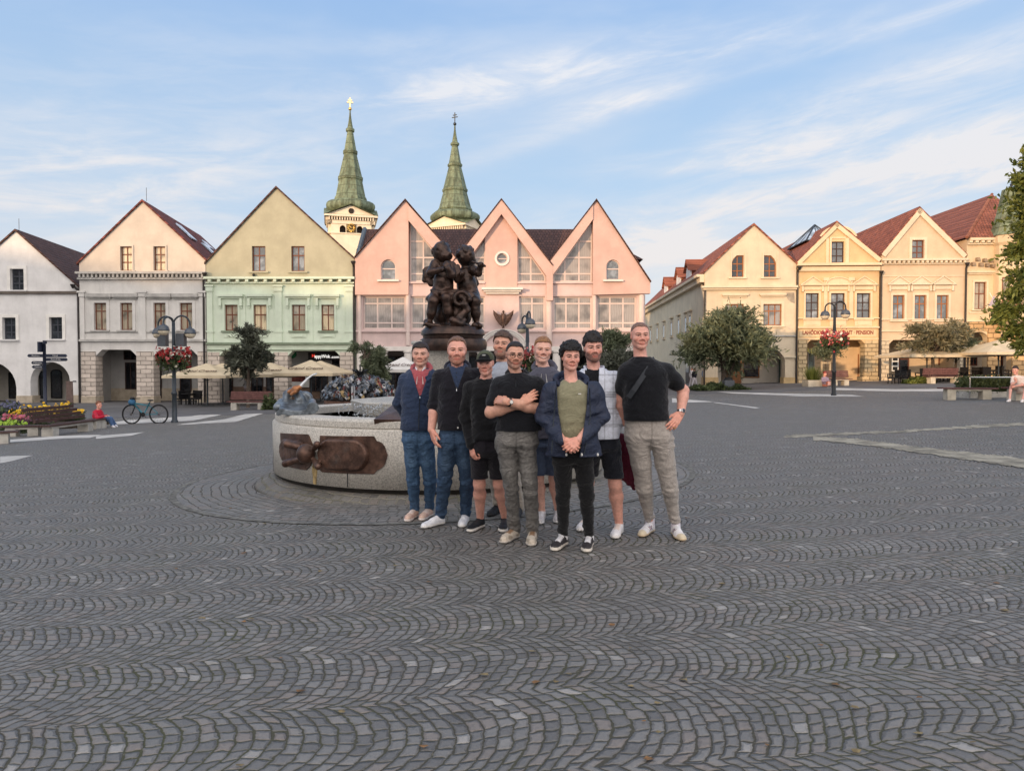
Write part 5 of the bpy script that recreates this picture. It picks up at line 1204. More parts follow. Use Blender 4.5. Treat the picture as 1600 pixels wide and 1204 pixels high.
for a_, b_, r0 in (((478, 697), (466, 692), .05), ((479, 716), (464, 722), .05), ((501, 699), (510, 692), .042), ((500, 717), (512, 726), .045)):
 sd.cone(WP(*a_, .1), WP(*b_, .16), r0 * .75, r0, .012)
sd.ripple(.0015, 110, 110, 110, 8)
v, q = sd.mesh(); np_obj('relief_figure', v, q, M_BRZ, ft, loc=FC)
mb = MB()
a, z = wangle(492, 737)
vs = []
for i, (zz, hw) in enumerate(((.42, .035), (.33, .05), (.25, .035), (.165, .03))): vs += [(-hw, .004, zz), (hw, .004, zz)]
mb.add(vs, [(2 * i, 2 * i + 1, 2 * i + 3, 2 * i + 2) for i in range(3)]); wrap(mb, a, 0); mb.build('lime_stain', mat('ochre_lime_stain', (.36, .26, .12), .9, .3, 20), ft)
def rim(px, py, z=None):
 """point over the rim seen at a pixel, at height z above the fountain's foot"""
 r = ray(px, py); k = (FC.z + z - CAMZ) / r.z; return Vector((0, 0, CAMZ)) + r * k
tl = thing('bronze_scroll', 'blue grey bronze scroll with snail and fish tail lying over the fountain rim', 'sculpture', rim(466, 650, .95))
L0 = tl.location
sd = SDF(np.array(L0) + (-.7, -.5, -.25), np.array(L0) + (.9, .9, .75), .011)
pA, pB = rim(437, 652, .99), rim(494, 652, .99); Dd = 9.55
a0, a1, a2, a3 = [np.array(P(x, y, Y)) for x, y, Y in ((438, 649, 9.2), (489, 652, 8.95), (486, 630, 9.75), (444, 627, 9.75))]
nrm = np.cross(a1 - a0, a3 - a0); nrm /= np.linalg.norm(nrm)
for i in range(13):
 f = i / 12; lo = a0 + (a1 - a0) * f; hi = a3 + (a2 - a3) * f; bow = -.05 * math.sin(f * math.pi) * np.array((0, 0, 1)); md = (lo + hi) / 2 + bow
 sd.cone(lo, md, .035, .035, .02); sd.cone(md, hi, .035, .03, .02)
sd.ripple(.003, 30, 30, 30, 4)
for i in range(9):      # rolled ends
 a_ = i / 8 * 5.2; c = a3 + np.array((-.02, 0, .03))
 pass
sd.cone(P(434, 636, 9.6), P(441, 630, 9.9), .06, .075, .02); sd.cone(P(436, 660, 9.1), P(433, 646, 9.3), .05, .06, .03)
sd.cone(P(489, 637, 9.3), P(512, 645, 9.15), .085, .02, .03); sd.cone(P(487, 640, 9.2), P(487, 629, 9.7), .06, .06, .03)
for k in range(26): # snail shell coil and neck
 a_ = k * .42; rr_ = .085 * (1 - k / 34); c = np.array(P(474, 624, 9.75)) + np.array((math.cos(a_) * rr_, .05, math.sin(a_) * rr_)); sd.ell(c, (.04, .055, .04), .012)
sd.chain([np.array(P(x, y, Y)) for x, y, Y in ((446, 627, 9.7), (448, 616, 9.8), (457, 611, 9.8), (466, 616, 9.8), (470, 626, 9.7))], [.045, .05, .055, .06, .07], .02)
v, q = sd.mesh(); np_obj('scroll_body', v, q, M_BRZB, tl, loc=L0)
sd = SDF(np.array(L0) + (-.4, -.3, .0), np.array(L0) + (.9, .9, .9), .010)
sd.chain([np.array(P(x, y, 9.7)) for x, y in ((452, 612), (462, 608), (468, 605))], [.03, .05, .035], .02); sd.cone(P(461, 612, 9.65), P(455, 616, 9.65), .03, .02, .02)
v, q = sd.mesh(); np_obj('fish_head', v, q, bronze('rubbed_copper', (.20, .08, .03), (.45, .20, .09), .35, .05), tl, loc=L0)
mb = MB(); jp = [P(x, y, 9.7) - L0 for x, y in ((467, 606), (474, 598), (481, 591), (488, 586), (495, 583.5))]; mb.tube(jp, [.022, .017, .014, .012, .012], 8); mb.build('spout_pipe', mat('white_water_jet', (.75, .78, .8), .2, .1, 20), tl, True)
pl_ = thing('bronze_plate', 'sloping brown bronze plate on the fountain rim beside the standing men', 'sculpture', rim(612, 664, .95)); L0 = pl_.location
mb = MB(); c4 = [P(x, y, Y) - L0 for x, y, Y in ((584, 655, 8.50), (660, 656, 8.48), (660, 628, 8.95), (612, 633, 8.95))]; mb.add(c4 + [c + Vector((0, .05, -.08)) for c in c4], [(0, 1, 2, 3), (7, 6, 5, 4), (0, 4, 5, 1), (1, 5, 6, 2), (2, 6, 7, 3), (3, 7, 4, 0)]); mb.build('plate', M_BRZ, pl_)
rng = random.Random(4); mb = MB()
for k in range(300):
 f = rng.random(); a_ = rng.uniform(-2.7, -1.7); rr_ = 1.40 + f * .42 + rng.gauss(0, .02); z = 1.1 - f * f * .30 + rng.gauss(0, .012)
 if rng.random() < .35: a_ = rng.gauss(-2.12, .1)
 s_ = rng.uniform(.004, .010); mb.ball((rr_ * math.cos(a_), rr_ * math.sin(a_), z), s_, 6, (1, 1, rng.uniform(1, 2.5)))
o = mb.build('water_spray', mat('white_water', (.62, .66, .70), .1, .05, 20, trans=.5), None, True); o.location = FC; tag(o, kind='stuff')
LKY = 14.6; lk0 = P(563, 623, LKY); LR = 57 / F * LKY
dm = thing('padlock_dome', 'low iron lattice dome hung full of padlocks, with dark ironwork on top', 'dome', lk0)
mb = MB()
for k in range(16):
 a_ = k * math.pi / 8; mb.tube([(LR * .96 * math.cos(a_) * math.cos(e), LR * .96 * math.sin(a_) * math.cos(e), LR * .60 * math.sin(e)) for e in np.linspace(0, 1.5, 8)], .012, 5)
for e in np.linspace(.0, 1.2, 6): mb.tube([(LR * .96 * math.cos(a_) * math.cos(e), LR * .96 * math.sin(a_) * math.cos(e), LR * .60 * math.sin(e)) for a_ in np.linspace(0, 2 * math.pi, 25)], .012, 5)
mb.build('lattice', M_BLACK, dm); mb = MB(); mb.lathe([(LR * .96, -1.2), (LR * .97, -.02), (LR * .9, .0), (LR * .9, .03)], 32); mb.build('dome_base', mat('rusty_base', (.13, .07, .05), .8, .3, 6), dm)
mb = MB(); mb.lathe([(LR * .86, .0), (LR * .72, LR * .35), (LR * .3, LR * .52), (.01, LR * .55)], 24); mb.build('dark_core', M_DARKIN, dm)
mb = MB()
for k in range(7):
 a_ = k * .9; mb.tube([(0, 0, LR * .55), (math.cos(a_) * .06, math.sin(a_) * .06, LR * .72), (math.cos(a_) * .16, math.sin(a_) * .16, LR * .80), (math.cos(a_) * .12, math.sin(a_) * .12, LR * .68)], [.03, .025, .018, .01], 6)
mb.tube([(0, 0, LR * .5), (0, 0, LR * .95)], [.03, .012], 6); mb.build('iron_finial', M_BLACK, dm)
mb = MB(); mb.box(-.02, .02, -LR * .99, -LR * .95, .02, LR * .38); mb.box(.035, .05, -LR * .99, -LR * .95, .02, LR * .38); mb.build('upright_bar', mat('bright_steel', (.45, .46, .48), .35, .1, 5, metal=.6), dm)
LKM = [mat('padlock_' + n_, c, .4, .2, 30, metal=mt) for n_, c, mt in (('steel', (.30, .31, .33), .6), ('dark', (.035, .035, .04), .3), ('brass', (.22, .16, .08), .7), ('red', (.17, .04, .035), .1), ('blue_grey', (.14, .17, .21), .3), ('pale', (.40, .39, .38), .2), ('rust', (.14, .075, .05), .2))]
protos = {}
rng = random.Random(9)
for k in range(290):
 e = math.asin(rng.uniform(.02, .96)); a_ = rng.uniform(-math.pi, 0) if rng.random() < .93 else rng.uniform(0, math.pi)
 mi = rng.choice((0, 0, 0, 1, 1, 1, 1, 4, 4, 4, 4, 2, 5, 6, 1, 4, 0, 1, 3)); sz = rng.uniform(.8, 1.25)
 if mi not in protos:
  mb = MB(); mb.box(-.032, .032, -.013, .013, -.045, .02); mb.tube([(-.022, 0, .02), (-.022, 0, .045), (-.012, 0, .06), (.012, 0, .06), (.022, 0, .045), (.022, 0, .02)], .006, 5); protos[mi] = mb.build('padlock', LKM[mi]); o = protos[mi]
  tag(o, 'small padlock hooked among hundreds on the lattice dome', 'padlock', 'padlocks hooked on the lattice dome')
 else: o = protos[mi].copy(); COL.objects.link(o)
 o.location = (lk0.x + LR * math.cos(a_) * math.cos(e), lk0.y + LR * math.sin(a_) * math.cos(e), lk0.z + LR * .62 * math.sin(e) + .02); o.rotation_euler = (rng.uniform(-.9, .5), rng.uniform(-1, 1), a_ + math.pi / 2 + rng.uniform(-.9, .9)); o.scale = (sz, sz, sz)
DS = 10.75; KS = DS / F
def SP_(px, py, dy=0.0): return np.array(P(px, py, DS)) + np.array((0, dy, 0))
st0 = Vector((float(SP_(708, 550)[0]), DS, float(SP_(708, 550)[2])))
st = thing('cherub_statue', 'dark bronze statue of two winged cherubs seated back to back on a round base', 'statue', st0)
mb = MB(); zz = lambda py: float(SP_(708, py)[2]) - st0.z
prof = [(50, 549), (52, 546), (53, 538), (51, 531), (46.5, 528), (47, 525), (50, 523), (49, 517), (46, 514), (44, 512)]
mb.lathe([(r_ * KS, zz(y)) for r_, y in prof] + [(.02, zz(511.5))], 48); o = mb.build('base_ring', M_BRZD, st); smooth_by_angle(o, 40)
sd = SDF(SP_(650, 520, -.62) , SP_(765, 372, .62), .0115)
S_ = SP_; c = sd
c.ell(S_(706, 492, .05), (.30, .26, .24), .06); c.ell(S_(708, 512, .0), (.40, .34, .05), .05); c.ell(S_(690, 466, .02), (.24, .20, .10), .06); c.ell(S_(730, 470, .05), (.22, .2, .10), .06)
def cherub(hx, hy, look, hips, chest, kneeL, kneeR, footL, footR, shl, shr, elL, elR, haL, haR, dy):
 H = S_(hx, hy, dy); c.ell(H, (.138, .15, .162), .02)
 c.ell(H + (look[0] * .10, look[1] * .10, -.065), (.085, .085, .085), .04); c.ell(H + (look[0] * .185, look[1] * .185, -.04), (.022, .022, .028), .02)
 for sg in (-1, 1): c.ell(H + (look[0] * .13 + sg * look[1] * .055, look[1] * .13 - sg * look[0] * .055, -.075), (.04, .04, .04), .025)
 for k in range(46):
  r = np.random.RandomState(k + int(hx)); d = r.normal(size=3); d /= np.linalg.norm(d)
  if d[0] * look[0] + d[1] * look[1] > .45 and d[2] < .45 or d[2] < -.35: continue
  c.ell(H + d * (.133, .142, .156), (.027, .027, .03), .010)
 CH = S_(*chest, dy); HP = S_(*hips, dy)
 c.cone(H + (0, .02, -.12), CH + (0, 0, .06), .055, .07, .04); c.cone(CH + (0, 0, .0), (CH + HP) / 2, .130, .138, .05); c.cone((CH + HP) / 2 + (0, -.03, 0), HP, .146, .158, .05)
 for kn, fo, sx in ((kneeL, footL, -1), (kneeR, footR, 1)):
  K = S_(kn[0], kn[1], dy - .24); Fo = S_(fo[0], fo[1], dy - .20)
  c.cone(HP + (sx * .08, -.05, -.03), K, .100, .078, .04); c.cone(K, K * .45 + Fo * .55 + (0, -.01, 0), .076, .070, .03); c.cone(K * .5 + Fo * .5, Fo + (0, 0, .03), .066, .040, .03)
  c.cone(Fo + (0, .02, .0), Fo + (sx * .05 + look[0] * .02, -.11, -.02), .048, .036, .02)
 for sh, el_, ha in ((shl, elL, haL), (shr, elR, haR)):
  A, B, C = S_(*sh), S_(*el_), S_(*ha)
  c.ell(A, (.07, .07, .07), .04); c.cone(A, B, .068, .056, .03); c.cone(B, C, .055, .038, .02); c.ell(C, (.042, .042, .042), .02)
  for f in range(3): c.cone(C, C + (.03 * (f - 1), -.05, .02 * (f - 1)), .014, .010, .01)
cherub(690, 394, (.72, -.69), (692, 455), (694, 426), (680, 472), (700, 468), (674, 506), (704, 507),
  (680, 414, -.04), (706, 417, -.08), (674, 428, -.16), (708, 432, -.2), (698, 424, -.28), (702, 419, -.27), 0.0)
cherub(727, 398, (.66, .5), (731, 458), (727, 430), (722, 476), (743, 472), (720, 500), (745, 508),
  (714, 424, .0), (740, 422, .0), (716, 438, -.12), (748, 428, -.1), (724, 430, -.2), (752, 416, -.16), .10)
c.chain([S_(698, 420, -.33), S_(704, 424, -.34), S_(708, 432, -.30)], [.025, .045, .07], .01); c.ell(S_(701, 418, -.3), (.05, .05, .06), .02)
c.cone(S_(738, 410, -.1), S_(758, 418, -.18), .014, .022, .01)
def wing(pts, rs, n, dy):
 for i in range(len(pts) - 1): c.cone(S_(*pts[i], dy), S_(*pts[i + 1], dy), rs[i], rs[i + 1], .02, flat=((0, 1, 0), 2.2))
 c.ripple(.004, 6, 6, 60, 5, None) if False else None
wing([(678, 420), (668, 428), (662, 436), (672, 438)], [.06, .085, .04, .03], 0, .16); wing([(676, 415), (664, 420), (659, 436)], [.05, .055, .025], 0, .18); wing([(684, 440), (672, 441), (668, 436)], [.05, .05, .04], 0, .14)
wing([(716, 418), (712, 424), (717, 432), (722, 434)], [.04, .07, .065, .05], 0, -.12); wing([(738, 430), (742, 440), (738, 446)], [.05, .05, .03], 0, .2)
for k in range(7): c.chain([S_(676 + 2 * k, 455 + k, -.16 - .01 * k), S_(690 + 3 * k, 459 + k * .6, -.235), S_(712 + 2 * k, 456 + k, -.2), S_(738 + k, 460 + k, -.13)], [.022] * 4, .018)
for k in range(24):
 a_ = k * .34; rr_ = .13 * (1 - k / 32); c.ell(S_(722, 471, -.26) + (math.cos(a_) * rr_, 0, math.sin(a_) * rr_), (.036, .05, .036), .012)
c.chain([S_(728, 478, -.26), S_(732, 486, -.24), S_(722, 495, -.26), (S_(714, 506, -.3))], [.055, .05, .06, .08], .02); c.chain([S_(710, 502, -.34), S_(724, 508, -.36), S_(728, 502, -.34)], [.05, .045, .03], .02)
c.chain([S_(668, 504, -.2), S_(675, 510, -.28), S_(690, 511, -.3)], [.04, .04, .03], .02); c.chain([S_(742, 509, -.2), S_(752, 513, -.15)], [.04, .02], .02)
for k in range(3): c.chain([S_(671 - 2 * k, 499 + 3 * k, -.1), S_(665 - 1 * k, 506 + 2 * k, -.15)], [.03, .012], .015)
c.ripple(.005, 30, 30, 30, 11); c.ripple(.0025, 80, 80, 80, 12)
v, q = sd.mesh(); np_obj('cherub_group', v, q, M_BRZD, st, loc=st0)
bs = P(786.5, 513, YL - .45); bt = thing('winged_figure', 'small bronze figure with raised wings above the arched entrance', 'sculpture', bs); kk = (YL - .45) / F
mb = MB()
for sg in (-1, 1):
 pts = [(2, 27), (4, 21), (9, 23), (15, 28), (16, 29), (15.5, 22), (12, 14), (7, 7), (2, 3)]
 poly = [(sg * x * kk, z * kk) for x, z in pts]; poly = poly if sg < 0 else poly[::-1]
 a = sum(poly[i][0] * poly[(i + 1) % 9][1] - poly[(i + 1) % 9][0] * poly[i][1] for i in range(9)); poly = poly if a > 0 else poly[::-1]
 mb.prism(poly, .05, .16)
 for k in range(5): mb.tube([(sg * (3 + k) * kk, .03, (6 + k) * kk), (sg * (9 + 1.5 * k) * kk, .02, (17 + 2 * k) * kk)], .04, 5)
mb.build('wings', M_BRZ, bt); mb = MB(); mb.lathe([(.02, 0), (2 * kk, .5 * kk), (1.4 * kk, 4 * kk), (2.6 * kk, 12 * kk), (3.2 * kk, 17 * kk), (2.6 * kk, 21 * kk), (1 * kk, 24 * kk)], 12); mb.ball((0, -.03, 26 * kk), 2 * kk, 10, (.9, 1, 1.15)); mb.build('figure', M_BRZ, bt, True)
# ================================================================== people
M_SKIN = colmat('skin', .48, .4, .0008, 250, .08, .10, 45); M_CLOTH = colmat('cloth', .9, .15, .0015, 500, 0, .10, 60, .15, crease=(.032, 4.5, 6.5)); M_DENIM = colmat('denim', .85, .2, .0018, 420, 0, .20, 38, crease=(.035, 6, 12)); M_SHELL = colmat('shell_fabric', .6, .3, .001, 160, 0, .12, 40, crease=(.045, 5, 6)); M_HAIR = colmat('hair', .5, .4, .004, 240, 0, .35, 90); M_SHOE = colmat('shoe_leather', .6, .35, .001, 200, 0, .08, 50)
M_STEEL = mat('watch_steel', (.55, .55, .56), .25, .1, 30, metal=1.0); M_DIAL = mat('watch_dial', (.75, .72, .66), .3, .05, 30); M_STRAP = mat('black_strap', (.014, .014, .016), .7, .2, 40); M_SPEC = mat('dark_glasses_frame', (.03, .018, .012), .35, .1, 30)
LENS = bpy.data.materials.new('clear_lens'); LENS.use_nodes = True; _t = NT(LENS.node_tree); _p = _t.n['Principled BSDF']; _p.inputs['Base Color'].default_value = (1, 1, 1, 1); _p.inputs['Roughness'].default_value = .02; _p.inputs['Alpha'].default_value = .12
def hx(r, g, b):
 f = lambda c: ((c / 255 + .055) / 1.055) ** 2.4 if c > 10 else c / 255 / 12.92
 return np.array([f(r), f(g), f(b)])
def sst(x, a, b): t = np.clip((x - a) / (b - a), 0, 1); return t * t * (3 - 2 * t)
def mixc(c, d, f): return c * (1 - f[:, None]) + np.asarray(d)[None, :] * f[:, None]
HEADS = {}
def head_mesh(jaw=1.0, cheek=1.0, nose=1.0, smile=.0, beard=0.0, brow=1.0, long_=1.0, vox=.0034):
 s = SDF((-.10, -.145, -.155), (.10, .125, .135), vox)
 s.ell((0, .018, .036), (.0745, .094, .084), .01); s.ell((0, -.012, .012), (.069, .078, .075), .03); s.ell((0, -.022, -.035 * long_), (.061 * jaw, .066, .078 * long_), .03)
 s.cone((-.046 * jaw, .0, -.068), (-.012, -.070, -.100 * long_), .021, .020, .03); s.cone((.046 * jaw, .0, -.068), (.012, -.070, -.100 * long_), .021, .020, .03); s.ell((0, -.070, -.100 * long_), (.026 * jaw, .024, .018), .02)
 for g in (-1, 1):
  s.ell((g * .040 * cheek, -.062, -.026), (.026, .022, .021), .025); s.cone((g * .012, -.092, .024), (g * .047, -.074, .024), .0085, .007, .014)
 for g in (-1, 1): s.ell((g * .0315, -.099, .003), (.0175, .0150, .0105), .012, sub=True)
 for g in (-1, 1): s.ell((g * .0312, -.0765, .002), (.0135, .0125, .0125), .004)
 for g in (-1, 1): s.cone((g * .019, -.0885, .0125), (g * .044, -.0825, .0105), .0042, .0032, .006)
 s.cone((0, -.088, .018), (0, -.1065 - .006 * (nose - 1), -.026), .0075, .0095 * nose, .012); s.ell((0, -.1065, -.027), (.0108, .0105, .0092), .008)
 for g in (-1, 1): s.ell((g * .0130, -.098, -.032), (.0078, .010, .0072), .008)
 w = .024 + .006 * smile; u = .010 * smile
 for g in (-1, 1):
  s.chain([(0, -.0965, -.0660), (g * w * .55, -.092, -.0660 + u * .25), (g * w, -.0825, -.069 + u)], [.0062, .0056, .003], .006); s.chain([(0, -.0945, -.0765), (g * w * .55, -.090, -.075 + u * .3), (g * w, -.081, -.070 + u)], [.0072, .006, .003], .006)
  if smile: s.chain([(g * .020, -.094, -.036), (g * (w + .010), -.078, -.060)], [.002, .004], .014)
 s.chain([(-w, -.0925, -.0625 + u), (-w * .5, -.1015, -.0628 + u * .25), (0, -.1045, -.063), (w * .5, -.1015, -.0628 + u * .25), (w, -.0925, -.0625 + u)], [.0016, .0022, .0024, .0022, .0016], .003) if False else None
 for g in (-1, 1):
  s.ell((g * .0755, .010, -.004), (.0075, .018, .030), .012, R=[(1, 0, 0), (0, .95, .3), (0, -.3, .95)]); s.ell((g * .0815, .006, -.001), (.006, .010, .018), .004, sub=True)
 s.cone((0, .022, -.05), (0, .034, -.155), .051, .052, .025)
 if beard: s.ell((0, -.050, -.083 * long_), (.050 * jaw, .047, .040), .015)
 X, Y, Z = s.grid()
 return s.mesh()
def head_color(v, sk, hair, brow=None, beard=None, bk=0.0, smile=0.0, teeth=False, lip=None, bline=-.030, moust=True):
 x, y, z = v.T; c = np.tile(sk, (len(v), 1)); ax = np.abs(x)
 n = n3(x * 40, y * 40, z * 40, 2); c = c * (1 + .07 * n)[:, None]
 red = np.exp(-((ax - .038) / .020) ** 2 - ((z + .030) / .022) ** 2) * (y < -.03) + .9 * np.exp(-(x / .013) ** 2 - ((z + .030) / .012) ** 2) * (y < -.09) + .5 * (ax > .074)
 c = mixc(c, sk * np.array((1.12, .72, .66)), np.clip(red * .42, 0, 1))
 c = mixc(c, sk * np.array((.72, .58, .56)), .5 * np.exp(-((ax - .030) / .017) ** 2 - ((z - .004) / .014) ** 2) * (y < -.06))
 if beard is not None and bk > 0:
  lo = np.interp(y, [-.12, -.09, -.06, -.03, .0, .03], [bline - .016, bline - .018, bline - .012, bline + .0, .01, .02])
  f = sst(lo - z, -.004, .012) * (y < .02) * sst(z, -.150, -.128) * sst(.03 - y, 0, .02)
  mo = np.exp(-((z + .0545) / .0075) ** 2) * (ax < .030) * (y < -.075) if moust else 0
  under = np.exp(-(x / .022) ** 2 - ((z + .0865) / .004) ** 2) * .3
  f = np.clip(np.maximum(f, mo) - under, 0, 1) * (.75 + .25 * n3(x * 160, y * 160, z * 160, 5))
  if not moust: f = f * (1 - .85 * np.exp(-(ax / .030) ** 4) * sst(z, -.098, -.084))
  c = mixc(c, beard, np.clip(f * bk, 0, 1))
 w = .024 + .006 * smile; u = .010 * smile; zc = u * (ax / w) ** 2
 up = np.exp(-((z + .0665 - zc) / .0042) ** 2) * (ax < w * .95); lo = np.exp(-((z + .0770 - zc * .9) / .0058) ** 2) * (ax < w * .85)
 c = mixc(c, lip if lip is not None else sk * np.array((.88, .50, .47)), np.clip(np.maximum(up, lo), 0, 1) * (y < -.07) * .8)
 ml = np.exp(-((z + .0715 - zc) / .0022) ** 2) * (ax < w) * (y < -.07)
 if teeth:
  tt = np.exp(-((z + .0712 - zc * 1.1) / .0042) ** 4) * (ax < w * .78) * (y < -.07); c = mixc(c, hx(215, 205, 195), tt * .9)
 else: c = mixc(c, hx(96, 46, 42), ml * .8)
 c = mixc(c, hx(60, 32, 26), np.exp(-((ax - .008) / .004) ** 2 - ((z + .0395) / .002) ** 2) * (y < -.095) * .35)
 ex, ez = ax - .0312, z - .0025
 eye = ((ex / .0135) ** 2 + (ez / .0045) ** 2 < 1) & (y < -.06); c[eye] = hx(168, 152, 142)
 ir = (ex ** 2 + ez ** 2 < .0068 ** 2) & eye; c[ir] = hx(48, 34, 26)
 lid = np.exp(-((ez - .0058 + (ex / .0135) ** 2 * .003) / .0028) ** 2) * (np.abs(ex) < .0175) * (y < -.06); c = mixc(c, hx(42, 26, 20), np.clip(lid, 0, 1) * .9)
 bw = brow if brow is not None else hair
 bz = .0225 + .004 * np.clip((ax - .014) / .03, 0, 1) - .006 * np.clip((ax - .040) / .015, 0, 1)
 bf = np.exp(-((z - bz) / .0046) ** 2) * sst(ax, .009, .014) * sst(.058 - ax, 0, .012) * (y < -.045); c = mixc(c, bw, np.clip(bf * 1.3, 0, 1) * .95)
 return np.clip(c, 0, 1)
def hair_mesh(style, vox=.0040):
 """style: top, side thickness, front hairline height, curl amplitude, curl frequency, lift"""
 s = SDF((-.13, -.155, -.13), (.13, .15, .20), vox); top, side, hl, curl, fr, lift = [style[k] for k in ('top', 'side', 'hl', 'curl', 'fr', 'lift')]
 s.ell((0, .018, .036 + top * .35), (.0745 + side, .094 + side, .084 + top * .65), .01); s.ell((0, .0 - lift * .2, .055 + top * .4), (.064 + side * .5, .074 + lift * .5, .052 + top * .6 + lift * .35), .03)
 X, Y, Z = s.grid(); rf = style.get('recede', 0)
 g = np.interp(Y, [-.12, -.060, -.046, -.034, -.024, -.012, -.006, .002, .03, .07, .12], [hl, hl, hl - .006, hl - .024, .020, style.get('sb', -.012), style.get('sb', -.012), .018, .012, style.get('nape', -.055), style.get('nape', -.055)])
 g = g + rf * np.clip((np.abs(X) - .02) / .03, 0, 1) * np.exp(-((Y + .07) / .03) ** 2) + .006 * n3(X * 60, Y * 60, Z * 1.0 + 0 * X, 3)
 part_ = style.get('sweep', 0.0); g = g + part_ * X * np.exp(-((Y + .08) / .05) ** 2)
 d = s.f + (curl * (n3(X * fr, Y * fr, Z * fr, style.get('seed', 1)) + .6 * n3(X * fr * 2.2, Y * fr * 2.2, Z * fr * 2.2, 7))).astype(np.float32)
 s.f = np.maximum(d, (g - Z).astype(np.float32) * .8)
 return s.mesh()
def hand_mesh(curl=(25, 28, 32, 36), spread=1.0, thumb=(.0, 0.0), vox=.0040, sc=1.0):
 """wrist at the origin, fingers towards +y, thumb at +x, back of the hand +z"""
 s = SDF((-.075, -.05, -.12), (.10, .225, .06), vox)
 kn = [(.029, .094), (.0095, .098), (-.0105, .094), (-.029, .086)]; ln = [.074, .082, .076, .060]; rr = [.0088, .009, .0086, .0076]
 s.cone((0, -.045, 0), (0, .012, 0), .027, .026, .02, flat=((0, 0, 1), 1.45))
 for i, (kx, ky) in enumerate(kn): s.cone((kx * .55, .010, -.001), (kx, ky - .004, 0), .0165, .0105, .012)
 s.ell((.026, .035, -.010), (.017, .028, .015), .015); s.ell((-.020, .040, -.006), (.014, .030, .013), .015)
 for i, (kx, ky) in enumerate(kn):
  a = rad(curl[i]); p = np.array((kx, ky, 0.0)); sx = kx * 1.6 * spread; pts = [p]; an = a * .55; L = ln[i]
  for f, da in ((.46, .0), (.30, a * .95), (.24, a * .7)):
   an += da; d = np.array((math.sin(sx * 2.2), 0, 0)) + np.array((0, math.cos(an), -math.sin(an))); d /= np.linalg.norm(d); p = p + d * L * f; pts.append(p)
  s.chain(pts, [rr[i] * 1.08, rr[i], rr[i] * .94, rr[i] * .82], .006)
 t0 = np.array((.024, .022, -.008)); t1 = np.array((.046 + thumb[0] * .3, .058, -.018 + thumb[1] * .5)); t2 = np.array((.054 + thumb[0], .092, -.026 + thumb[1])); s.chain([t0, t1, t2], [.0145, .0112, .0085], .010); s.cone(t2, t2 + (t2 - t1) * .45, .0088, .007, .005)
 v, q = s.mesh(); return v * sc, q
def basis(y, z):
 y = np.array(y, float); y /= np.linalg.norm(y); z = np.array(z, float); z = z - y * (z @ y); z /= np.linalg.norm(z); x = np.cross(y, z); return np.stack([x, y, z], 1)
_shoe = {}
def shoe_mesh(L=.295, chunky=0.0):
 key = (L, chunky)
 if key in _shoe: return _shoe[key]
 s = SDF((-.075, -.03, -.012), (.075, L + .03, .15), .0042); c = chunky
 pts = [(0, .036, .036), (.003, .10, .031), (.007, .17, .040), (.004, .215, .043), (-.002, L - .042, .036)]
 for i in range(4): s.cone((pts[i][0], pts[i][1], .016), (pts[i + 1][0], pts[i + 1][1], .016), pts[i][2] + .003 + c * .3, pts[i + 1][2] + .003 + c * .3, .01, flat=((0, 0, 1), 2.3 - c * 40))
 for i in range(4): s.cone((pts[i][0], pts[i][1], .030 + c), (pts[i + 1][0], pts[i + 1][1], .030 + c), pts[i][2] - .002, pts[i + 1][2] - .002, .012, flat=((0, 0, 1), 1.35))
 s.cone((0, .040, .052), (0, .048, .088), .036, .037, .02); s.cone((0, .075, .060), (.002, .16, .048), .037, .032, .03); s.cone((0, .10, .072), (.002, .165, .055), .020, .016, .02); s.cone((0, .028, .05), (0, .018, .088), .02, .016, .02)
 for i in range(5): y = .105 + i * .018; s.cone((-.020, y, .085 - i * .0055), (.022, y + .004, .085 - i * .0055), .0042, .0042, .003)
 s.f = np.maximum(s.f, (0.0 - s.grid()[2]).astype(np.float32)); _shoe[key] = s.mesh(); return _shoe[key]
def shoe_color(v, upper, sole, lace, toe=None, stripe=None, sock=None, solez=.030, mid=None):
 x, y, z = v.T; c = np.tile(np.asarray(upper, float), (len(v), 1))
 c *= (1 + .06 * n3(x * 40, y * 40, z * 40, 3))[:, None]
 if toe is not None: c = mixc(c, toe, sst(y, .235, .25))
 if mid is not None: c = mixc(c, mid, sst(n3(x * 22, y * 22, z * 30, 8), .1, .35) * (z < .07))
 tong = (np.abs(x) < .021) & (y > .09) & (y < .19) & (z > .056); c[tong] = np.asarray(lace) * .85
 for i in range(5):
  yy = .105 + i * .018; l = (np.abs(y - yy - .002) < .0055) & (np.abs(x) < .026) & (z > .058); c[l] = lace
 if stripe is not None:
  for st, off in ((stripe[0], 0), (stripe[1], .028)):
   l = (np.abs(y - (.115 + off) - (z - .05) * .9) < .005) & (z > .035) & (z < .078) & (np.abs(x) > .02); c[l] = st
   l = (np.abs(y - (.155 - off) + (z - .05) * .8) < .005) & (z > .035) & (z < .070) & (np.abs(x) > .02); c[l] = st
 so = z < solez; c[so] = sole
 c[z < .006] = np.asarray(sole) * .5
 return c
PEOPLE = {}
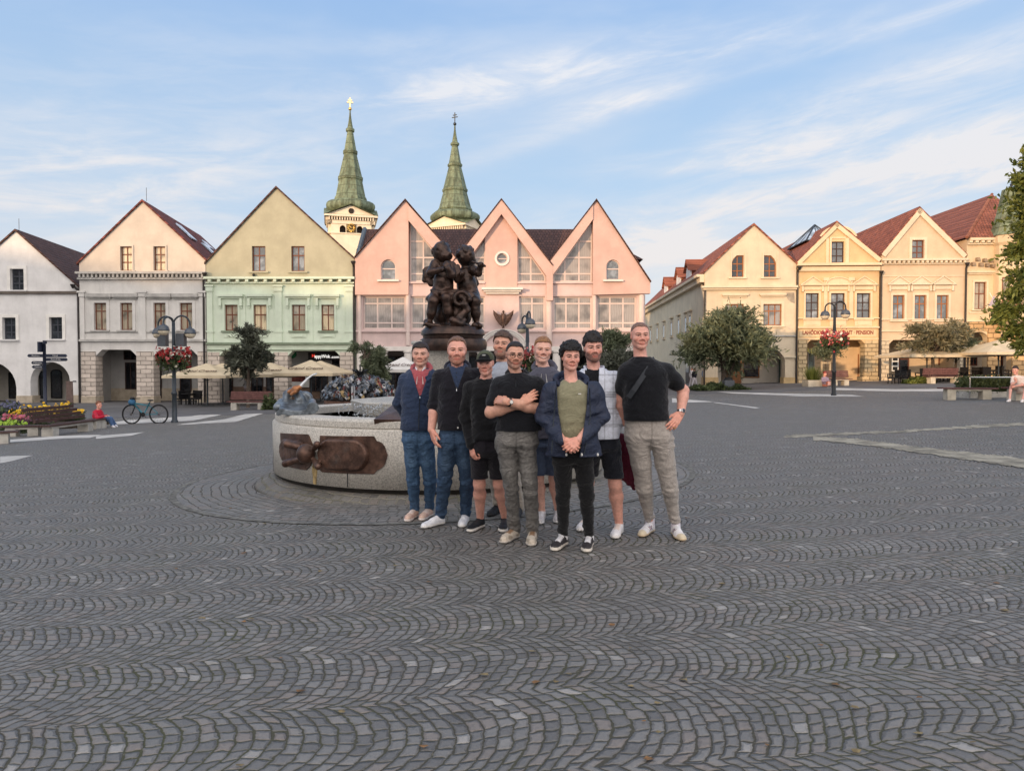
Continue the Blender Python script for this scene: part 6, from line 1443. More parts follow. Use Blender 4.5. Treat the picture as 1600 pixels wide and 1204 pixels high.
def person(label, D, head, hairc, skin, legs, arms, torso, top, pants, shoes, extra=None, group=None, vox=.0068, hands=True, seat=False):
 """everything is given where it shows in the photograph and becomes a figure at distance D"""
 Q = lambda px, py, dy=0.0: np.array(P(px, py, D + dy)); K = D / F
 feet = []
 for (hxp, hyp, txp, typ) in shoes['at']:
  a, b_ = np.array(G(hxp, hyp)), np.array(G(txp, typ)); d = (b_ - a)[:2]; L = shoes.get('L', .295); d = d / max(np.linalg.norm(d), .02); m_ = (a + b_)[:2] / 2
  if shoes.get('len'): pass
  h0 = m_ - d * L / 2; feet.append((np.array((h0[0], h0[1], float(gz(h0[0], h0[1])))), np.array((d[0], d[1], 0.0)), L))
 ctr = sum(f[0] for f in feet) / len(feet); loc = Vector((ctr[0], ctr[1], float(gz(ctr[0], ctr[1]))))
 t = thing('person', label, 'person', loc, 0, group); lc = np.array(loc)
 LEG = []
 for (hip, knee), (h0, d, L) in zip(legs, feet):
  ank = h0 + d * .055 + np.array((0, 0, .095)); hp = Q(*hip); kn = Q(knee[0], knee[1], knee[2] if len(knee) > 3 or seat else (h0[1] + d[1] * .055 - D) * .45 - .012); LEG.append([hp, kn, ank, h0 + d * .06 + np.array((0, 0, .05))])
 ARM = [[Q(*p) for p in a['j']] for a in arms]
 rows = [(Q(0, py, 0)[2], Q(xl, py, 0)[0], Q(xr, py, 0)[0], D + yf, D + yb) for py, xl, xr, yf, yb in torso]
 cx, ty, cy = head['at']; hd = head.get('dy', 0.0); zt, zc_ = Q(cx, ty, hd)[2], Q(cx, cy, hd)[2]; sc = (zt - zc_) / (.238 + head.get('hair_h', .012))
 hc = np.array((Q(cx, (ty + cy) / 2, hd)[0], D + hd, zc_ + .119 * sc)); yaw, pit, rol = [rad(a) for a in head.get('turn', (0, 0, 0))]
 Rm = np.array((Matrix.Rotation(yaw, 3, 'Z') @ Matrix.Rotation(pit, 3, 'X') @ Matrix.Rotation(rol, 3, 'Y')))
 HV, HQ = head_mesh(**head.get('shape', {})); HC = head_color(HV, skin, hairc, **head.get('col', {})); wd = head.get('wide', 1.0)
 toW = lambda v: (v * np.array((wd, 1, 1)) * sc) @ Rm.T + hc
 vs, qs, cs = [toW(HV)], [HQ], [HC]
 allp = np.array([p for l in LEG for p in l] + [p for a in ARM for p in a] + [(r[1], r[3], r[0]) for r in rows] + [(r[2], r[4], r[0]) for r in rows]); lo, hi = allp.min(0) - .12, allp.max(0) + .14
 b = SDF(lo, hi, vox); wz0 = Q(0, pants['waist'])[2]; b.loft([(z, a + .024, c_ - .024, y0 + .024, y1 - .02) for z, a, c_, y0, y1 in rows if z > wz0 - .02], .03); b.ell((LEG[0][0] + LEG[1][0]) / 2 + np.array((0, .01, .07)), (.085, .06, .10), .03)
 nk = hc + Rm @ np.array((0, .026, -.10)) * sc; nb = np.array(((rows[-1][1] + rows[-1][2]) / 2 if rows[-1][0] > rows[0][0] else (rows[0][1] + rows[0][2]) / 2, D + .02, max(r[0] for r in rows) - .02)); nr = head.get('neck', .054) * .92
 b.cone(nk, nb - np.array((0, 0, .02)), nr, nr * 1.08, .02)
 bare = pants.get('bare'); lr = pants.get('lr', (.060, .044, .046, .032))
 for hp, kn, an, ft_ in LEG:
  b.cone(hp, kn, lr[0], lr[1], .03); cf = kn * .70 + an * .30 + np.array((0, .018, 0)); b.cone(kn, cf, lr[1], lr[2], .03); b.cone(cf, an, lr[2], lr[3], .03); b.cone(an, ft_, lr[3], lr[3] * .95, .01)
 for a, A in zip(arms, ARM):
  r = a.get('r', (.052, .041, .029)); b.cone(A[0], A[1], r[0], r[1], .03)
  md = A[1] * .7 + A[2] * .3; b.cone(A[1], md, r[1], r[1] * 1.02, .02); b.cone(md, A[2], r[1] * 1.02, r[2], .02)
 v, q = b.mesh(); vs.append(v); qs.append(q); sk2 = np.tile(skin, (len(v), 1)) * (1 + .06 * n3(*(v * 18).T, 4))[:, None]; cs.append(sk2)
 for a, A in zip(arms, ARM):
  if not a.get('hand'): continue
  h = a['hand']; tip = Q(*h['tip']); hv, hq = hand_mesh(h.get('curl', (25, 28, 32, 36)), h.get('spread', 1.0), h.get('thumb', (0, 0)), sc=h.get('sc', 1.02)); B = basis(tip - A[2], h['back'])
  if h.get('mirror'): hv = hv * np.array((-1, 1, 1)); hq = hq[:, ::-1]
  w = hv @ B.T + A[2]; vs.append(w); qs.append(hq); cc = np.tile(skin * np.array((1.02, .93, .90)), (len(w), 1)) * (1 + .08 * n3(*(w * 60).T, 9))[:, None]; cs.append(cc)
 n = 0; q2 = []
 for v, q in zip(vs, qs): q2.append(q + n); n += len(v)
 np_obj('body', np.concatenate(vs), np.concatenate(q2), M_SKIN, t, np.concatenate(cs), lc)
 if head.get('hair'):
  v, q = hair_mesh(head['hair']); c = np.tile(hairc, (len(v), 1)) * (1 + .35 * n3(*(v * np.array((70, 25, 60))).T, 6))[:, None]
  if head['hair'].get('fade'): c = mixc(c, skin * .62, sst(.05 - v[:, 2], 0, .06) * head['hair']['fade'])
  np_obj('hair', toW(v), q, M_HAIR, t, np.clip(c, 0, 1), lc)
 for (h0, d, L) in feet:
  v, q = shoe_mesh(L, shoes.get('chunky', 0.0)); B = np.stack([np.array((d[1], -d[0], 0)), d, np.array((0, 0, 1))], 1); w = v @ B.T + h0 + np.array((0, 0, .004)); np_obj('shoe', w, q, M_SHOE, t, shoe_color(v, **shoes['col']), lc)
  if shoes.get('sock') is not None:
   s_ = SDF(h0 + d * .05 - .08, h0 + d * .05 + np.array((.08, .08, .24)), .005); s_.cone(h0 + d * .06 + np.array((0, 0, .07)), h0 + d * .055 + np.array((0, 0, .05 + shoes.get('sock_h', .09))), .043, .038, .01); v, q = s_.mesh(); np_obj('sock', v, q, M_CLOTH, t, np.tile(shoes['sock'], (len(v), 1)), lc)
 zs = sorted(r[0] for r in rows); wz = Q(0, pants['waist'])[2]
 p = SDF(lo, hi, vox)
 hipc = (LEG[0][0] + LEG[1][0]) / 2; rr = pants['r']
 I = lambda z, c_: float(np.interp(z, [r[0] for r in sorted(rows)], [r[c_] for r in sorted(rows)]))
 hz = hipc[2]
 if pants.get('hips'):
  hp_rows = [(Q(0, py)[2], Q(xl, py)[0], Q(xr, py)[0], D + yf, D + yb) for py, xl, xr, yf, yb in pants['hips']]; l_ = min(hp_rows); hp_rows.append((l_[0] - .055, l_[1] + .035, l_[2] - .035, D - .06, D + .07)); p.loft(hp_rows, .03, 2.2)
 for hp, kn, an, ft_ in LEG:
  end = an if not pants.get('short') else None; a = np.array(an)
  if pants.get('short'):
   f = pants['short']; e = hp + (kn - hp) * f; p.cone(hp, e, rr[0], rr[1], .025)
  else:
   lowz = an + (kn - an) * pants.get('lift', -.04); p.cone(hp, hp * .5 + kn * .5, rr[0], (rr[0] + rr[1]) / 2, .035); p.cone(hp * .5 + kn * .5, kn, (rr[0] + rr[1]) / 2, rr[1], .02); cf = kn * .68 + lowz * .32 + np.array((0, .014, 0)); p.cone(kn, cf, rr[1], rr[2], .02); p.cone(cf, lowz, rr[2], rr[3], .02)
 fa = pants.get('fold', .006); kz = [l[1][2] for l in LEG]; az = [l[2][2] for l in LEG]
 wt = lambda X, Y, Z: .45 + .9 * np.exp(-((Z - kz[0]) / .09) ** 2) + 1.2 * np.exp(-((Z - az[0] - .05) / .08) ** 2) + .7 * np.exp(-((Z - hz + .04) / .08) ** 2) + 0 * X
 p.ripple(fa * .8, 13, 11, 17, pants.get('seed', 3), wt); p.ripple(fa * .42, 26, 20, 38, pants.get('seed', 3) + 2, wt)
 if not seat: p.above(wz)
 if pants.get('cuffz') is not None: pass
 if pants.get('short') and not seat: p.below(min(l[0][2] + (l[1][2] - l[0][2]) * pants['short'] for l in LEG))
 v, q = p.mesh(); base = np.tile(np.asarray(pants['c'], float), (len(v), 1)); x, y, z = v.T
 if pants.get('denim') is not None:
  f = np.zeros(len(v))
  for hp, kn, an, _ in LEG:
   tt = np.clip((hp[2] - z) / (hp[2] - an[2]), 0, 1); cxl = np.interp(tt, [0, .5, 1], [hp[0], kn[0], an[0]]); f = np.maximum(f, np.exp(-((x - cxl) / .05) ** 2) * np.exp(-((tt - .32) / .25) ** 2))
  base = mixc(base, pants['denim'], np.clip(f * .40 * (y < D + .05) + .16 + .10 * n3(x * 14, y * 14, z * 45, 8), 0, 1))
  base = base * (1 - .3 * np.exp(-((z - hz + .02 - np.abs(x - hipc[0]) * .25) / .012) ** 2) * (n3(x * 9, y * 9, z * 30, 4) > 0))[:, None]
 base *= (1 + .05 * n3(x * 10, y * 10, z * 30, 11))[:, None]
 seam = np.exp(-((x - hipc[0]) / .005) ** 2) * (z > hz - .06) * (y < D); base = base * (1 - .45 * seam)[:, None]
 np_obj(pants.get('name', 'trousers'), v, q, M_DENIM if pants.get('denim') is not None else M_CLOTH, t, np.clip(base, 0, 1), lc)
 for g in top:
  s = SDF(lo, hi + np.array((0, 0, .04)), vox); gr = g.get('grow', 0.0); s.loft([(z, a - gr, c_ + gr, y0 - gr, y1 + gr) for z, a, c_, y0, y1 in rows], .03)
  for a, A in zip(arms, ARM):
   r = a.get('r', (.052, .041, .029)); sl = g.get('sleeve', 2.0); sl = sl[arms.index(a)] if isinstance(sl, (list, tuple)) else sl; ea = g.get('ease', .014);
   if sl <= 0: continue
   st_ = nb + (A[0] - nb) * .30 + np.array((0, .005, -.035)); s.cone(st_, A[0], .046 + gr * .5, r[0] + ea * .6, .05)
   if sl <= 1: e = A[0] + (A[1] - A[0]) * sl; s.cone(A[0], e, r[0] + ea, r[0] + (r[1] - r[0]) * sl + ea * g.get('flare', 1.0), .03)
   else:
    s.cone(A[0], A[1], r[0] + ea, r[1] + ea, .03); e = A[1] + (A[2] - A[1]) * (sl - 1); s.cone(A[1], e, r[1] + ea, r[2] + ea * .8 + (r[1] - r[2]) * (2 - sl), .025)
  fa = g.get('fold', .006)
  def wt2(X, Y, Z, ARM=ARM):
   w = .5 + 0 * X
   for A in ARM: w = w + 1.1 * np.exp(-((X - A[1][0]) ** 2 + (Z - A[1][2]) ** 2) / .006)
   return w
  s.ripple(fa, 9, 9, 17, g.get('seed', 1), wt2); s.ripple(fa * .5, 17, 17, 36, g.get('seed', 1) + 5, wt2)
  X, Y, Z = s.grid(); PX, PY = proj(X, Y, Z); hem = Q(0, g['hem'])[2]
  trunk = (PX > torso[-1][1] - 3 if False else True);
  xm0, xm1 = min(r[1] for r in rows), max(r[2] for r in rows)
  hcut = (hem - Z) + 0 * X
  if g.get('hemx'):
   x0, x1 = Q(g['hemx'][0], 600)[0], Q(g['hemx'][1], 600)[0]; out = np.maximum(np.maximum(x0 - X, X - x1), 0); hcut = np.where((out > 0) | ((Y < D + g.get('front_free', -9))), -.1, hcut)
  s.f = np.maximum(s.f, hcut.astype(np.float32))
  no = g.get('neck')
  if no:
   r0 = no.get('r', .062); c0 = nb + np.array((0, no.get('dy', -.02), no.get('dz', .02))); dd = np.sqrt((X - c0[0]) ** 2 + ((Y - c0[1]) * .85) ** 2) - r0; zcut = c0[2] + no.get('slope', .5) * (Y - c0[1]) - no.get('drop', .04); s.f = np.maximum(s.f, np.minimum(-dd, (Z - zcut)).astype(np.float32))
  for poly in g.get('open', []):
   def insd(PX, PY):
    m_ = np.full(np.broadcast(PX, PY).shape, -1e9, np.float32); n_ = len(poly); ar = sum(poly[i][0] * poly[(i + 1) % n_][1] - poly[(i + 1) % n_][0] * poly[i][1] for i in range(n_))
    for i in range(n_):
     (x0, y0), (x1, y1) = poly[i], poly[(i + 1) % n_]; L = math.hypot(x1 - x0, y1 - y0); d_ = ((PX - x0) * (y1 - y0) - (PY - y0) * (x1 - x0)) / L * (1 if ar > 0 else -1); m_ = np.maximum(m_, d_)
    return m_
   d_ = insd(PX, PY) * K; s.f = np.maximum(s.f, np.minimum(-d_, 9 + 0 * X) * (Y < D + g.get('open_to', .0)) + (-1.0) * (Y >= D + g.get('open_to', .0)))
  v, q = s.mesh(); x, y, z = v.T; px, py = proj(x, y, z); c = np.tile(np.asarray(g['c'], float), (len(v), 1)) * (1 + .05 * n3(x * 12, y * 12, z * 24, 21))[:, None]
  if g.get('paint'): c = g['paint'](c, px, py, x, y, z)
  np_obj(g['name'], v, q, {'shell': M_SHELL}.get(g.get('mat'), M_CLOTH), t, np.clip(c, 0, 1), lc)
 ctx = dict(t=t, Q=Q, K=K, D=D, lc=lc, ARM=ARM, LEG=LEG, nb=nb, hc=hc, toW=toW, sc=sc, Rm=Rm, rows=rows, lo=lo, hi=hi, nr=nr)
 if extra: extra(ctx)
 return ctx
def soft_part(c, name, fn, col, m_=None, v=.006, paint=None, rip=None, pad=.05, box=None):
 s = SDF(box[0] if box else c['lo'] - pad, box[1] if box else c['hi'] + pad, v); fn(s)
 if rip: s.ripple(*rip)
 vs, q = s.mesh(); cc = np.tile(np.asarray(col, float), (len(vs), 1)) * (1 + .06 * n3(*(vs * 20).T, 2))[:, None]
 if paint: x, y, z = vs.T; px, py = proj(x, y, z); cc = paint(cc, px, py, x, y, z)
 return np_obj(name, vs, q, m_ or M_CLOTH, c['t'], np.clip(cc, 0, 1), c['lc'])
def nbox(c, r=.2, up=.2, dn=.2): return (c['nb'] - np.array((r, r, dn)), c['nb'] + np.array((r, r, up)))
def collar(c, col, r=.066, h=.03, thick=.010, spread=1.0, name='collar', drop=.05, gap=.5, dz=.012):
 def f(s):
  n = 22; pts = []
  for k in range(n + 1):
   a = -math.pi / 2 + gap + (2 * math.pi - 2 * gap) * k / n; rr = r * (1 + .12 * abs(math.sin(a))); fr = max(0, -math.sin(a)); pts.append(c['nb'] + np.array((math.cos(a) * rr, math.sin(a) * rr * 1.0 - .0, dz + .028 - drop * fr ** 1.5)))
  for i in range(n): s.cone(pts[i], pts[i + 1], thick, thick, .008); s.cone(pts[i] + (pts[i] - c['nb']) * .18 * spread - np.array((0, 0, h)), pts[i + 1] + (pts[i + 1] - c['nb']) * .18 * spread - np.array((0, 0, h)), thick, thick, .022)
  for p_ in (pts[0], pts[-1]):
   sg = 1 if p_[0] > c['nb'][0] else -1; s.cone(p_, p_ + np.array((sg * .022, -.012, -.045)), thick, thick * .6, .012)
 return soft_part(c, name, f, col, v=.0055, box=nbox(c))
def hood(c, col, name='hood', r=.095, th=.032, front=.06, back=.05, m_=None, w=1.0):
 def f(s):
  n = 26; pts = []
  for k in range(n + 1):
   a = -math.pi / 2 + .22 + (2 * math.pi - .44) * k / n; fr = max(0, -math.sin(a)); bk = max(0, math.sin(a)); pts.append((c['nb'] + np.array((math.cos(a) * r * w * (1 - .12 * fr), math.sin(a) * r * .95 + .012, .005 + back * bk - front * fr)), th * (.62 + .55 * bk)))
  for i in range(n): s.cone(pts[i][0], pts[i + 1][0], pts[i][1], pts[i + 1][1], .02)
 return soft_part(c, name, f, col, m_, .0062, rip=(.005, 26, 26, 26, 3), box=nbox(c, .24))
def thin(c, name, pts, r, m_, parent=None):
 mb = MB(); mb.tube([Vector(p) - Vector(c['lc']) for p in pts], r, 6); return mb.build(name, m_, parent or c['t'], True)
def watch(c, A, f, face, band, off=(0, -1, .2), r=.031, name='watch'):
 p = A[1] + (A[2] - A[1]) * f; d = A[2] - A[1]; B = basis(d, off); mb = MB(); n = 20
 for w_ in (-.011, .011): pass
 pr = [(r, -.010), (r + .004, -.010), (r + .004, .010), (r, .010), (r, -.010)]; mb.lathe(pr, n); M = Matrix([[*(B[i][j] for j in (0, 2, 1)), 0] for i in range(3)] + [[0, 0, 0, 1]]); M = Matrix.Translation(Vector(p) - Vector(c['lc'])) @ Matrix(((B[0][0], B[0][2], B[0][1], 0), (B[1][0], B[1][2], B[1][1], 0), (B[2][0], B[2][2], B[2][1], 0), (0, 0, 0, 1))); mb.xf(M)
 o = mb.build(name, band, c['t']); mb = MB(); mb.lathe([(.0185, -.002), (.0195, .008), (.0175, .011), (.0, .0112)], 20); T = Matrix(((B[0][0], B[0][1], B[0][2], 0), (B[1][0], B[1][1], B[1][2], 0), (B[2][0], B[2][1], B[2][2], 0), (0, 0, 0, 1))); mb.xf(Matrix.Translation(Vector(p + B[:, 2] * r) - Vector(c['lc'])) @ T); mb.build('watch_case', M_STEEL, o, True)
 mb = MB(); mb.lathe([(.014, .0115), (.0, .0122)], 18); mb.xf(Matrix.Translation(Vector(p + B[:, 2] * r) - Vector(c['lc'])) @ T); mb.build('watch_dial', face, o)
SK1 = hx(208, 160, 141); SK2 = hx(214, 158, 140); SK3 = hx(202, 152, 130); SK4 = hx(216, 168, 150)
GRP = None
BOX = lambda L: (lambda c: c)
def ex(c):
 hood(c, hx(165, 84, 90), 'hoodie_hood', r=.088, th=.030, front=.055, w=1.0); collar(c, hx(38, 52, 78), r=.112, h=.02, thick=.013, name='jacket_collar', gap=.55, drop=.09, dz=-.03)
 soft_part(c, 'white_collar', lambda s: [s.cone(c['nb'] + np.array((g * .045, -.070, .025)), c['nb'] + np.array((g * .012, -.100, -.025)), .009, .007, .01) for g in (-1, 1)], hx(210, 208, 214), box=nbox(c))
 Q = c['Q']; thin(c, 'zip', [Q(656, 618, -.150), Q(655, 640, -.158), Q(654, 670, -.150)], .0035, M_BLACK); thin(c, 'zip_pull', [Q(656.2, 617, -.156), Q(656.2, 622, -.158)], .005, M_STEEL)
 for g in (-1, 1): thin(c, 'drawstring', [Q(656 + g * 4, 588, -.135), Q(656 + g * 5, 600, -.142)], .003, M_WHITE)
person('man in navy zip fleece over a pink hoodie, hands behind his back', 6.98, dict(at=(657, 534.5, 571), turn=(2, 2, 0), wide=1.13, shape=dict(jaw=.98, smile=.4), hair=dict(top=.018, side=.006, hl=.074, curl=.004, fr=60, lift=.02, sb=-.02, recede=.010), neck=.056, hair_h=.014,
  col=dict(beard=hx(112, 84, 72), bk=.26, smile=.5, moust=False)), hx(44, 32, 27), SK1,
  [((643, 688, .0), (645.5, 750, -.03)), ((665, 688, .0), (672, 750, -.03))],
  [dict(j=((634, 594, .0), (622.5, 630, .05), (636, 656, .15))), dict(j=((672, 594, .0), (681, 630, .05), (668, 656, .15)))],
  [(575, 648, 667, -.065, .07), (583, 638, 673, -.09, .09), (592, 632, 676, -.115, .105), (603, 629.5, 677, -.13, .11), (635, 631, 675, -.135, .11), (655, 629, 675, -.13, .115), (673, 627.5, 674, -.125, .125)],
  [dict(name='hoodie', c=hx(165, 84, 90), hem=668, sleeve=0, grow=.0, neck=dict(r=.062, dz=.03, drop=.05)),
  dict(name='fleece_jacket', c=hx(46, 58, 82), hem=671, grow=.016, fold=0.0108, open=[[(640, 570), (674, 570), (657.5, 618), (655, 618)]], paint=lambda c, px, py, x, y, z: c * (1 - .25 * ((np.abs(py - 669.5) < 1.5)))[:, None])],
  dict(name='jeans', c=hx(62, 88, 118), denim=hx(104, 132, 160), waist=660, r=(.084, .064, .058, .046), fold=0.0108, hips=[(664, 630, 672, -.10, .11), (678, 628, 674, -.11, .13), (687, 629, 676, -.10, .12)]),
  dict(at=[(652, 806, 633, 817), (674, 805, 656.5, 815)], chunky=.006, L=.30, col=dict(upper=hx(214, 182, 164), sole=hx(216, 204, 196), lace=hx(226, 206, 196), mid=hx(200, 160, 146))), ex)
def ex(c):
 Q = c['Q']; hood(c, hx(26, 27, 40), 'hood', r=.105, th=.026, front=.04, back=.055); collar(c, hx(48, 60, 84), r=.070, h=.026, thick=.009, name='polo_collar')
 thin(c, 'zip', [Q(714, 607, -.158), Q(715.5, 640, -.168), Q(716, 668, -.160)], .0035, M_BLACK); thin(c, 'zip_pull', [Q(713.5, 604, -.165), Q(713.5, 611, -.167)], .006, M_STEEL)
 for y in (582, 589): mb = MB(); mb.ball(Vector(Q(713.5, y, -.150)) - Vector(c['lc']), .006, 8); mb.build('button', M_BLACK, c['t'])
 mb = MB(); mb.ball(Vector(Q(715.5, 668, -.168)) - Vector(c['lc']), .008, 8); mb.build('drawcord_stop', M_WHITE, c['t'])
person('bearded man in black zip hoodie over a blue polo, sleeves pushed up, white trainers', 6.6, dict(at=(714, 525.5, 568.5), turn=(4, 2, 0), wide=1.06, shape=dict(jaw=1.04, smile=.3, beard=1, long_=1.02), hair=dict(top=.008, side=.003, hl=.092, curl=.003, fr=70, lift=.006, sb=-.01, recede=-.0, fade=.6), neck=.062, hair_h=.007,
  col=dict(beard=hx(112, 68, 46), bk=.80, smile=.3, brow=hx(120, 84, 62))), hx(112, 82, 64), SK2,
  [((699, 690, .0), (694.5, 752, -.03)), ((724, 690, .0), (730, 751, -.02))],
  [dict(j=((688, 591, .0), (679.5, 634, .03), (674, 671, -.03)), r=(.060, .048, .034), hand=dict(tip=(681, 699, -.07), back=(-1, -.45, 0), mirror=True, curl=(18, 24, 28, 32), sc=1.08)), dict(j=((744, 589, .02), (751, 634, .05), (748, 670, .03)), r=(.060, .048, .034))],
  [(572, 702, 727, -.07, .075), (581, 692, 737, -.10, .10), (591, 687, 743, -.125, .115), (605, 686, 744, -.145, .12), (640, 687, 743, -.155, .12), (660, 686, 743, -.15, .125), (673, 686, 743, -.14, .13)],
  [dict(name='polo_shirt', c=hx(48, 60, 84), hem=671, sleeve=0, grow=.0, neck=dict(r=.062, dz=.03, drop=.05)),
  dict(name='zip_hoodie', c=hx(26, 25, 32), hem=670, grow=.014, sleeve=1.0, ease=.020, fold=0.0121, seed=4, open=[[(698, 562), (731, 562), (715, 607), (713, 607)]])],
  dict(name='jeans', c=hx(50, 70, 96), denim=hx(92, 114, 138), waist=660, r=(.088, .070, .064, .052), fold=0.0135, seed=6, hips=[(665, 688, 741, -.12, .13), (680, 686, 740, -.12, .14), (690, 686, 739, -.11, .13)]),
  dict(at=[(694, 818, 658, 827), (731, 811, 718, 829)], L=.31, col=dict(upper=hx(226, 226, 230), sole=hx(222, 220, 216), lace=hx(236, 236, 240))), ex)
def ex(c):
 s = SDF((-.12, -.24, -.02), (.12, .15, .18), .0042); s.ell((0, .018, .048), (.086, .106, .086), .01); s.f = np.maximum(s.f, (.026 - .10 * s.grid()[1] - s.grid()[2]).astype(np.float32))
 b_ = SDF((-.12, -.24, -.02), (.12, .15, .18), .0042); b_.ell((0, -.128, .034), (.084, .076, .012), .005, R=[(1, 0, 0), (0, .97, .22), (0, -.22, .97)]); s.f = np.minimum(s.f, b_.f); s.ell((0, .018, .134), (.010, .010, .006), .004)
 v, q = s.mesh(); x, y, z = v.T; col = np.tile(hx(72, 76, 58), (len(v), 1)); col[(y < -.062)] = hx(24, 25, 28); pt = (((x) / .030) ** 2 + ((z - .085) / .018) ** 2 < 1) & (y < -.04); col[pt] = hx(28, 29, 30); pt = (((x) / .018) ** 2 + ((z - .086) / .007) ** 2 < 1) & (y < -.04); col[pt] = hx(150, 150, 148)
 np_obj('cap', c['toW'](v), q, M_CLOTH, c['t'], col, c['lc'])
 soft_part(c, 'neckband', lambda s: [s.cone(c['nb'] + np.array((math.cos(a) * .066, math.sin(a) * .066 - .005, .016 + .022 * math.sin(a))), c['nb'] + np.array((math.cos(a + .3) * .066, math.sin(a + .3) * .066 - .005, .016 + .022 * math.sin(a + .3))), .009, .009, .01) for a in np.arange(0, 6.3, .3)], hx(20, 20, 23), box=nbox(c))
person('man in olive and black cap, black sweatshirt and black shorts', 6.42, dict(at=(758.5, 549, 586), turn=(-6, 3, -3), wide=1.04, shape=dict(jaw=.92, smile=.4), hair=dict(top=.004, side=.003, hl=.05, curl=.002, fr=70, lift=0, sb=-.016), neck=.052, hair_h=.0,
  col=dict(beard=hx(120, 88, 72), bk=.22, smile=.5, moust=False)), hx(70, 50, 40), SK2,
  [((748, 690, .0), (749, 756, -.04)), ((772, 690, .0), (780, 756, -.03))],
  [dict(j=((736, 608, .0), (728, 650, .03), (737, 695, -.03)), r=(.054, .042, .031), hand=dict(tip=(741, 724, -.06), back=(-.8, -.6, 0), mirror=True, curl=(58, 62, 66, 68), sc=1.0)), dict(j=((771, 608, .0), (780, 650, .06), (776, 692, .05)), r=(.054, .042, .031))],
  [(591, 747, 767, -.06, .07), (599, 739, 773, -.09, .09), (607, 735, 776, -.11, .105), (620, 735, 777, -.125, .11), (655, 739, 777, -.125, .11), (690, 738, 779, -.125, .125)],
  [dict(name='sweatshirt', c=hx(22, 22, 25), hem=685, grow=.012, ease=.020, hemx=(744.5, 790), fold=0.0135, seed=8, neck=dict(r=.060, dz=.03, drop=.035))],
  dict(name='shorts', c=hx(32, 29, 35), waist=682, short=.86, r=(.090, .076, .06, .05), fold=0.0095, hips=[(680, 739, 779, -.11, .12), (694, 737, 782, -.115, .13), (704, 738, 781, -.11, .12)], bare=True, lr=(.080, .053, .057, .034)),
  dict(at=[(757, 822, 729, 834), (792, 818, 783, 838)], L=.295, solez=None, col=dict(upper=hx(26, 27, 31), sole=hx(206, 200, 192), lace=hx(40, 40, 44), solez=.034), sock=hx(36, 36, 40), sock_h=.045) if False else dict(at=[(757, 822, 729, 834), (792, 818, 783, 838)], L=.295, col=dict(upper=hx(26, 27, 31), sole=hx(206, 200, 192), lace=hx(40, 40, 44), solez=.034)), ex)
person('bearded man in pale grey tee half hidden behind the men in polo and cap', 7.3, dict(at=(785, 517, 559.5), turn=(-10, -8, 3), wide=1.08, shape=dict(jaw=1.0, beard=1), hair=dict(top=.026, side=.012, hl=.072, curl=.010, fr=45, lift=.02, sb=-.02, seed=3), neck=.058, hair_h=.02,
  col=dict(beard=hx(62, 42, 34), bk=.8)), hx(78, 60, 50), SK3,
  [((775, 676, .0), (774, 740, .0)), ((797, 676, .0), (800, 740, .0))],
  [dict(j=((766, 587, .0), (760, 625, .05), (764, 662, .05))), dict(j=((814, 587, .0), (820, 625, .05), (816, 662, .05)))],
  [(565, 779, 799, -.065, .07), (574, 771, 808, -.10, .10), (584, 768, 811, -.12, .11), (600, 767, 812, -.13, .11), (640, 769, 810, -.13, .11), (670, 769, 810, -.12, .12)],
  [dict(name='tee_shirt', c=hx(162, 168, 180), hem=668, grow=.012, sleeve=.6, neck=dict(r=.060, dz=.03, drop=.045))],
  dict(name='trousers', c=hx(172, 162, 148), waist=664, r=(.095, .075, .07, .058), hips=[(662, 770, 809, -.11, .12), (682, 769, 810, -.11, .13)]),
  dict(at=[(782, 800, 763, 808), (812, 802, 806, 812)], L=.30, col=dict(upper=hx(26, 27, 32), sole=hx(30, 30, 34), lace=hx(30, 30, 34))))
def ex(c):
 Q = c['Q']; collar(c, hx(20, 21, 26), r=.068, h=.030, thick=.0095, name='polo_collar', gap=.5, drop=.07)
 thin(c, 'placket', [Q(806, 590, -.128), Q(806, 604, -.146)], .004, M_BLACK)
 toW, lc = c['toW'], Vector(c['lc'])
 for g in (-1, 1):
  pts = [toW(np.array([[g * .0315 + .0225 * math.cos(a) * (1.0), -.1045 + .010 * (abs(math.cos(a)) if g * math.cos(a) > 0 else 0), -.002 + .0175 * math.sin(a)]]))[0] for a in np.linspace(0, 2 * math.pi, 21)]; o = thin(c, 'glasses', pts, .0020, M_SPEC)
  thin(c, 'temple', [toW(np.array([[g * .054, -.094, .004]]))[0], toW(np.array([[g * .0735, -.045, .006]]))[0], toW(np.array([[g * .0785, .0, .004]]))[0]], .0020, M_SPEC, o)
  if g == 1: thin(c, 'bridge', [toW(np.array([[-.0095, -.1075, .001]]))[0], toW(np.array([[0, -.112, .004]]))[0], toW(np.array([[.0095, -.1075, .001]]))[0]], .0018, M_SPEC, o)
 watch(c, c['ARM'][1], .90, M_DIAL, M_STRAP, off=(.1, -1, .15), r=.034)
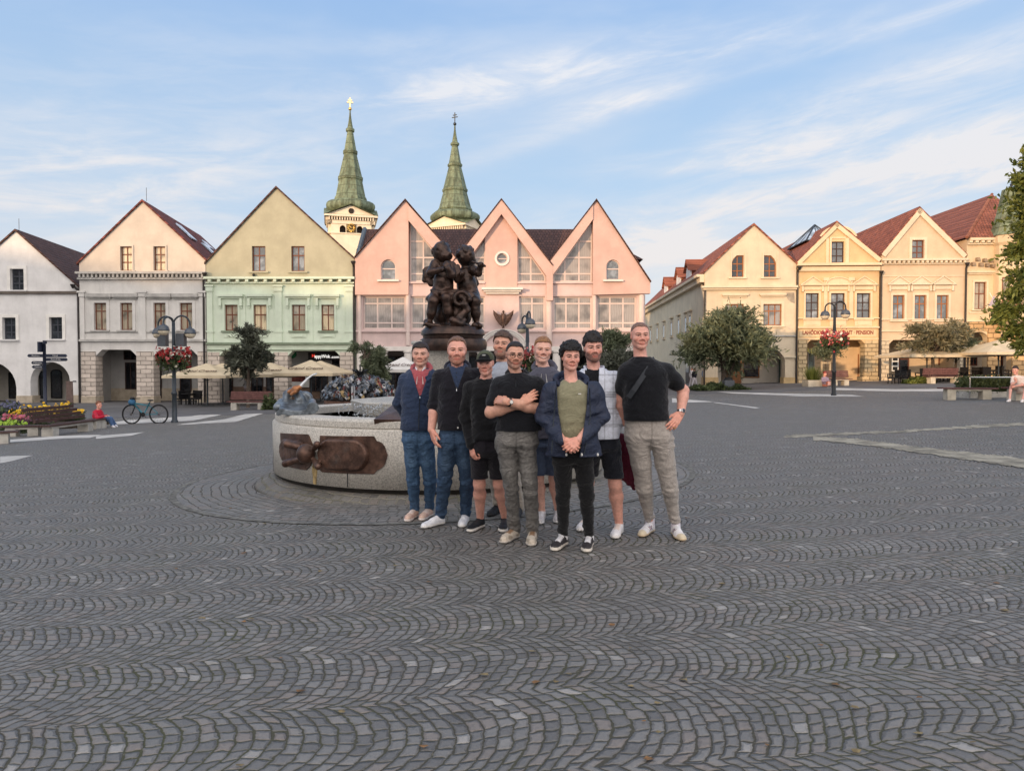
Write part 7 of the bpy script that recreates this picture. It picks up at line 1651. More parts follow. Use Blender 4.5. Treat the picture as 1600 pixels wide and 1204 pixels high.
person('man with glasses in black polo and grey jeans, arms folded, watch on his wrist', 5.92, dict(at=(804.5, 533.5, 575.5), turn=(8, 2, 3), wide=1.03, shape=dict(jaw=.94, nose=1.15, smile=.7), hair=dict(top=.008, side=.004, hl=.084, curl=.003, fr=80, lift=.006, sb=-.018, fade=.35, recede=.006), neck=.056, hair_h=.007,
  col=dict(beard=hx(52, 38, 34), bk=.62, smile=.7)), hx(36, 27, 24), SK3,
  [((791, 694, .0), (799, 766, -.03)), ((822, 694, .0), (829, 768, -.03))],
  [dict(j=((781, 602, .0), (766.5, 644, -.07), (815, 630, -.185)), r=(.056, .047, .033), hand=dict(tip=(838, 614, -.155), back=(-.15, -1, .3), mirror=True, curl=(16, 20, 24, 28), sc=1.0)), dict(j=((838, 601, .0), (838, 638, -.09), (790, 627, -.235)), r=(.056, .047, .033), hand=dict(tip=(769, 622, -.10), back=(-.1, -.9, .5), mirror=False, curl=(20, 22, 24, 26), sc=1.0))],
  [(582, 796, 818, -.065, .07), (590, 785, 832, -.09, .095), (600, 778, 840, -.118, .105), (612, 776, 843, -.135, .11), (640, 780, 842, -.135, .11), (672, 776, 846, -.125, .125)],
  [dict(name='polo_shirt', c=hx(22, 23, 28), hem=674, grow=.010, sleeve=.62, ease=.014, flare=1.5, fold=0.0095, seed=12, neck=dict(r=.060, dz=.03, drop=.06))],
  dict(name='jeans', c=hx(104, 101, 98), denim=hx(156, 153, 148), waist=662, r=(.086, .062, .060, .056), fold=0.0121, seed=9, hips=[(666, 776, 842, -.11, .12), (686, 774, 841, -.12, .13), (694, 775, 840, -.11, .12)]),
  dict(at=[(808, 839, 784, 850), (834, 839, 829, 857)], chunky=.008, L=.30, col=dict(upper=hx(196, 184, 168), sole=hx(190, 182, 172), lace=hx(140, 112, 88), mid=hx(158, 146, 130), solez=.022)), ex)
def ex(c):
 Q = c['Q']; hood(c, hx(80, 80, 92), 'hood', r=.100, th=.036, front=.050, back=.05); thin(c, 'drawstring', [Q(846, 584, -.14), Q(845, 604, -.155)], .003, M_WHITE); thin(c, 'drawstring', [Q(853, 584, -.14), Q(855, 600, -.155)], .003, M_WHITE)
person('blond smiling man in grey hoodie and blue shorts behind the man with folded arms', 6.9, dict(at=(848, 526, 566), turn=(4, 2, 4), wide=1.08, shape=dict(jaw=.98, smile=1.0), hair=dict(top=.014, side=.003, hl=.082, curl=.004, fr=60, lift=.016, sb=.0, fade=.5, sweep=.06), neck=.058, hair_h=.010,
  col=dict(smile=1.0, teeth=True, brow=hx(170, 126, 96))), hx(140, 100, 66), SK4,
  [((840, 690, .0), (841, 748, -.03)), ((864, 690, .0), (866, 748, -.03))],
  [dict(j=((828, 597, .0), (822, 642, .05), (826, 686, .0)), r=(.056, .044, .032)), dict(j=((876, 597, .0), (882, 642, .05), (878, 686, .0)), r=(.056, .044, .032))],
  [(573, 840, 862, -.065, .07), (582, 831, 873, -.10, .10), (592, 827, 878, -.125, .115), (605, 826, 878, -.14, .12), (650, 828, 876, -.14, .12), (684, 828, 876, -.13, .13)],
  [dict(name='hoodie', c=hx(80, 80, 92), hem=684, grow=.016, fold=0.0121, seed=14, neck=dict(r=.066, dz=.03, drop=.05)), dict(name='undershirt', c=hx(18, 18, 22), hem=600, sleeve=0, grow=-.004, neck=dict(r=.056, dz=.04, drop=.03))],
  dict(name='shorts', c=hx(70, 82, 104), waist=680, short=.88, r=(.100, .085, .06, .05), hips=[(678, 828, 876, -.12, .13), (696, 828, 876, -.12, .13)], lr=(.080, .052, .056, .035)),
  dict(at=[(848, 809, 842, 822), (872, 808, 872, 820)], L=.29, col=dict(upper=hx(190, 186, 186), sole=hx(206, 204, 202), lace=hx(210, 210, 212))), ex)
def ex(c):
 Q = c['Q']; hood(c, hx(36, 42, 62), 'jacket_hood', r=.118, th=.030, front=.085, back=.04, m_=M_SHELL, w=1.05)
 for x0, x1 in ((869, 862), (921, 924)): thin(c, 'zip', [Q(x0, 606, -.158), Q((x0 + x1) / 2, 650, -.165), Q(x1 if x0 < 890 else 913, 708, -.150)], .0045, M_IRON)
 for x in (885, 909, 934): mb = MB(); mb.ball(Vector(Q(x, 710, -.15)) - Vector(c['lc']), .009, 8, (1, 1, 1.5)); mb.build('cord_stop', M_WHITE, c['t'])
 mb = MB(); p_ = Vector(Q(906, 615, -.168)) - Vector(c['lc']); mb.box(p_.x - .012, p_.x + .010, p_.y, p_.y + .004, p_.z - .004, p_.z + .004); mb.build('chest_print', M_WHITE, c['t'])
person('man with dark curly hair, olive tee and open navy rain jacket, hands clasped', 5.76, dict(at=(892, 534, 578), turn=(6, 2, 2), wide=1.03, shape=dict(jaw=.96, smile=.5, long_=1.02), hair=dict(top=.042, side=.030, hl=.068, curl=.013, fr=52, lift=.03, sb=.0, nape=-.045, seed=5), neck=.054, hair_h=.026,
  col=dict(beard=hx(120, 84, 70), bk=.16, smile=.5, moust=False)), hx(24, 21, 22), SK2,
  [((879, 712, .0), (880, 776, -.03)), ((911, 712, .0), (917, 777, -.03))],
  [dict(j=((862, 612, .0), (850, 652, -.01), (878, 687, -.20)), r=(.058, .048, .033), hand=dict(tip=(898, 703, -.25), back=(-.45, -.8, .35), mirror=True, curl=(40, 44, 48, 50), sc=1.0)), dict(j=((927, 611, .0), (938, 652, -.01), (905, 687, -.20)), r=(.058, .048, .033), hand=dict(tip=(883, 703, -.275), back=(.35, -.85, .4), mirror=False, curl=(48, 50, 52, 54), sc=1.0))],
  [(591, 882, 904, -.065, .07), (600, 871, 917, -.09, .095), (609, 864, 924, -.118, .105), (620, 862, 926, -.135, .11), (655, 862, 928, -.135, .115), (690, 860, 932, -.13, .13), (712, 857, 938, -.125, .14)],
  [dict(name='tee_shirt', c=hx(134, 130, 106), hem=700, sleeve=0, grow=-.004, fold=0.0108, seed=17, neck=dict(r=.064, dz=.03, drop=.065)),
  dict(name='rain_jacket', c=hx(40, 47, 66), hem=711, grow=.020, ease=.024, fold=0.0162, seed=18, mat='shell', open=[[(868, 575), (920, 575), (916, 640), (904, 722), (886, 722), (872, 640)]], open_to=.04)],
  dict(name='trousers', c=hx(22, 22, 24), waist=690, r=(.084, .060, .052, .042), fold=0.0095, seed=19, hips=[(694, 866, 926, -.11, .12), (706, 864, 927, -.11, .13), (712, 864, 927, -.10, .12)]),
  dict(at=[(884, 850, 863, 863), (922, 849, 915, 867)], L=.29, sock=hx(214, 212, 214), sock_h=.07, col=dict(upper=hx(50, 46, 48), sole=hx(206, 198, 186), lace=hx(206, 204, 206), solez=.036)), ex)
def plaid(c, px, py, x, y, z):
 d = hx(44, 46, 56); L = lambda v, a, w: np.exp(-((v - a) / w) ** 2)
 m_ = np.zeros(len(c))
 for a in (612, 614.6, 617.2, 619.8): m_ = np.maximum(m_, L(py, a, .55))
 for a in (585.5, 638, 646, 663, 666): m_ = np.maximum(m_, L(py, a, .6) * .8)
 for a in (930, 945, 958): m_ = np.maximum(m_, L(px, a, .55) * .65)
 return mixc(c, d, np.clip(m_, 0, 1) * .85)
def ex(c):
 Q = c['Q']; collar(c, hx(186, 190, 204), r=.082, h=.040, thick=.0095, name='shirt_collar', gap=.75, drop=.075, spread=1.3, dz=.0)
 soft_part(c, 'dark_cuff', lambda s: s.cone(Q(958.5, 675, -.03), Q(957.5, 680, -.035), .043, .041, .01), hx(20, 20, 24))
person('man with dark fringe and beard in pale checked overshirt and black shorts, one arm hanging', 6.22, dict(at=(926.5, 519, 564.5), turn=(4, 2, -2), wide=1.04, shape=dict(jaw=1.0, beard=1, smile=.3), hair=dict(top=.034, side=.012, hl=.056, curl=.010, fr=42, lift=.03, sb=-.02, seed=9), neck=.060, hair_h=.024,
  col=dict(beard=hx(34, 25, 22), bk=.92, smile=.3)), hx(32, 26, 24), SK2,
  [((924, 692, .0), (918, 754, .0)), ((952, 692, .0), (961.5, 757, -.02))],
  [dict(j=((911, 595, .0), (904, 636, .06), (908, 676, .05)), r=(.060, .048, .034)), dict(j=((960, 595, .0), (971, 636, .03), (958, 677, -.03)), r=(.060, .048, .034), hand=dict(tip=(954, 707, -.07), back=(.55, -.85, 0), mirror=False, curl=(26, 30, 34, 38), sc=1.06))],
  [(574, 917, 940, -.065, .07), (583, 909, 951, -.10, .10), (593, 905, 958, -.125, .115), (605, 904, 960, -.14, .12), (650, 905, 961, -.14, .12), (686, 904, 963, -.13, .13)],
  [dict(name='tee_shirt', c=hx(20, 20, 24), hem=684, sleeve=0, grow=.0, neck=dict(r=.064, dz=.03, drop=.05)),
  dict(name='checked_overshirt', c=hx(202, 206, 218), hem=684, grow=.018, ease=.024, fold=0.0121, seed=23, open=[[(906, 560), (946, 560), (935, 610), (932, 700), (918, 700), (915, 610)]], paint=plaid)],
  dict(name='shorts', c=hx(26, 28, 36), waist=680, short=.82, r=(.096, .084, .06, .05), fold=0.0108, hips=[(678, 906, 964, -.12, .13), (698, 906, 965, -.12, .13)], lr=(.086, .056, .060, .036)),
  dict(at=[(924, 819, 900, 834), (971, 829, 957, 846)], L=.295, col=dict(upper=hx(226, 224, 226), sole=hx(222, 218, 214), lace=hx(226, 210, 200))), ex)
jk = np.array(P(979, 722, 6.4)); s = SDF(jk - np.array((.16, .12, .34)), jk + np.array((.16, .12, .36)), .007)
for (a, b_, r0, r1) in (((968, 684), (982, 725), .05, .075), ((982, 725), (990, 762), .075, .022), ((972, 690), (974, 740), .05, .05), ((974, 740), (982, 752), .05, .03)): s.cone(P(*a, 6.4), P(*b_, 6.4), r0, r1, .03, flat=((0, 1, 0), 1.5))
s.ripple(.010, 28, 14, 8, 5); v, q = s.mesh(); tag(np_obj('jacket', v, q, M_CLOTH, None, np.tile(hx(86, 26, 42), (len(v), 1)), (0, 0, 0)), 'burgundy jacket hanging folded between the checked overshirt and the beige trousers', 'jacket')
def ex(c):
 Q, nb = c['Q'], c['nb']
 pts = [Q(1023, 560, .02), Q(1020, 564, -.07), Q(1014, 574, -.130), Q(1006, 586, -.160), Q(998, 598, -.172), Q(990, 610, -.174), Q(982, 621, -.155)]
 mb = MB(); lc = Vector(c['lc']); W_ = .021; vs = []
 for i, p_ in enumerate(pts):
  d = Vector(pts[min(i + 1, len(pts) - 1)] - pts[max(i - 1, 0)]).normalized(); o_ = Vector((0, -1, 0)); sd_ = d.cross(o_).normalized(); b0 = Vector(p_) - lc
  vs += [b0 + sd_ * W_, b0 - sd_ * W_, b0 + sd_ * W_ + Vector((0, .012, 0)), b0 - sd_ * W_ + Vector((0, .012, 0))]
 mb.add(vs, [f for i in range(len(pts) - 1) for f in ((4 * i, 4 * i + 1, 4 * i + 5, 4 * i + 4), (4 * i + 2, 4 * i + 6, 4 * i + 7, 4 * i + 3), (4 * i, 4 * i + 4, 4 * i + 6, 4 * i + 2), (4 * i + 1, 4 * i + 3, 4 * i + 7, 4 * i + 5))]); mb.build('bag_strap', mat('dark_grey_webbing', (.030, .034, .042), .7, .1, 60), c['t'])
 thin(c, 'necklace', [nb + np.array((math.cos(a) * .068, math.sin(a) * .078 - .020, -.012 + .062 * math.sin(a))) for a in np.linspace(-math.pi * 1.05, .05 * math.pi, 18)], .0022, M_STEEL)
 watch(c, c['ARM'][1], .92, M_IRON, M_STEEL, off=(.3, -1, .1), r=.033)
 mb = MB(); h = Vector(Q(1053.5, 668, -.115)) - lc; mb.lathe([(.011, -.003), (.011, .003)], 12, h); mb.build('ring', GOLD, c['t'])
person('tall shaven-headed man in black tee and beige jogging trousers, hand on hip', 6.08, dict(at=(1000, 503.5, 545), turn=(2, 2, -1), wide=1.04, shape=dict(jaw=1.0, cheek=1.05, smile=.5), hair=dict(top=.0015, side=.0012, hl=.084, curl=.0008, fr=80, lift=.001, sb=.0, fade=.8), neck=.060, hair_h=.002,
  col=dict(beard=hx(140, 106, 92), bk=.22, smile=.6, moust=False, brow=hx(110, 80, 64))), hx(120, 92, 78), SK2,
  [((996, 684, .0), (1007, 762, -.03)), ((1033, 684, .0), (1046.5, 764, -.02))],
  [dict(j=((980, 582, .0), (970, 622, .08), (976, 660, .12)), r=(.060, .047, .033)), dict(j=((1040, 581, .0), (1068, 610, .06), (1063.5, 646, -.03)), r=(.060, .046, .033), hand=dict(tip=(1045, 674, -.12), back=(.25, -.95, .1), mirror=False, curl=(14, 18, 22, 26), spread=1.25, sc=1.06))],
  [(557, 990, 1014, -.07, .075), (566, 981, 1029, -.10, .10), (577, 975, 1040, -.128, .115), (585, 974, 1042, -.145, .12), (615, 975, 1040, -.15, .12), (640, 976, 1041, -.145, .12), (658, 976, 1044, -.135, .13)],
  [dict(name='tee_shirt', c=hx(21, 22, 27), hem=656, grow=.012, sleeve=.58, ease=.016, flare=1.5, fold=0.0095, seed=27, neck=dict(r=.064, dz=.03, drop=.055))],
  dict(name='jogging_trousers', c=hx(164, 156, 149), waist=647, r=(.098, .072, .062, .046), lift=.16, fold=0.0121, seed=28, hips=[(650, 977, 1043, -.12, .13), (672, 976, 1048, -.12, .14), (684, 977, 1052, -.11, .13)]),
  dict(at=[(1020, 829, 999, 841), (1050, 831, 1071, 849)], L=.31, sock=hx(214, 206, 214), sock_h=.11, col=dict(upper=hx(222, 218, 218), sole=hx(196, 176, 146), lace=hx(226, 224, 226), toe=hx(206, 192, 166), stripe=(hx(40, 46, 84), hx(128, 40, 44)), solez=.026)), ex)
# ================================================================== trees and plants
def leafmat(key, a, b_, trans=.25):
 m_ = bpy.data.materials.new(key); m_.use_nodes = True; t = NT(m_.node_tree); p = t.n['Principled BSDF']; g = t.new('ShaderNodeNewGeometry'); c = t.coord('Object')
 k = t.mix(g.outputs['Random Per Island'], a, b_); k = t.mix(t.mul(t.ss(t.noise(c, 1.1, 3, .6), .4, .65), .6), k, tuple(x * .55 for x in a))
 t.l.new(k, p.inputs['Base Color']); p.inputs['Roughness'].default_value = .55; p.inputs['Specular IOR Level'].default_value = .3
 tr = t.new('ShaderNodeBsdfTranslucent'); t.l.new(k, tr.inputs[0]); mx = t.new('ShaderNodeMixShader'); mx.inputs[0].default_value = trans; t.l.new(p.outputs[0], mx.inputs[1]); t.l.new(tr.outputs[0], mx.inputs[2]); t.l.new(mx.outputs[0], t.n['Material Output'].inputs[0]); return m_
BARK = mat('grey_brown_bark', (.085, .065, .05), .9, .25, 8, .02, 25)
def leaves(pos, size, nrm=None, long_=1.0, seed=1, flop=.9):
 r = np.random.RandomState(seed); n = len(pos); d = r.normal(size=(n, 3)); d /= np.linalg.norm(d, axis=1)[:, None]; e = r.normal(size=(n, 3)); e -= d * (e * d).sum(1)[:, None]; e /= np.linalg.norm(e, axis=1)[:, None]
 sz = size * r.uniform(.6, 1.35, n)[:, None]; a = d * sz * long_; b = e * sz * .5
 v = np.stack([pos - a, pos + b - a * .1, pos + a, pos - b - a * .1], 1).reshape(-1, 3); q = np.arange(4 * n).reshape(n, 4); return v, q
def sprays(blobs, n, size, long_, seed=1, per=13):
 r = np.random.RandomState(seed); vol = np.array([(b[3] * b[4] * b[5]) ** .8 for b in blobs]); m = n // per; B = np.array(blobs)[r.choice(len(blobs), m, p=vol / vol.sum())]; ctr = np.array(blobs)[:, :3].mean(0)
 d = r.normal(size=(m, 3)); out = B[:, :3] - ctr; out /= np.linalg.norm(out, axis=1)[:, None] + .3; d = d + out * .9 + (0, 0, .25); d /= np.linalg.norm(d, axis=1)[:, None]
 b0 = B[:, :3] + r.normal(0, .28, (m, 3)) * B[:, 3:]; L = r.uniform(.6, 1.45, m)[:, None]; t = r.uniform(.05, 1, (m, per, 1)); p = b0[:, None] + d[:, None] * (B[:, 3:] * L)[:, None] * t + (0, 0, -.12) * t ** 2; p = (p + r.normal(0, size * .7, p.shape)).reshape(-1, 3)
 a = np.repeat(d, per, 0) + r.normal(0, .55, (m * per, 3)); a /= np.linalg.norm(a, axis=1)[:, None]; e = r.normal(size=a.shape); e -= a * (e * a).sum(1)[:, None]; e /= np.linalg.norm(e, axis=1)[:, None]; sz = size * r.uniform(.6, 1.3, (len(a), 1)); a = a * sz * long_; e = e * sz * .42
 return np.stack([p - a, p + e - a * .1, p + a, p - e - a * .1], 1).reshape(-1, 3), np.arange(4 * len(p)).reshape(-1, 4)
def crown_points(blobs, n, seed=1, shell=.55):
 r = np.random.RandomState(seed); vol = np.array([b[3] * b[4] * b[5] for b in blobs]); k = r.choice(len(blobs), n, p=vol / vol.sum()); B = np.array(blobs)[k]
 d = r.normal(size=(n, 3)); d /= np.linalg.norm(d, axis=1)[:, None]; rad_ = (shell + (1 - shell) * r.uniform(0, 1, n)) ** .8 * r.uniform(.82, 1.12, n)
 return B[:, :3] + d * B[:, 3:] * rad_[:, None]
def tree(name, label, base, blobs, n, size, lm, limbs, tr=.12, long_=1.0, seed=1, twig=True, cat='tree', group=None):
 t = thing(name, label, cat, base, 0, group); r = random.Random(seed); mb = MB(); b0 = Vector(base)
 for pts, rs in limbs: mb.tube([Vector(p) - b0 for p in pts], rs, 8)
 if twig:
  fork = Vector(limbs[0][0][-1]) - b0
  for b in blobs:
   e = Vector(b[:3]) - b0; md = fork.lerp(e, .55) + Vector((r.uniform(-.15, .15), r.uniform(-.15, .15), r.uniform(.0, .2))); mb.tube([fork, md, e], [tr * .55, tr * .35, tr * .12], 6)
   for k in range(3): mb.tube([md.lerp(e, .5), e + Vector((r.uniform(-1, 1) * b[3], r.uniform(-1, 1) * b[4], r.uniform(-.4, 1) * b[5])) * .9], [tr * .16, tr * .05], 5)
 mb.build('trunk', BARK, t, True)
 v, q = sprays(blobs, int(n * 1.25), size, long_, seed); o = np_obj('crown', v, q, lm, t, None, tuple(b0)); return t
L_OL = leafmat('grey_green_leaf', (.095, .118, .070), (.25, .28, .165), .35); L_DK = leafmat('dark_twiggy_leaf', (.055, .06, .045), (.15, .16, .115)); L_PALE = leafmat('pale_leaf', (.12, .12, .065), (.34, .30, .19)); L_GR = leafmat('fresh_green_leaf', (.055, .085, .018), (.24, .26, .06), .35); L_BOX = leafmat('hedge_leaf', (.045, .065, .028), (.11, .14, .055))
def blobset(px0, px1, py0, py1, Y, n, seed, dep=.8, lo=.26, hi=.42, dome=True):
 r = random.Random(seed); K = Y / F; W_, H_ = (px1 - px0) * K, (py1 - py0) * K; c = P((px0 + px1) / 2, (py0 + py1) / 2, Y); out = []
 for i in range(n):
  while True:
   u, w, d = r.uniform(-1, 1), r.uniform(-1, 1), r.uniform(-1, 1)
   if u * u + w * w + d * d < 1: break
  s_ = r.uniform(lo, hi); out.append((c.x + u * W_ / 2 * (1 - s_ * .7), c.y + d * W_ / 2 * dep * (1 - s_ * .6), c.z + w * H_ / 2 * (1 - s_ * .7), W_ * s_ / 2, W_ * s_ / 2, H_ * s_ / 2 * 1.1))
 return out
Y = 46.0; bs_ = GY(1131, Y); b0 = P(1131, 600, Y); K = Y / F
tree('willow_tree', 'broad domed grey-green tree in front of the cream yellow corner house', bs_, blobset(1060, 1203, 482, 580, Y, 34, 3) + [(*P(1175, 545, Y), 1.3, 1.2, .7), (*P(1085, 550, Y), 1.2, 1.1, .8)], 21000, .095, L_OL,
  [([bs_, P(1131, 585, Y), P(1130, 565, Y)], [.19, .17, .15]), ([bs_ + Vector((.25, .1, 0)), P(1140, 583, Y), P(1150, 560, Y)], [.13, .12, .08]), ([P(1130, 570, Y), P(1108, 553, Y), P(1085, 545, Y)], [.12, .08, .03])], .16, 1.9, 5)
Y = 40.0; bs_ = GY(387, Y)
tree('dark_tree', 'dark wispy small tree in front of the green house', bs_, blobset(352, 424, 522, 590, Y, 22, 7, lo=.22, hi=.36) + [(*P(388, 522, Y), .9, .8, .45)], 6200, .075, L_DK, [([bs_, P(388, 600, Y), P(388, 575, Y)], [.11, .10, .08])], .09, 1.9, 8)
Y = 38.0; bs_ = GY(583, Y)
tree('bushy_tree', 'small dense round tree beside the pink building, behind the fountain', bs_, blobset(572, 612, 548, 594, Y, 14, 9, lo=.4, hi=.6), 5200, .08, L_OL, [([bs_, P(585, 600, Y), P(588, 585, Y)], [.09, .08, .07])], .08, 1.7, 10)
Y = 37.0; bs_ = GY(566, Y)
tree('sparse_tree', 'thin sparse young tree left of the small dense round tree', bs_, blobset(546, 606, 527, 580, Y, 16, 12, lo=.2, hi=.34), 1300, .075, L_OL, [([bs_, P(567, 590, Y), P(570, 560, Y)], [.06, .05, .04])], .06, 1.8, 13)
Y = 40.0; bs_ = GY(958, Y)
tree('olive_tree', 'pale loose tree behind the men, below the right end of the pink ribbon windows', bs_, blobset(928, 986, 514, 556, Y, 18, 15, lo=.28, hi=.44), 4600, .08, L_OL, [([bs_, P(958, 590, Y), P(957, 555, Y)], [.08, .07, .06])], .07, 1.8, 16)
Y = 38.5; c0 = P(970, 570, Y); bs_ = GY(968, Y)
tree('round_bush', 'dark clipped round bush below the pale loose tree behind the men', bs_, blobset(924, 1004, 545, 592, Y, 14, 18, lo=.5, hi=.7), 6500, .07, L_DK, [([bs_, P(966, 585, Y)], [.08, .07])], .07, 1.5, 19, cat='bush')
Y = 47.0; bs_ = GY(1459, Y)
tree('blossom_tree', 'spreading pale-leaved tree in front of the beige house', bs_, blobset(1412, 1518, 493, 552, Y, 26, 21, lo=.24, hi=.38) + [(*P(1425, 540, Y), 1.0, .9, .3), (*P(1500, 548, Y), .9, .9, .35)], 6800, .085, L_PALE, [([bs_, P(1458, 575, Y), P(1457, 550, Y)], [.12, .11, .10]), ([P(1457, 552, Y), P(1440, 540, Y), P(1424, 532, Y)], [.08, .05, .02]), ([P(1457, 552, Y), P(1475, 538, Y), P(1500, 530, Y)], [.08, .05, .02])], .10, 1.8, 22)
Y = 48.5; bs_ = GY(1493, Y)
tree('slim_tree', 'slim pale-leaved tree right behind the spreading pale-leaved tree', bs_, blobset(1475, 1522, 515, 560, Y, 12, 24, lo=.3, hi=.45), 2200, .08, L_OL, [([bs_, P(1493, 580, Y), P(1494, 552, Y)], [.09, .08, .06])], .07, 1.8, 25)
Y = 47.5; bs_ = GY(1290, Y)
tree('young_tree', 'small round-headed staked tree behind the flower basket on the black lamp post', bs_, blobset(1266, 1314, 531, 556, Y, 12, 27, lo=.45, hi=.6), 3800, .075, L_OL, [([bs_, P(1290, 575, Y), P(1290, 552, Y)], [.05, .045, .04])], .05, 1.5, 28)
tg = thing('tree_guard', 'wooden frame of stakes round the young round-headed tree', 'tree guard', bs_); mb = MB()
for px in (1283.5, 1296.5): p_ = P(px, 600, Y) - bs_; mb.box(p_.x - .04, p_.x + .04, -.05, .05, 0, P(px, 564, Y).z - bs_.z)
mb.box((P(1283.5, 570, Y) - bs_).x - .05, (P(1296.5, 570, Y) - bs_).x + .05, -.055, .045, P(1290, 568, Y).z - bs_.z, P(1290, 565.5, Y).z - bs_.z); mb.build('stake_frame', mat('pale_stake_wood', (.45, .36, .24), .8, .15, 5), tg)
Y = 26.0; bs_ = GY(1660, Y)
tree('maple_tree', 'tall broad-leaved tree whose sunlit branches reach in at the picture edge', bs_, [(*P(x, y, Y), r_, r_, h_) for x, y, r_, h_ in ((1605, 250, .35, .5), (1601, 285, .45, .5), (1612, 330, .75, .8), (1600, 365, .45, .45), (1594, 395, .6, .4), (1605, 430, .6, .5), (1590, 455, .5, .4), (1582, 482, .65, .3), (1566, 489, .45, .22), (1590, 512, .5, .4), (1601, 535, .45, .35), (1640, 300, .8, 1.3), (1640, 420, .9, 1.3), (1640, 500, .9, .8))], 11000, .105, L_GR,
  [([bs_, P(1655, 560, Y), P(1650, 420, Y), P(1640, 260, Y)], [.28, .24, .18, .05]), ([P(1652, 500, Y), P(1610, 480, Y), P(1575, 485, Y)], [.09, .05, .02]), ([P(1650, 440, Y), P(1615, 400, Y)], [.08, .03]), ([P(1648, 400, Y), P(1612, 330, Y)], [.08, .03])], .05, 1.1, 31, twig=False)
def ground_plant(name, label, px0, px1, py0, Y, n, size, lm, seed, cat='plant', long_=1.5, dep=.7):
 K = Y / F; b0 = GY((px0 + px1) / 2, Y); W_ = (px1 - px0) * K / 2; H_ = P(0, py0, Y).z - b0.z; r = np.random.RandomState(seed); n_ = n
 u = r.uniform(-1, 1, n_); d = r.uniform(-1, 1, n_); k = np.sqrt(np.clip(1 - u * u * .9, .05, 1)); z = r.uniform(0, 1, n_) ** .8 * k * (.7 + .3 * np.sin(u * 9 + seed)) * H_
 pos = np.stack([b0.x + u * W_, b0.y + d * W_ * dep, b0.z + z], 1); v, q = leaves(pos, size, None, long_, seed); t = thing(name, label, cat, b0); np_obj('foliage', v, q, lm, t, None, tuple(b0)); return t
ground_plant('shrub_bed', 'low green shrubs round the foot of the broad domed tree', 1083, 1166, 597, 45.2, 2600, .09, L_BOX, 3, 'shrubs')
ground_plant('low_shrub', 'low bright shrub beside the pale bench under the spreading tree', 1416, 1456, 588, 46.0, 1500, .08, L_GR, 4, 'shrub')
ground_plant('dark_shrub', 'dark shrub at the end of the bench before the green house', 410, 432, 612, 37.0, 700, .07, L_BOX, 6, 'shrub')
# ================================================================== things on the square
SLAT = mat('red_brown_slat', (.125, .055, .05), .6, .2, 6); CONC = mat('pale_concrete', (.42, .40, .36), .9, .15, 3, .006, 30); CONCY = mat('warm_concrete', (.50, .45, .36), .9, .15, 3, .006, 30)
def bench(label, pa, pb, Y0, Y1, back, conc, m_=SLAT, seat=.44, dep=.55, bh=.45, group=None, flip=1):
 """slatted bench between two picture points; back: True adds a slatted backrest on the far side"""
 A, B = GY(pa, Y0), GY(pb, Y1); d = (B - A); L = d.length; a = math.atan2(d.y, d.x); t = thing('bench', label, 'bench', A, a, group)
 dz = B.z - A.z
 mb = MB()
 for k in range(5): y = k * dep / 5; mb.box(-.1, L + .1, y, y + dep / 5 - .025, seat, seat + .05)
 mb.build('seat', m_, t)
 if back:
  mb = MB()
  for k in range(4): z = seat + .12 + k * bh / 4; y = dep + .02 + k * .03 * flip; mb.box(-.1, L + .1, y, y + .04, z, z + bh / 4 - .012)
  mb.build('backrest', m_, t)
 for x in (.12, L - .42): mb = MB(); mb.zprism([(x, .03), (x + .3, .03), (x + .3, dep - .03), (x, dep - .03)], -.25, seat - .07); mb.build('leg', conc, t)
 mb = MB(); mb.box(.121, L - .121, .05, dep - .05, seat - .068, seat - .004); mb.build('support', conc, t); return t
bench('red-brown slatted bench with white concrete legs in front of the green house', 356, 414, 37.5, 37.5, True, CONC)
bench('reddish bench with backrest under the spreading pale-leaved tree', 1452, 1503, 45, 45, True, CONCY, flip=-1)
bench('bench with backrest beside the sitting reader and the black lamp post', 1299, 1330, 46, 46, True, CONCY)
bench('long low red-brown bench without backrest in front of the planted hedge box', 1476, 1556, 27.6, 27.2, False, CONCY)
bench('low slatted bench the man in shorts sits on', 1584, 1640, 25.8, 25.8, False, CONCY)
DKS = mat('dark_brown_slat', (.075, .042, .036), .55, .2, 6)
bl = [(79, 149, 22.0, 24.4, True, 'dark brown bench with wide sloping slatted back beside the flower bed'), (-2, 64, 22.3, 22.6, False, 'low dark brown bench in front of the red and green flowers'), (-40, 19, 19.3, 19.7, False, 'low dark bench nearest the white paving stripes at the picture edge'), (147, 170, 25.2, 26.0, False, 'short dark bench the boy in red sits on')]
for pa, pb, Y0, Y1, bk_, lb in bl: bench(lb, pa, pb, Y0, Y1, bk_, CONC, DKS, bh=.46 if bk_ else .4, dep=.42, seat=.30, flip=4.2)
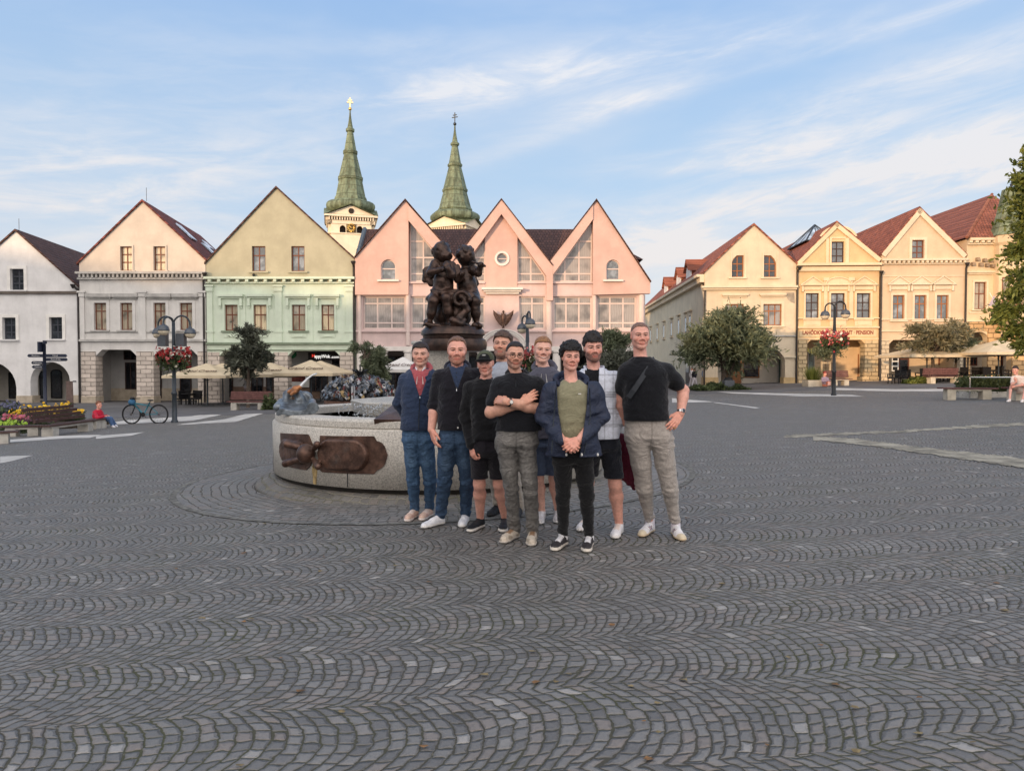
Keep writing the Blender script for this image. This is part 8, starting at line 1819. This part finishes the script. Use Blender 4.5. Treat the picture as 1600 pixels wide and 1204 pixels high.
def flowers(name, label, spots, Y, seed, cols, h=.35, n=60, cat='flowers'):
 r = random.Random(seed); b0 = GY(spots[0][0], Y); t = thing(name, label, cat, b0); pos = []; mbs = {}
 for px, py, w, hh in spots:
  for k in range(n):
   yy = Y + r.uniform(-.5, .9); x = px + r.gauss(0, w / 2.2); y_ = py + r.gauss(0, hh / 2.4); p_ = P(x, y_, yy); pos.append(p_)
   c = r.choice(cols); mb = mbs.setdefault(c, MB()); q = p_ - b0; s_ = r.uniform(.035, .07); n0 = Vector((r.uniform(-1, 1), r.uniform(-1, .1), r.uniform(.1, 1))).normalized(); e = n0.orthogonal().normalized(); f = n0.cross(e); ct = q + n0 * s_ * .3
   ring = [q + (e * math.cos(a * 1.0472) + f * math.sin(a * 1.0472)) * s_ for a in range(6)]; mb.add([ct] + ring, [(0, 1 + a, 1 + (a + 1) % 6) for a in range(6)])
 for c, mb in mbs.items(): mb.build('blossoms', c, t)
 pp = np.array([tuple(p_) for p_ in pos]); pp = np.concatenate([pp + np.random.RandomState(seed + k).normal(0, .06, pp.shape) - (0, 0, .12 + .1 * k) for k in range(4)]); v, q = leaves(pp, .07, None, 1.5, seed); np_obj('leaves', v, q, L_BOX, t, None, tuple(b0)); return t
FY = mat('yellow_petal', (.72, .46, .02), .6, .15, 20); FY2 = mat('deep_yellow_petal', (.62, .33, .01), .6, .15, 20); FP = mat('pink_petal', (.42, .11, .16), .6, .15, 20); FR = mat('red_petal', (.36, .03, .03), .6, .2, 20); FV = mat('dark_purple_leaf', (.07, .02, .035), .6, .2, 20); FL = mat('lime_leaf', (.28, .42, .04), .6, .2, 20); FW = mat('cream_petal', (.68, .62, .52), .6, .1, 20); FB = mat('lavender_petal', (.10, .10, .16), .6, .2, 20); FPK = mat('salmon_petal', (.46, .12, .12), .6, .2, 20)
flowers('yellow_flowers', 'mass of yellow flowers in the bed behind the benches', [(28, 645, 16, 9), (45, 641, 16, 8), (62, 640, 16, 9), (78, 641, 16, 9), (92, 640, 14, 8), (102, 635, 10, 8), (122, 642, 8, 3)], 27.2, 3, [FY, FY, FY2])
flowers('lavender', 'blue-grey lavender patch at the far side of the flower bed', [(5, 636, 18, 10), (22, 634, 16, 8), (8, 646, 16, 10)], 28.4, 4, [FB])
flowers('pink_flowers', 'pink and dark red flowers in front of the yellow ones', [(14, 653, 10, 6), (34, 652, 16, 6), (26, 656, 14, 6)], 25.4, 5, [FP, FP, FR, FPK])
flowers('purple_plants', 'dark purple leafy plants beside the sloping bench', [(66, 657, 22, 7), (50, 659, 20, 6)], 24.8, 6, [FV])
flowers('lime_plants', 'bright lime green bedding plants above the low bench', [(8, 661, 16, 6), (26, 662, 16, 5)], 24.2, 7, [FL])
b0 = GY(40, 26.6); t = thing('flower_bed', 'raised soil bed under the yellow and pink flowers', 'flower bed', b0); mb = MB(); mb.lathe([(4.2, -.3), (4.2, .18), (3.9, .20), (2.0, .34), (.02, .38)], 8, (-1.6, .6, 0), .4, 1.0, .55); mb.build('soil', mat('dark_garden_soil', (.045, .035, .026), .95, .3, 5), t)
hb = GY(1538, 29.0); tb = thing('hedge_box', 'long planter with clipped dark hedge and steel rail behind the long low bench', 'planter', hb); K = 29 / F; mb = MB(); x0, x1 = (P(1502, 600, 29) - hb).x, (P(1578, 600, 29) - hb).x; mb.box(x0, x1, -.5, .5, -.2, .25); mb.build('box', CONC, tb)
r = np.random.RandomState(2); n = 6000; pos = np.stack([hb.x + r.uniform(x0, x1, n), hb.y + r.uniform(-.5, .5, n), hb.z + r.uniform(.2, P(1538, 590, 29).z - hb.z, n) + .05 * r.normal(size=n)], 1); v, q = leaves(pos, .05, None, 1.5, 3); np_obj('foliage', v, q, L_BOX, tb, None, tuple(hb)); mb = MB(); zt = P(1538, 589, 29).z - hb.z; mb.tube([(x0, -.55, zt), (x1, -.55, zt)], .025, 6); mb.tube([(x0, -.55, 0), (x0, -.55, zt)], .025, 6); mb.tube([(x1, -.55, 0), (x1, -.55, zt)], .025, 6); mb.build('rail', M_STEEL, tb)
gp = GY(1270, 46.3); tp = thing('grass_planter', 'pale planter holding a tuft of tall green grass beside the sitting reader', 'planter', gp); x0, x1 = (P(1258, 600, 46.3) - gp).x, (P(1290, 600, 46.3) - gp).x; mb = MB(); mb.box(x0, x1, -.5, .5, -.2, .42); mb.build('box', CONCY, tp); mb = MB(); r = random.Random(3)
for k in range(260): x = r.gauss(0, .28); y = r.gauss(0, .22); l = Vector((x * .9, y * .9, r.uniform(.7, 1.05))); b_ = Vector((x * .5, y * .5, .4)); w = Vector((.02, .01, 0)); mb.add([b_ - w, b_ + w, b_ + l], [(0, 1, 2)])
mb.build('grass_tuft', L_GR, tp)
GLOBE = mat('cream_lamp_glass', (.55, .48, .36), .25, .08, 10); CAPM = mat('lamp_cap_grey', (.09, .10, .115), .4, .1, 8, metal=.4)
def lamp(label, px, py_base, Y, py_top, arms, basket, pm, extra=None, group=None):
 b0 = GY(px, Y); t = thing('street_lamp', label, 'street lamp', b0, 0, group); K = Y / F; Z = lambda y: P(px, y, Y).z - b0.z
 mb = MB(); mb.lathe([(.13, -.1), (.13, .08), (.10, .1), (.085, 1.1), (.11, 1.12), (.11, 1.2), (.075, 1.24), (.06, Z(py_top))], 14); mb.build('post', pm, t, True)
 for dx, yg, dy in arms:
  z0 = Z(yg); x = dx * K; h = Z(py_top); mb = MB(); r_ = max(abs(x), .35)
  pts = [(0 + (.05 if x > 0 else -.05), 0, h - 1.2)] + [(x / 2 - x / 2 * math.cos(a), dy * (1 - math.cos(a)) / 2, z0 + .34 + r_ * .55 * math.sin(a)) for a in np.linspace(0.0, math.pi, 10)] + [(x, dy, z0 + .28)]; mb.tube(pts, .036, 8); o = mb.build('arm', pm, t, True)
  mb = MB(); mb.lathe([(.035, .30), (.06, .22), (.13, .20), (.19, .13), (.215, .04), (.225, .0), (.215, -.02)], 20, (x, dy, z0)); mb.build('lamp_cap', CAPM, o, True); mb = MB(); mb.lathe([(.205, -.02), (.195, -.08), (.14, -.16), (.07, -.195), (.01, -.20)], 20, (x, dy, z0)); mb.build('lamp_glass', GLOBE, o, True)
 if extra: extra(t, Z)
 if basket:
  y0, y1, w_, cols, bl_ = basket; r = random.Random(int(px)); zc = Z((y0 + y1) / 2); hw = w_ * K / 2 * .86
  bt = thing('flower_basket', bl_, 'flower basket', b0 + Vector((0, 0, zc))); mb = MB(); mb.lathe([(hw * .75, .1), (hw * .72, -.12), (hw * .35, -.28), (.09, -.3)], 20); mb.build('bowl', M_BLACK, bt); mbs = {}
  for k in range(430):
   a = r.uniform(0, 6.283); q = Vector((math.cos(a) * hw * r.uniform(.55, 1.05), math.sin(a) * hw * r.uniform(.55, 1.05), r.gauss(.08, .16))); c = cols[int((math.cos(a) * .5 + .5 + r.gauss(0, .2)) * len(cols)) % len(cols)] if r.random() < .8 else r.choice(cols); m2 = mbs.setdefault(c, MB()); s_ = r.uniform(.04, .085); n0 = Vector((r.uniform(-1, 1), r.uniform(-1, 1), r.uniform(-.2, 1))).normalized(); e = n0.orthogonal().normalized(); f = n0.cross(e); m2.add([q + n0 * s_ * .3] + [q + (e * math.cos(k_ * 1.0472) + f * math.sin(k_ * 1.0472)) * s_ for k_ in range(6)], [(0, 1 + k_, 1 + (k_ + 1) % 6) for k_ in range(6)])
  for c, m2 in mbs.items(): m2.build('blossoms', c, bt)
  R_ = np.random.RandomState(int(px)); n = 1300; a = R_.uniform(0, 6.28, n); rr = hw * R_.uniform(.3, 1.0, n); pp = np.stack([b0.x + np.cos(a) * rr, b0.y + np.sin(a) * rr, b0.z + zc - .05 - np.abs(R_.normal(0, .24, n)) + .15], 1); v, q = leaves(pp, .065, None, 1.5, 5); np_obj('leaves', v, q, L_BOX, bt, None, tuple(bt.location))
 return t
def spk(t, Z):
 for x in (-.42, .30): mb = MB(); mb.box(x - .16, x + .16, -.14, .14, Z(541), Z(521)); mb.build('loudspeaker', CAPM, t)
lamp('grey three-armed street lamp with loudspeakers near the parked bicycle', 272, 659, 28.2, 503, [(-24, 521, .0), (26, 521, .0), (-6, 517, -.5)], (547, 571, 57, [FR, FR, FPK, FW, FR], 'round basket of red and white flowers on the three-armed grey lamp'), M_IRON, spk)
lamp('black two-armed street lamp in front of the apricot house', 1303, 617, 34.5, 479, [(-15, 493, 0), (17, 491, 0)], (520, 540, 46, [FPK, FPK, FW, FR, FR], 'round basket of pink and red flowers on the black two-armed lamp'), mat('black_lamp_paint', (.02, .022, .024), .4, .1, 8))
lamp('lamp with two globes behind the blond man, its post hidden', 824, 640, 30.0, 490, [(-8, 513, .3), (4, 507, -.4)], (545, 572, 36, [FPK, FPK, FR, FW], 'hanging basket of salmon flowers behind the blond man'), M_IRON)
b0 = GY(70, 31.0); t = thing('signpost', 'dark blue finger signpost in front of the white arched house', 'signpost', b0); K = 31 / F; Z = lambda y: P(70, y, 31.0).z - b0.z; BL = mat('dark_blue_sign_paint', (.022, .028, .05), .45, .1, 8)
mb = MB(); mb.tube([(0, 0, -.2), (0, 0, Z(532))], [.075, .06], 12); mb.build('post', BL, t, True); LS = mat('pale_sign_letters', (.45, .45, .45), .6, .1, 8)
for x0, x1, y0, y1, yo, s_ in ((-24, -2, 553, 558, 0, 'Radnica'), (2, 33, 553, 558, 0, 'Hrad'), (2, 33, 559, 564, .03, 'Katedrála'), (-18, -2, 564, 569, 0, 'Múzeum'), (-18, -2, 570.5, 575.5, .03, 'Galéria')):
 mb = MB(); xa, xb = x0 * K, x1 * K; za, zb_ = Z(y1), Z(y0); h = (zb_ - za) / 2; tip = -1 if x0 < 0 else 1; poly = [(xa, za), (xb, za), (xb + (h if tip > 0 else 0), za + h), (xb, zb_), (xa, zb_), (xa - (h if tip < 0 else 0), za + h)]; mb.prism(poly, -.03 + yo, .02 + yo); o = mb.build('sign_arm', BL, t); text(s_, 'sign_lettering', LS, .11, o, ((xa + xb) / 2, -.035 + yo, (za + zb_) / 2), UP)
mb = MB(); mb.box(-.14, -.06, -.25, -.02, Z(550), Z(534)); mb.box(.06, .14, -.2, -.02, Z(537), Z(532)); mb.build('top_panel', BL, t)
PAR = mat('cream_parasol_cloth', (.56, .47, .33), .9, .08, 1.5, .003, 60, trans=0); PARW = mat('white_parasol_cloth', (.62, .60, .57), .9, .06, 1.5); DKT = mat('dark_brown_print', (.09, .05, .035), .8, .1, 8)
def parasol(label, px, Y, py_tip, py_rim, hw_px, cloth, txt=None, rot=0.0, pole=M_IRON, group='large square parasols of the terraces'):
 b0 = GY(px, Y); K = Y / F; t = thing('parasol', label, 'parasol', b0, rot, group); zt = P(px, py_tip, Y).z - b0.z; zr = P(px, py_rim, Y).z - b0.z; h = hw_px * K / (abs(math.cos(rot)) + abs(math.sin(rot)))
 mb = MB(); n = 6; vs = []
 C4 = [(-h, -h), (h, -h), (h, h), (-h, h)]
 for i in range(n + 1):
  f = i / n
  for c in range(4):
   for k in range(6): s_ = k / 6; x = C4[c][0] + (C4[(c + 1) % 4][0] - C4[c][0]) * s_; y = C4[c][1] + (C4[(c + 1) % 4][1] - C4[c][1]) * s_; sag = .05 * math.sin(f * math.pi) + .05 * f * math.sin(s_ * math.pi); vs.append((x * f * .98 + .0, y * f * .98, zt + (zr - zt) * f - sag * .6 + (.03 * f * math.sin(s_ * math.pi))))
 m4 = 24; mb.add(vs, [(i * m4 + k, (i + 1) * m4 + k, (i + 1) * m4 + (k + 1) % m4, i * m4 + (k + 1) % m4) for i in range(n) for k in range(m4)]); vl = [(x, y, z - .16) for x, y, z in vs[-24:]]; mb.add(vs[-24:] + vl, [(k, 24 + k, 24 + (k + 1) % 24, (k + 1) % 24) for k in range(24)]); o = mb.build('canopy', cloth, t)
 mb = MB()
 for c in range(4): mb.tube([(0, 0, zt - .08), (C4[c][0] * .95, C4[c][1] * .95, zr - .06)], .018, 5); mb.tube([(0, 0, zr - .35), (C4[c][0] * .5, C4[c][1] * .5, (zt + zr) / 2 - .06)], .015, 5)
 mb.build('ribs', pole, t); mb = MB(); mb.tube([(0, 0, 0), (0, 0, zt)], .045, 10); mb.lathe([(.35, -.1), (.35, .06), (.05, .08)], 16); mb.build('pole', pole, t)
 if txt: f = .66; sl_ = math.atan2(zt - zr, h); text(txt, 'lettering', DKT, .46, t, (0, -h * f - .03, zt + (zr - zt) * f + .02), (sl_, 0, 0), h * 1.15, .25, .003, .004)
 return t
TX = 'Grand Crema'
parasol('cream parasol with brown lettering in front of the stone piers between stucco and green houses', 324, 43.5, 567, 586, 49, PAR, TX)
parasol('cream parasol without visible lettering, just behind the one by the stone piers', 348, 45.8, 567, 584, 44, PAR)
parasol('cream parasol half covered by the dark wispy tree', 423, 43.5, 566, 584.5, 47, PAR, TX)
parasol('cream parasol with brown lettering under the wok sign', 486, 43.0, 562, 582.5, 46, PAR, TX)
parasol('cream parasol tucked behind the one under the wok sign', 501, 45.5, 563, 582, 46, PAR)
parasol('white parasol beside the man in the navy fleece', 630, 41.0, 557, 577, 38, PARW, 'Grand Crema')
parasol('sunlit cream parasol in front of the arcade of the beige house', 1448, 48.6, 538, 555, 56, PAR)
parasol('sunlit cream parasol behind the spreading tree, between two others', 1512, 49.0, 535, 553, 50, PAR)
parasol('big sunlit cream parasol in front of the ornate house', 1560, 46.0, 530.5, 551, 56, PAR)
M_RAT = mat('black_wicker', (.016, .016, .018), .7, .3, 40, .004, 80)
def chair_proto():
 t = thing('terrace_chair', 'black wicker terrace chair', 'chair'); mb = MB(); mb.box(-.27, .27, -.26, .26, .36, .44); mb.build('seat', M_RAT, t); mb = MB(); mb.prism([(-.27, .44), (.27, .44), (.30, .92), (-.30, .92)], .23, .29); mb.build('backrest', M_RAT, t)
 for sx in (-1, 1): mb = MB(); mb.box(sx * .29 - .03, sx * .29 + .03, -.26, .28, .60, .65); mb.box(sx * .29 - .025, sx * .29 + .025, -.25, -.20, .44, .6); mb.build('armrest', M_RAT, t)
 for sx in (-1, 1):
  for sy in (-1, 1): mb = MB(); mb.box(sx * .24 - .025, sx * .24 + .025, sy * .22 - .025, sy * .22 + .025, 0, .36); mb.build('leg', M_RAT, t)
 return t
cp = chair_proto(); first = True
def put_chair(px, Y, rz, label, group=None):
 global first
 c = cp if first else copy_tree(cp); first = False; b0 = GY(px, Y); c.location = b0; c.rotation_euler = (0, 0, rz); c['label'] = label
 if group: c['group'] = group
 return c
r = random.Random(7)
GL, GR_ = 'black chairs outside the stucco house', 'black chairs of the sunlit terrace'
for px in (281, 289, 298, 306): put_chair(px, 45.3 + r.uniform(-.3, .5), r.uniform(-3, 3), 'black wicker chair in the shade by the stucco house', GL)
for px in (1396, 1414, 1440, 1448, 1461, 1472, 1482, 1490, 1500, 1511, 1520, 1529, 1537, 1546, 1554, 1566, 1572): put_chair(px, 47.5 + r.uniform(-.9, 1.6), r.choice((0, 3.1, 1.5, -1.5)) + r.uniform(-.4, .4), 'black wicker chair on the sunlit cafe terrace', GR_)
for px, Y, lb in ((294, 45.2, 'black round table among the chairs by the stucco house'), (1404, 48.0, 'black round table before the menu board of the beige house'), (1456, 47.6, 'black round table under the spreading pale-leaved tree'), (1525, 47.8, 'black round table under the big sunlit parasol')):
 b0 = GY(px, Y); t = thing('terrace_table', lb, 'table', b0); mb = MB(); mb.lathe([(.45, .70), (.45, .74)], 20); mb.build('table_top', M_RAT, t); mb = MB(); mb.tube([(0, 0, .03), (0, 0, .70)], .035, 8); mb.lathe([(.25, 0), (.25, .03)], 14); mb.build('table_leg', M_BLACK, t)
b0 = GY(226, 28.0); bz = thing('bicycle', 'turquoise mountain bike with handlebar bag parked near the three-armed lamp', 'bicycle', b0, rad(-4)); TQ = mat('turquoise_frame', (.035, .17, .22), .35, .1, 10); RUB = mat('black_rubber', (.015, .015, .016), .8, .1, 20)
wb, wr_ = .56, .37
for sx in (-1, 1):
 mb = MB(); n = 32; ring = [(sx * wb + wr_ * math.cos(2 * math.pi * k / n), 0, wr_ + wr_ * math.sin(2 * math.pi * k / n)) for k in range(n + 1)]; mb.tube(ring, .028, 8, False); wo_ = mb.build('wheel', RUB, bz, True); mb = MB(); mb.tube([(x * .93 + sx * wb * .07, 0, wr_ + (z - wr_) * .93) for x, y, z in ring], .012, 6, False)
 for k in range(14): a = 2 * math.pi * k / 14; mb.tube([(sx * wb, .02, wr_), (sx * wb + wr_ * .92 * math.cos(a), 0, wr_ + wr_ * .92 * math.sin(a))], .003, 4)
 mb.build('rim', M_BLACK, wo_); mb = MB(); mb.lathe([(.05, -.02), (.05, .02)], 14); mb.xf(Matrix.Translation((sx * wb, 0, wr_)) @ Matrix.Rotation(math.pi / 2, 4, 'X')); mb.build('hub', M_STEEL, wo_)
fr_ = [((-.40, .72), (-.06, .36), .034), ((-.38, .80), (.16, .70), .026), ((-.06, .36), (.20, .84), .026), ((-.06, .36), (wb, wr_), .018), ((.17, .72), (wb, wr_), .016), ((-.42, .86), (-.40, .70), .032)]
mb = MB()
for (a, b, r_) in fr_: mb.tube([(a[0], 0, a[1]), (b[0], 0, b[1])], r_, 8)
mb.build('frame', TQ, bz, True); mb = MB(); mb.tube([(-.40, 0, .72), (-wb + .02, 0, wr_)], .022, 8); mb.build('fork', M_BLACK, bz); mb = MB(); mb.tube([(-.42, 0, .86), (-.44, 0, .98)], .02, 6); mb.tube([(-.40, -.33, .98), (-.45, -.1, .98), (-.45, .1, .98), (-.40, .33, .98)], .016, 6); mb.build('handlebar', M_BLACK, bz); mb = MB(); mb.ball((.23, 0, .92), .1, 10, (1.4, .7, .35)); mb.tube([(.20, 0, .84), (.22, 0, .92)], .015, 6); mb.build('saddle', M_BLACK, bz, True); mb = MB(); mb.tube([(-.06, -.06, .36), (.08, -.08, .26)], .012, 6); mb.lathe([(.09, -.01), (.09, .01)], 16); mb.xf(Matrix.Translation((-.06, -.05, .36)) @ Matrix.Rotation(math.pi / 2, 4, 'X'), 12); mb.build('crank', M_BLACK, bz)
bg_ = thing('handlebar_bag', 'blue and black bag strapped on the bicycle handlebar', 'bag', b0 + Vector((-.50, -.03, .80))); mb = MB(); mb.ball((0, 0, .05), .14, 10, (.9, 1.2, .95)); mb.build('bag_body', mat('blue_bag_cloth', (.04, .13, .24), .8, .2, 10), bg_, True); mb = MB(); mb.ball((.02, 0, .2), .07, 8, (1.6, 1.2, .8)); mb.build('bag_roll', M_BLACK, bg_, True)
b0 = GY(1138, 44.6); t = thing('litter_bin', 'dark grey square litter bin among the shrubs under the domed tree', 'litter bin', b0); mb = MB(); mb.prism([(-.29, 0), (.29, 0), (.31, .62), (-.31, .62)], -.28, .28); mb.build('body', CAPM, t); mb = MB(); mb.lathe([(.30, .62), (.28, .68), (.2, .78), (.0, .82)], 16); mb.build('lid', M_BLACK, t)
b0 = GY(108.5, 46.4); t = thing('advert_stand', 'brown advert stand under the right arch of the white house', 'sign stand', b0); mb = MB(); mb.prism([(-.22, 0), (.22, 0), (.2, 1.5), (-.2, 1.5)], -.03, .03); mb.build('board', mat('brown_board', (.13, .09, .08), .7, .2, 5), t); mb = MB(); mb.box(-.25, .25, -.2, .2, 0, .05); mb.build('foot', M_BLACK, t)
b0 = P(1556, 478, 51.0); t = thing('flag', 'small lilac flag hanging from the ornate house', 'flag', b0); mb = MB(); mb.add([(-.55, -.02, 0), (.12, 0, 0), (-.1, .05, .78), (-.55, 0, .02), (.12, .02, 0), (-.1, .07, .78)], [(0, 1, 2), (5, 4, 3), (0, 3, 4, 1), (1, 4, 5, 2), (2, 5, 3, 0)]); mb.build('cloth', mat('lilac_cloth', (.42, .36, .42), .9, .1, 3), t); mb = MB(); mb.tube([(.12, .0, -.1), (-.12, .5, 1.0)], .02, 6); mb.build('flag_pole', M_WHITE, t)
LF = mat('fallen_leaf_brown', (.20, .11, .05), .8, .3, 20); LF2 = mat('fallen_leaf_ochre', (.22, .17, .09), .8, .3, 20); r = random.Random(3); mb = MB()
for k in range(60):
 px, py = r.uniform(0, 1600), 760 + 440 * r.random() ** 1.2; p_ = G(px, py); s_ = r.uniform(.006, .018); a = r.uniform(0, 6.28); v = [(p_.x + s_ * 1.6 * math.cos(a + b), p_.y + s_ * math.sin(a + b), p_.z + .006 + r.uniform(0, .008)) for b in (0, 1.3, 2.6, 3.9, 5.1)]; mb.cur = k % 2; mb.add(v, [(0, 1, 2, 3, 4)])
tag(mb.build('fallen_leaves', [LF, LF2]), kind='stuff')
# ================================================================== people further off
def small(label, D, head, hairc, skin, legs, arms, torso, topc, pantc, shoes, shoec, name='sweater', short=None, seat=None, hair=None, vox=.013, sole=None):
 seat = 'sitting' in label
 return person(label, D, head, hairc, skin, legs, arms, torso, [dict(name=name, c=topc, hem=torso[-1][0] - .2, grow=.012, sleeve=2.0 if name != 'tee_shirt' else .7, fold=.008, neck=dict(r=.06, dz=.03, drop=.03))],
     dict(name='shorts' if short else 'trousers', c=pantc, waist=torso[-1][0] - .6, r=(.10, .08, .07, .06), short=short, hips=[(torso[-1][0] - .8, torso[-1][1], torso[-1][2], -.12, .13), (torso[-1][0] + 2.0, torso[-1][1], torso[-1][2], -.12, .13)]), dict(at=shoes, L=.29, col=dict(upper=shoec, sole=hx(200, 198, 194) if sole is None else sole, lace=shoec)), vox=vox, seat=seat)
HR = dict(top=.016, side=.008, hl=.07, curl=.006, fr=50, lift=.01, sb=-.02)
D = 26.0
small('boy in red sweater and jeans sitting sideways on the short dark bench', D, dict(at=(154.5, 626, 637.5), turn=(68, 0, 0), hair=HR, hair_h=.016), hx(110, 66, 40), SK2,
  [((157, 657.5, .1), (170, 653.5, -.1)), ((158, 657.5, .3), (173, 654, .15))], [dict(j=((148, 644, -.1), (152, 653, -.35), (164, 650, -.3)), hand=dict(tip=(168, 649, -.3), back=(0, 0, 1))), dict(j=((152, 644, .3), (158, 652, .4), (166, 649, .3)))],
  [(639.5, 150, 157, -.07, .07), (643, 146, 159, -.12, .16), (650, 145, 161, -.15, .2), (660, 148, 163, -.15, .2)], hx(170, 28, 52), hx(72, 98, 136), [(173, 667.5, 181, 668), (177, 666.5, 185, 667)], hx(214, 212, 220))
D = 25.6
small('young man in pale tee and shorts sitting with one foot on his knee', D, dict(at=(1586.5, 571.5, 584), turn=(-55, 8, 0), hair=dict(HR, top=.022), hair_h=.016), hx(40, 30, 26), SK2,
  [((1592, 608, .2), (1580, 604, -.25)), ((1596, 608, .3), (1604, 602, -.35))], [dict(j=((1583, 590, -.1), (1581, 601, -.35), (1588, 596, -.45)), hand=dict(tip=(1584, 590, -.4), back=(-1, -.4, 0))), dict(j=((1598, 590, .1), (1597, 602, -.2), (1586, 603, -.35)), hand=dict(tip=(1580, 605, -.4), back=(0, -1, .4)))],
  [(586, 1586, 1593, -.07, .07), (590, 1583, 1599, -.12, .12), (600, 1586, 1602, -.14, .14), (611, 1588, 1603, -.14, .16)], hx(212, 196, 186), hx(190, 166, 150), [(1582, 627.5, 1570, 629), (1600, 628, 1594, 630)], hx(226, 214, 208), 'tee_shirt', short=.8)
D = 45.6
small('reader with reddish cap and checked shirt sitting beside the grass planter', D, dict(at=(1289, 580, 587), turn=(20, 10, 0), hair=dict(HR, hl=.05), hair_h=.016), hx(120, 40, 36), SK2,
  [((1289, 599, .1), (1295, 597, -.3)), ((1291, 599, .2), (1297, 597, -.2))], [dict(j=((1285, 591, -.05), (1285, 596, -.2), (1292, 595, -.3))), dict(j=((1293, 591, .0), (1295, 596, -.15), (1297, 594, -.3)))],
  [(588.5, 1286.5, 1291, -.07, .07), (591, 1285, 1293, -.12, .12), (600.5, 1285, 1294, -.14, .14)], hx(140, 124, 140), hx(190, 120, 100), [(1294, 605, 1293, 605.8), (1296.5, 604.8, 1297, 605.6)], hx(60, 40, 40), 'shirt', short=.9, vox=.02)
D = 53.0
def walker(label, px, py0, py1, hairc, topc, pantc, stride=1, name='jacket', D=53.0):
 h = py1 - py0; X = lambda f: px + f * h; Yp = lambda f: py0 + f * h
 small(label, D, dict(at=(px, Yp(.0), Yp(.14)), turn=(-60 * stride, 0, 0), hair=dict(HR, nape=-.09), hair_h=.016), hairc, SK3,
   [((X(-.02), Yp(.52), .0), (X(-.07), Yp(.74), -.1)), ((X(.03), Yp(.52), .1), (X(.08), Yp(.74), .1))], [dict(j=((X(-.06), Yp(.22), 0), (X(-.11), Yp(.36), .1), (X(-.10), Yp(.48), 0))), dict(j=((X(.07), Yp(.22), 0), (X(.11), Yp(.36), .05), (X(.08), Yp(.48), -.1)))],
   [(Yp(.165), X(-.04), X(.04), -.07, .07), (Yp(.20), X(-.09), X(.09), -.12, .12), (Yp(.35), X(-.09), X(.09), -.13, .13), (Yp(.52), X(-.09), X(.09), -.13, .13)], topc, pantc, [(X(-.10), py1 + .4, X(-.17), py1 + .9), (X(.16), py1 - .3, X(.10), py1 + .1)], hx(190, 188, 186), name, vox=.022)
walker('walker in dark waistcoat and grey trousers in front of the lane wall', 1085, 574.5, 604, hx(30, 24, 22), hx(30, 30, 38), hx(150, 146, 150))
walker('walker in white shirt just beside the one in the dark waistcoat', 1081, 574, 603.5, hx(34, 28, 24), hx(196, 194, 196), hx(150, 144, 146), D=53.6)
walker('walker in pale blue jacket nearest the corner house', 1100, 574, 601, hx(32, 26, 24), hx(130, 140, 156), hx(64, 66, 76), D=54.5)
walker('walker in red top half hidden behind the raised arm', 1040.5, 578, 606, hx(40, 30, 26), hx(190, 44, 50), hx(180, 172, 172), D=50.0)
walker('person in grey standing by the dark wispy tree', 385, 589, 622, hx(40, 30, 26), hx(132, 128, 132), hx(120, 100, 100), D=43.0)
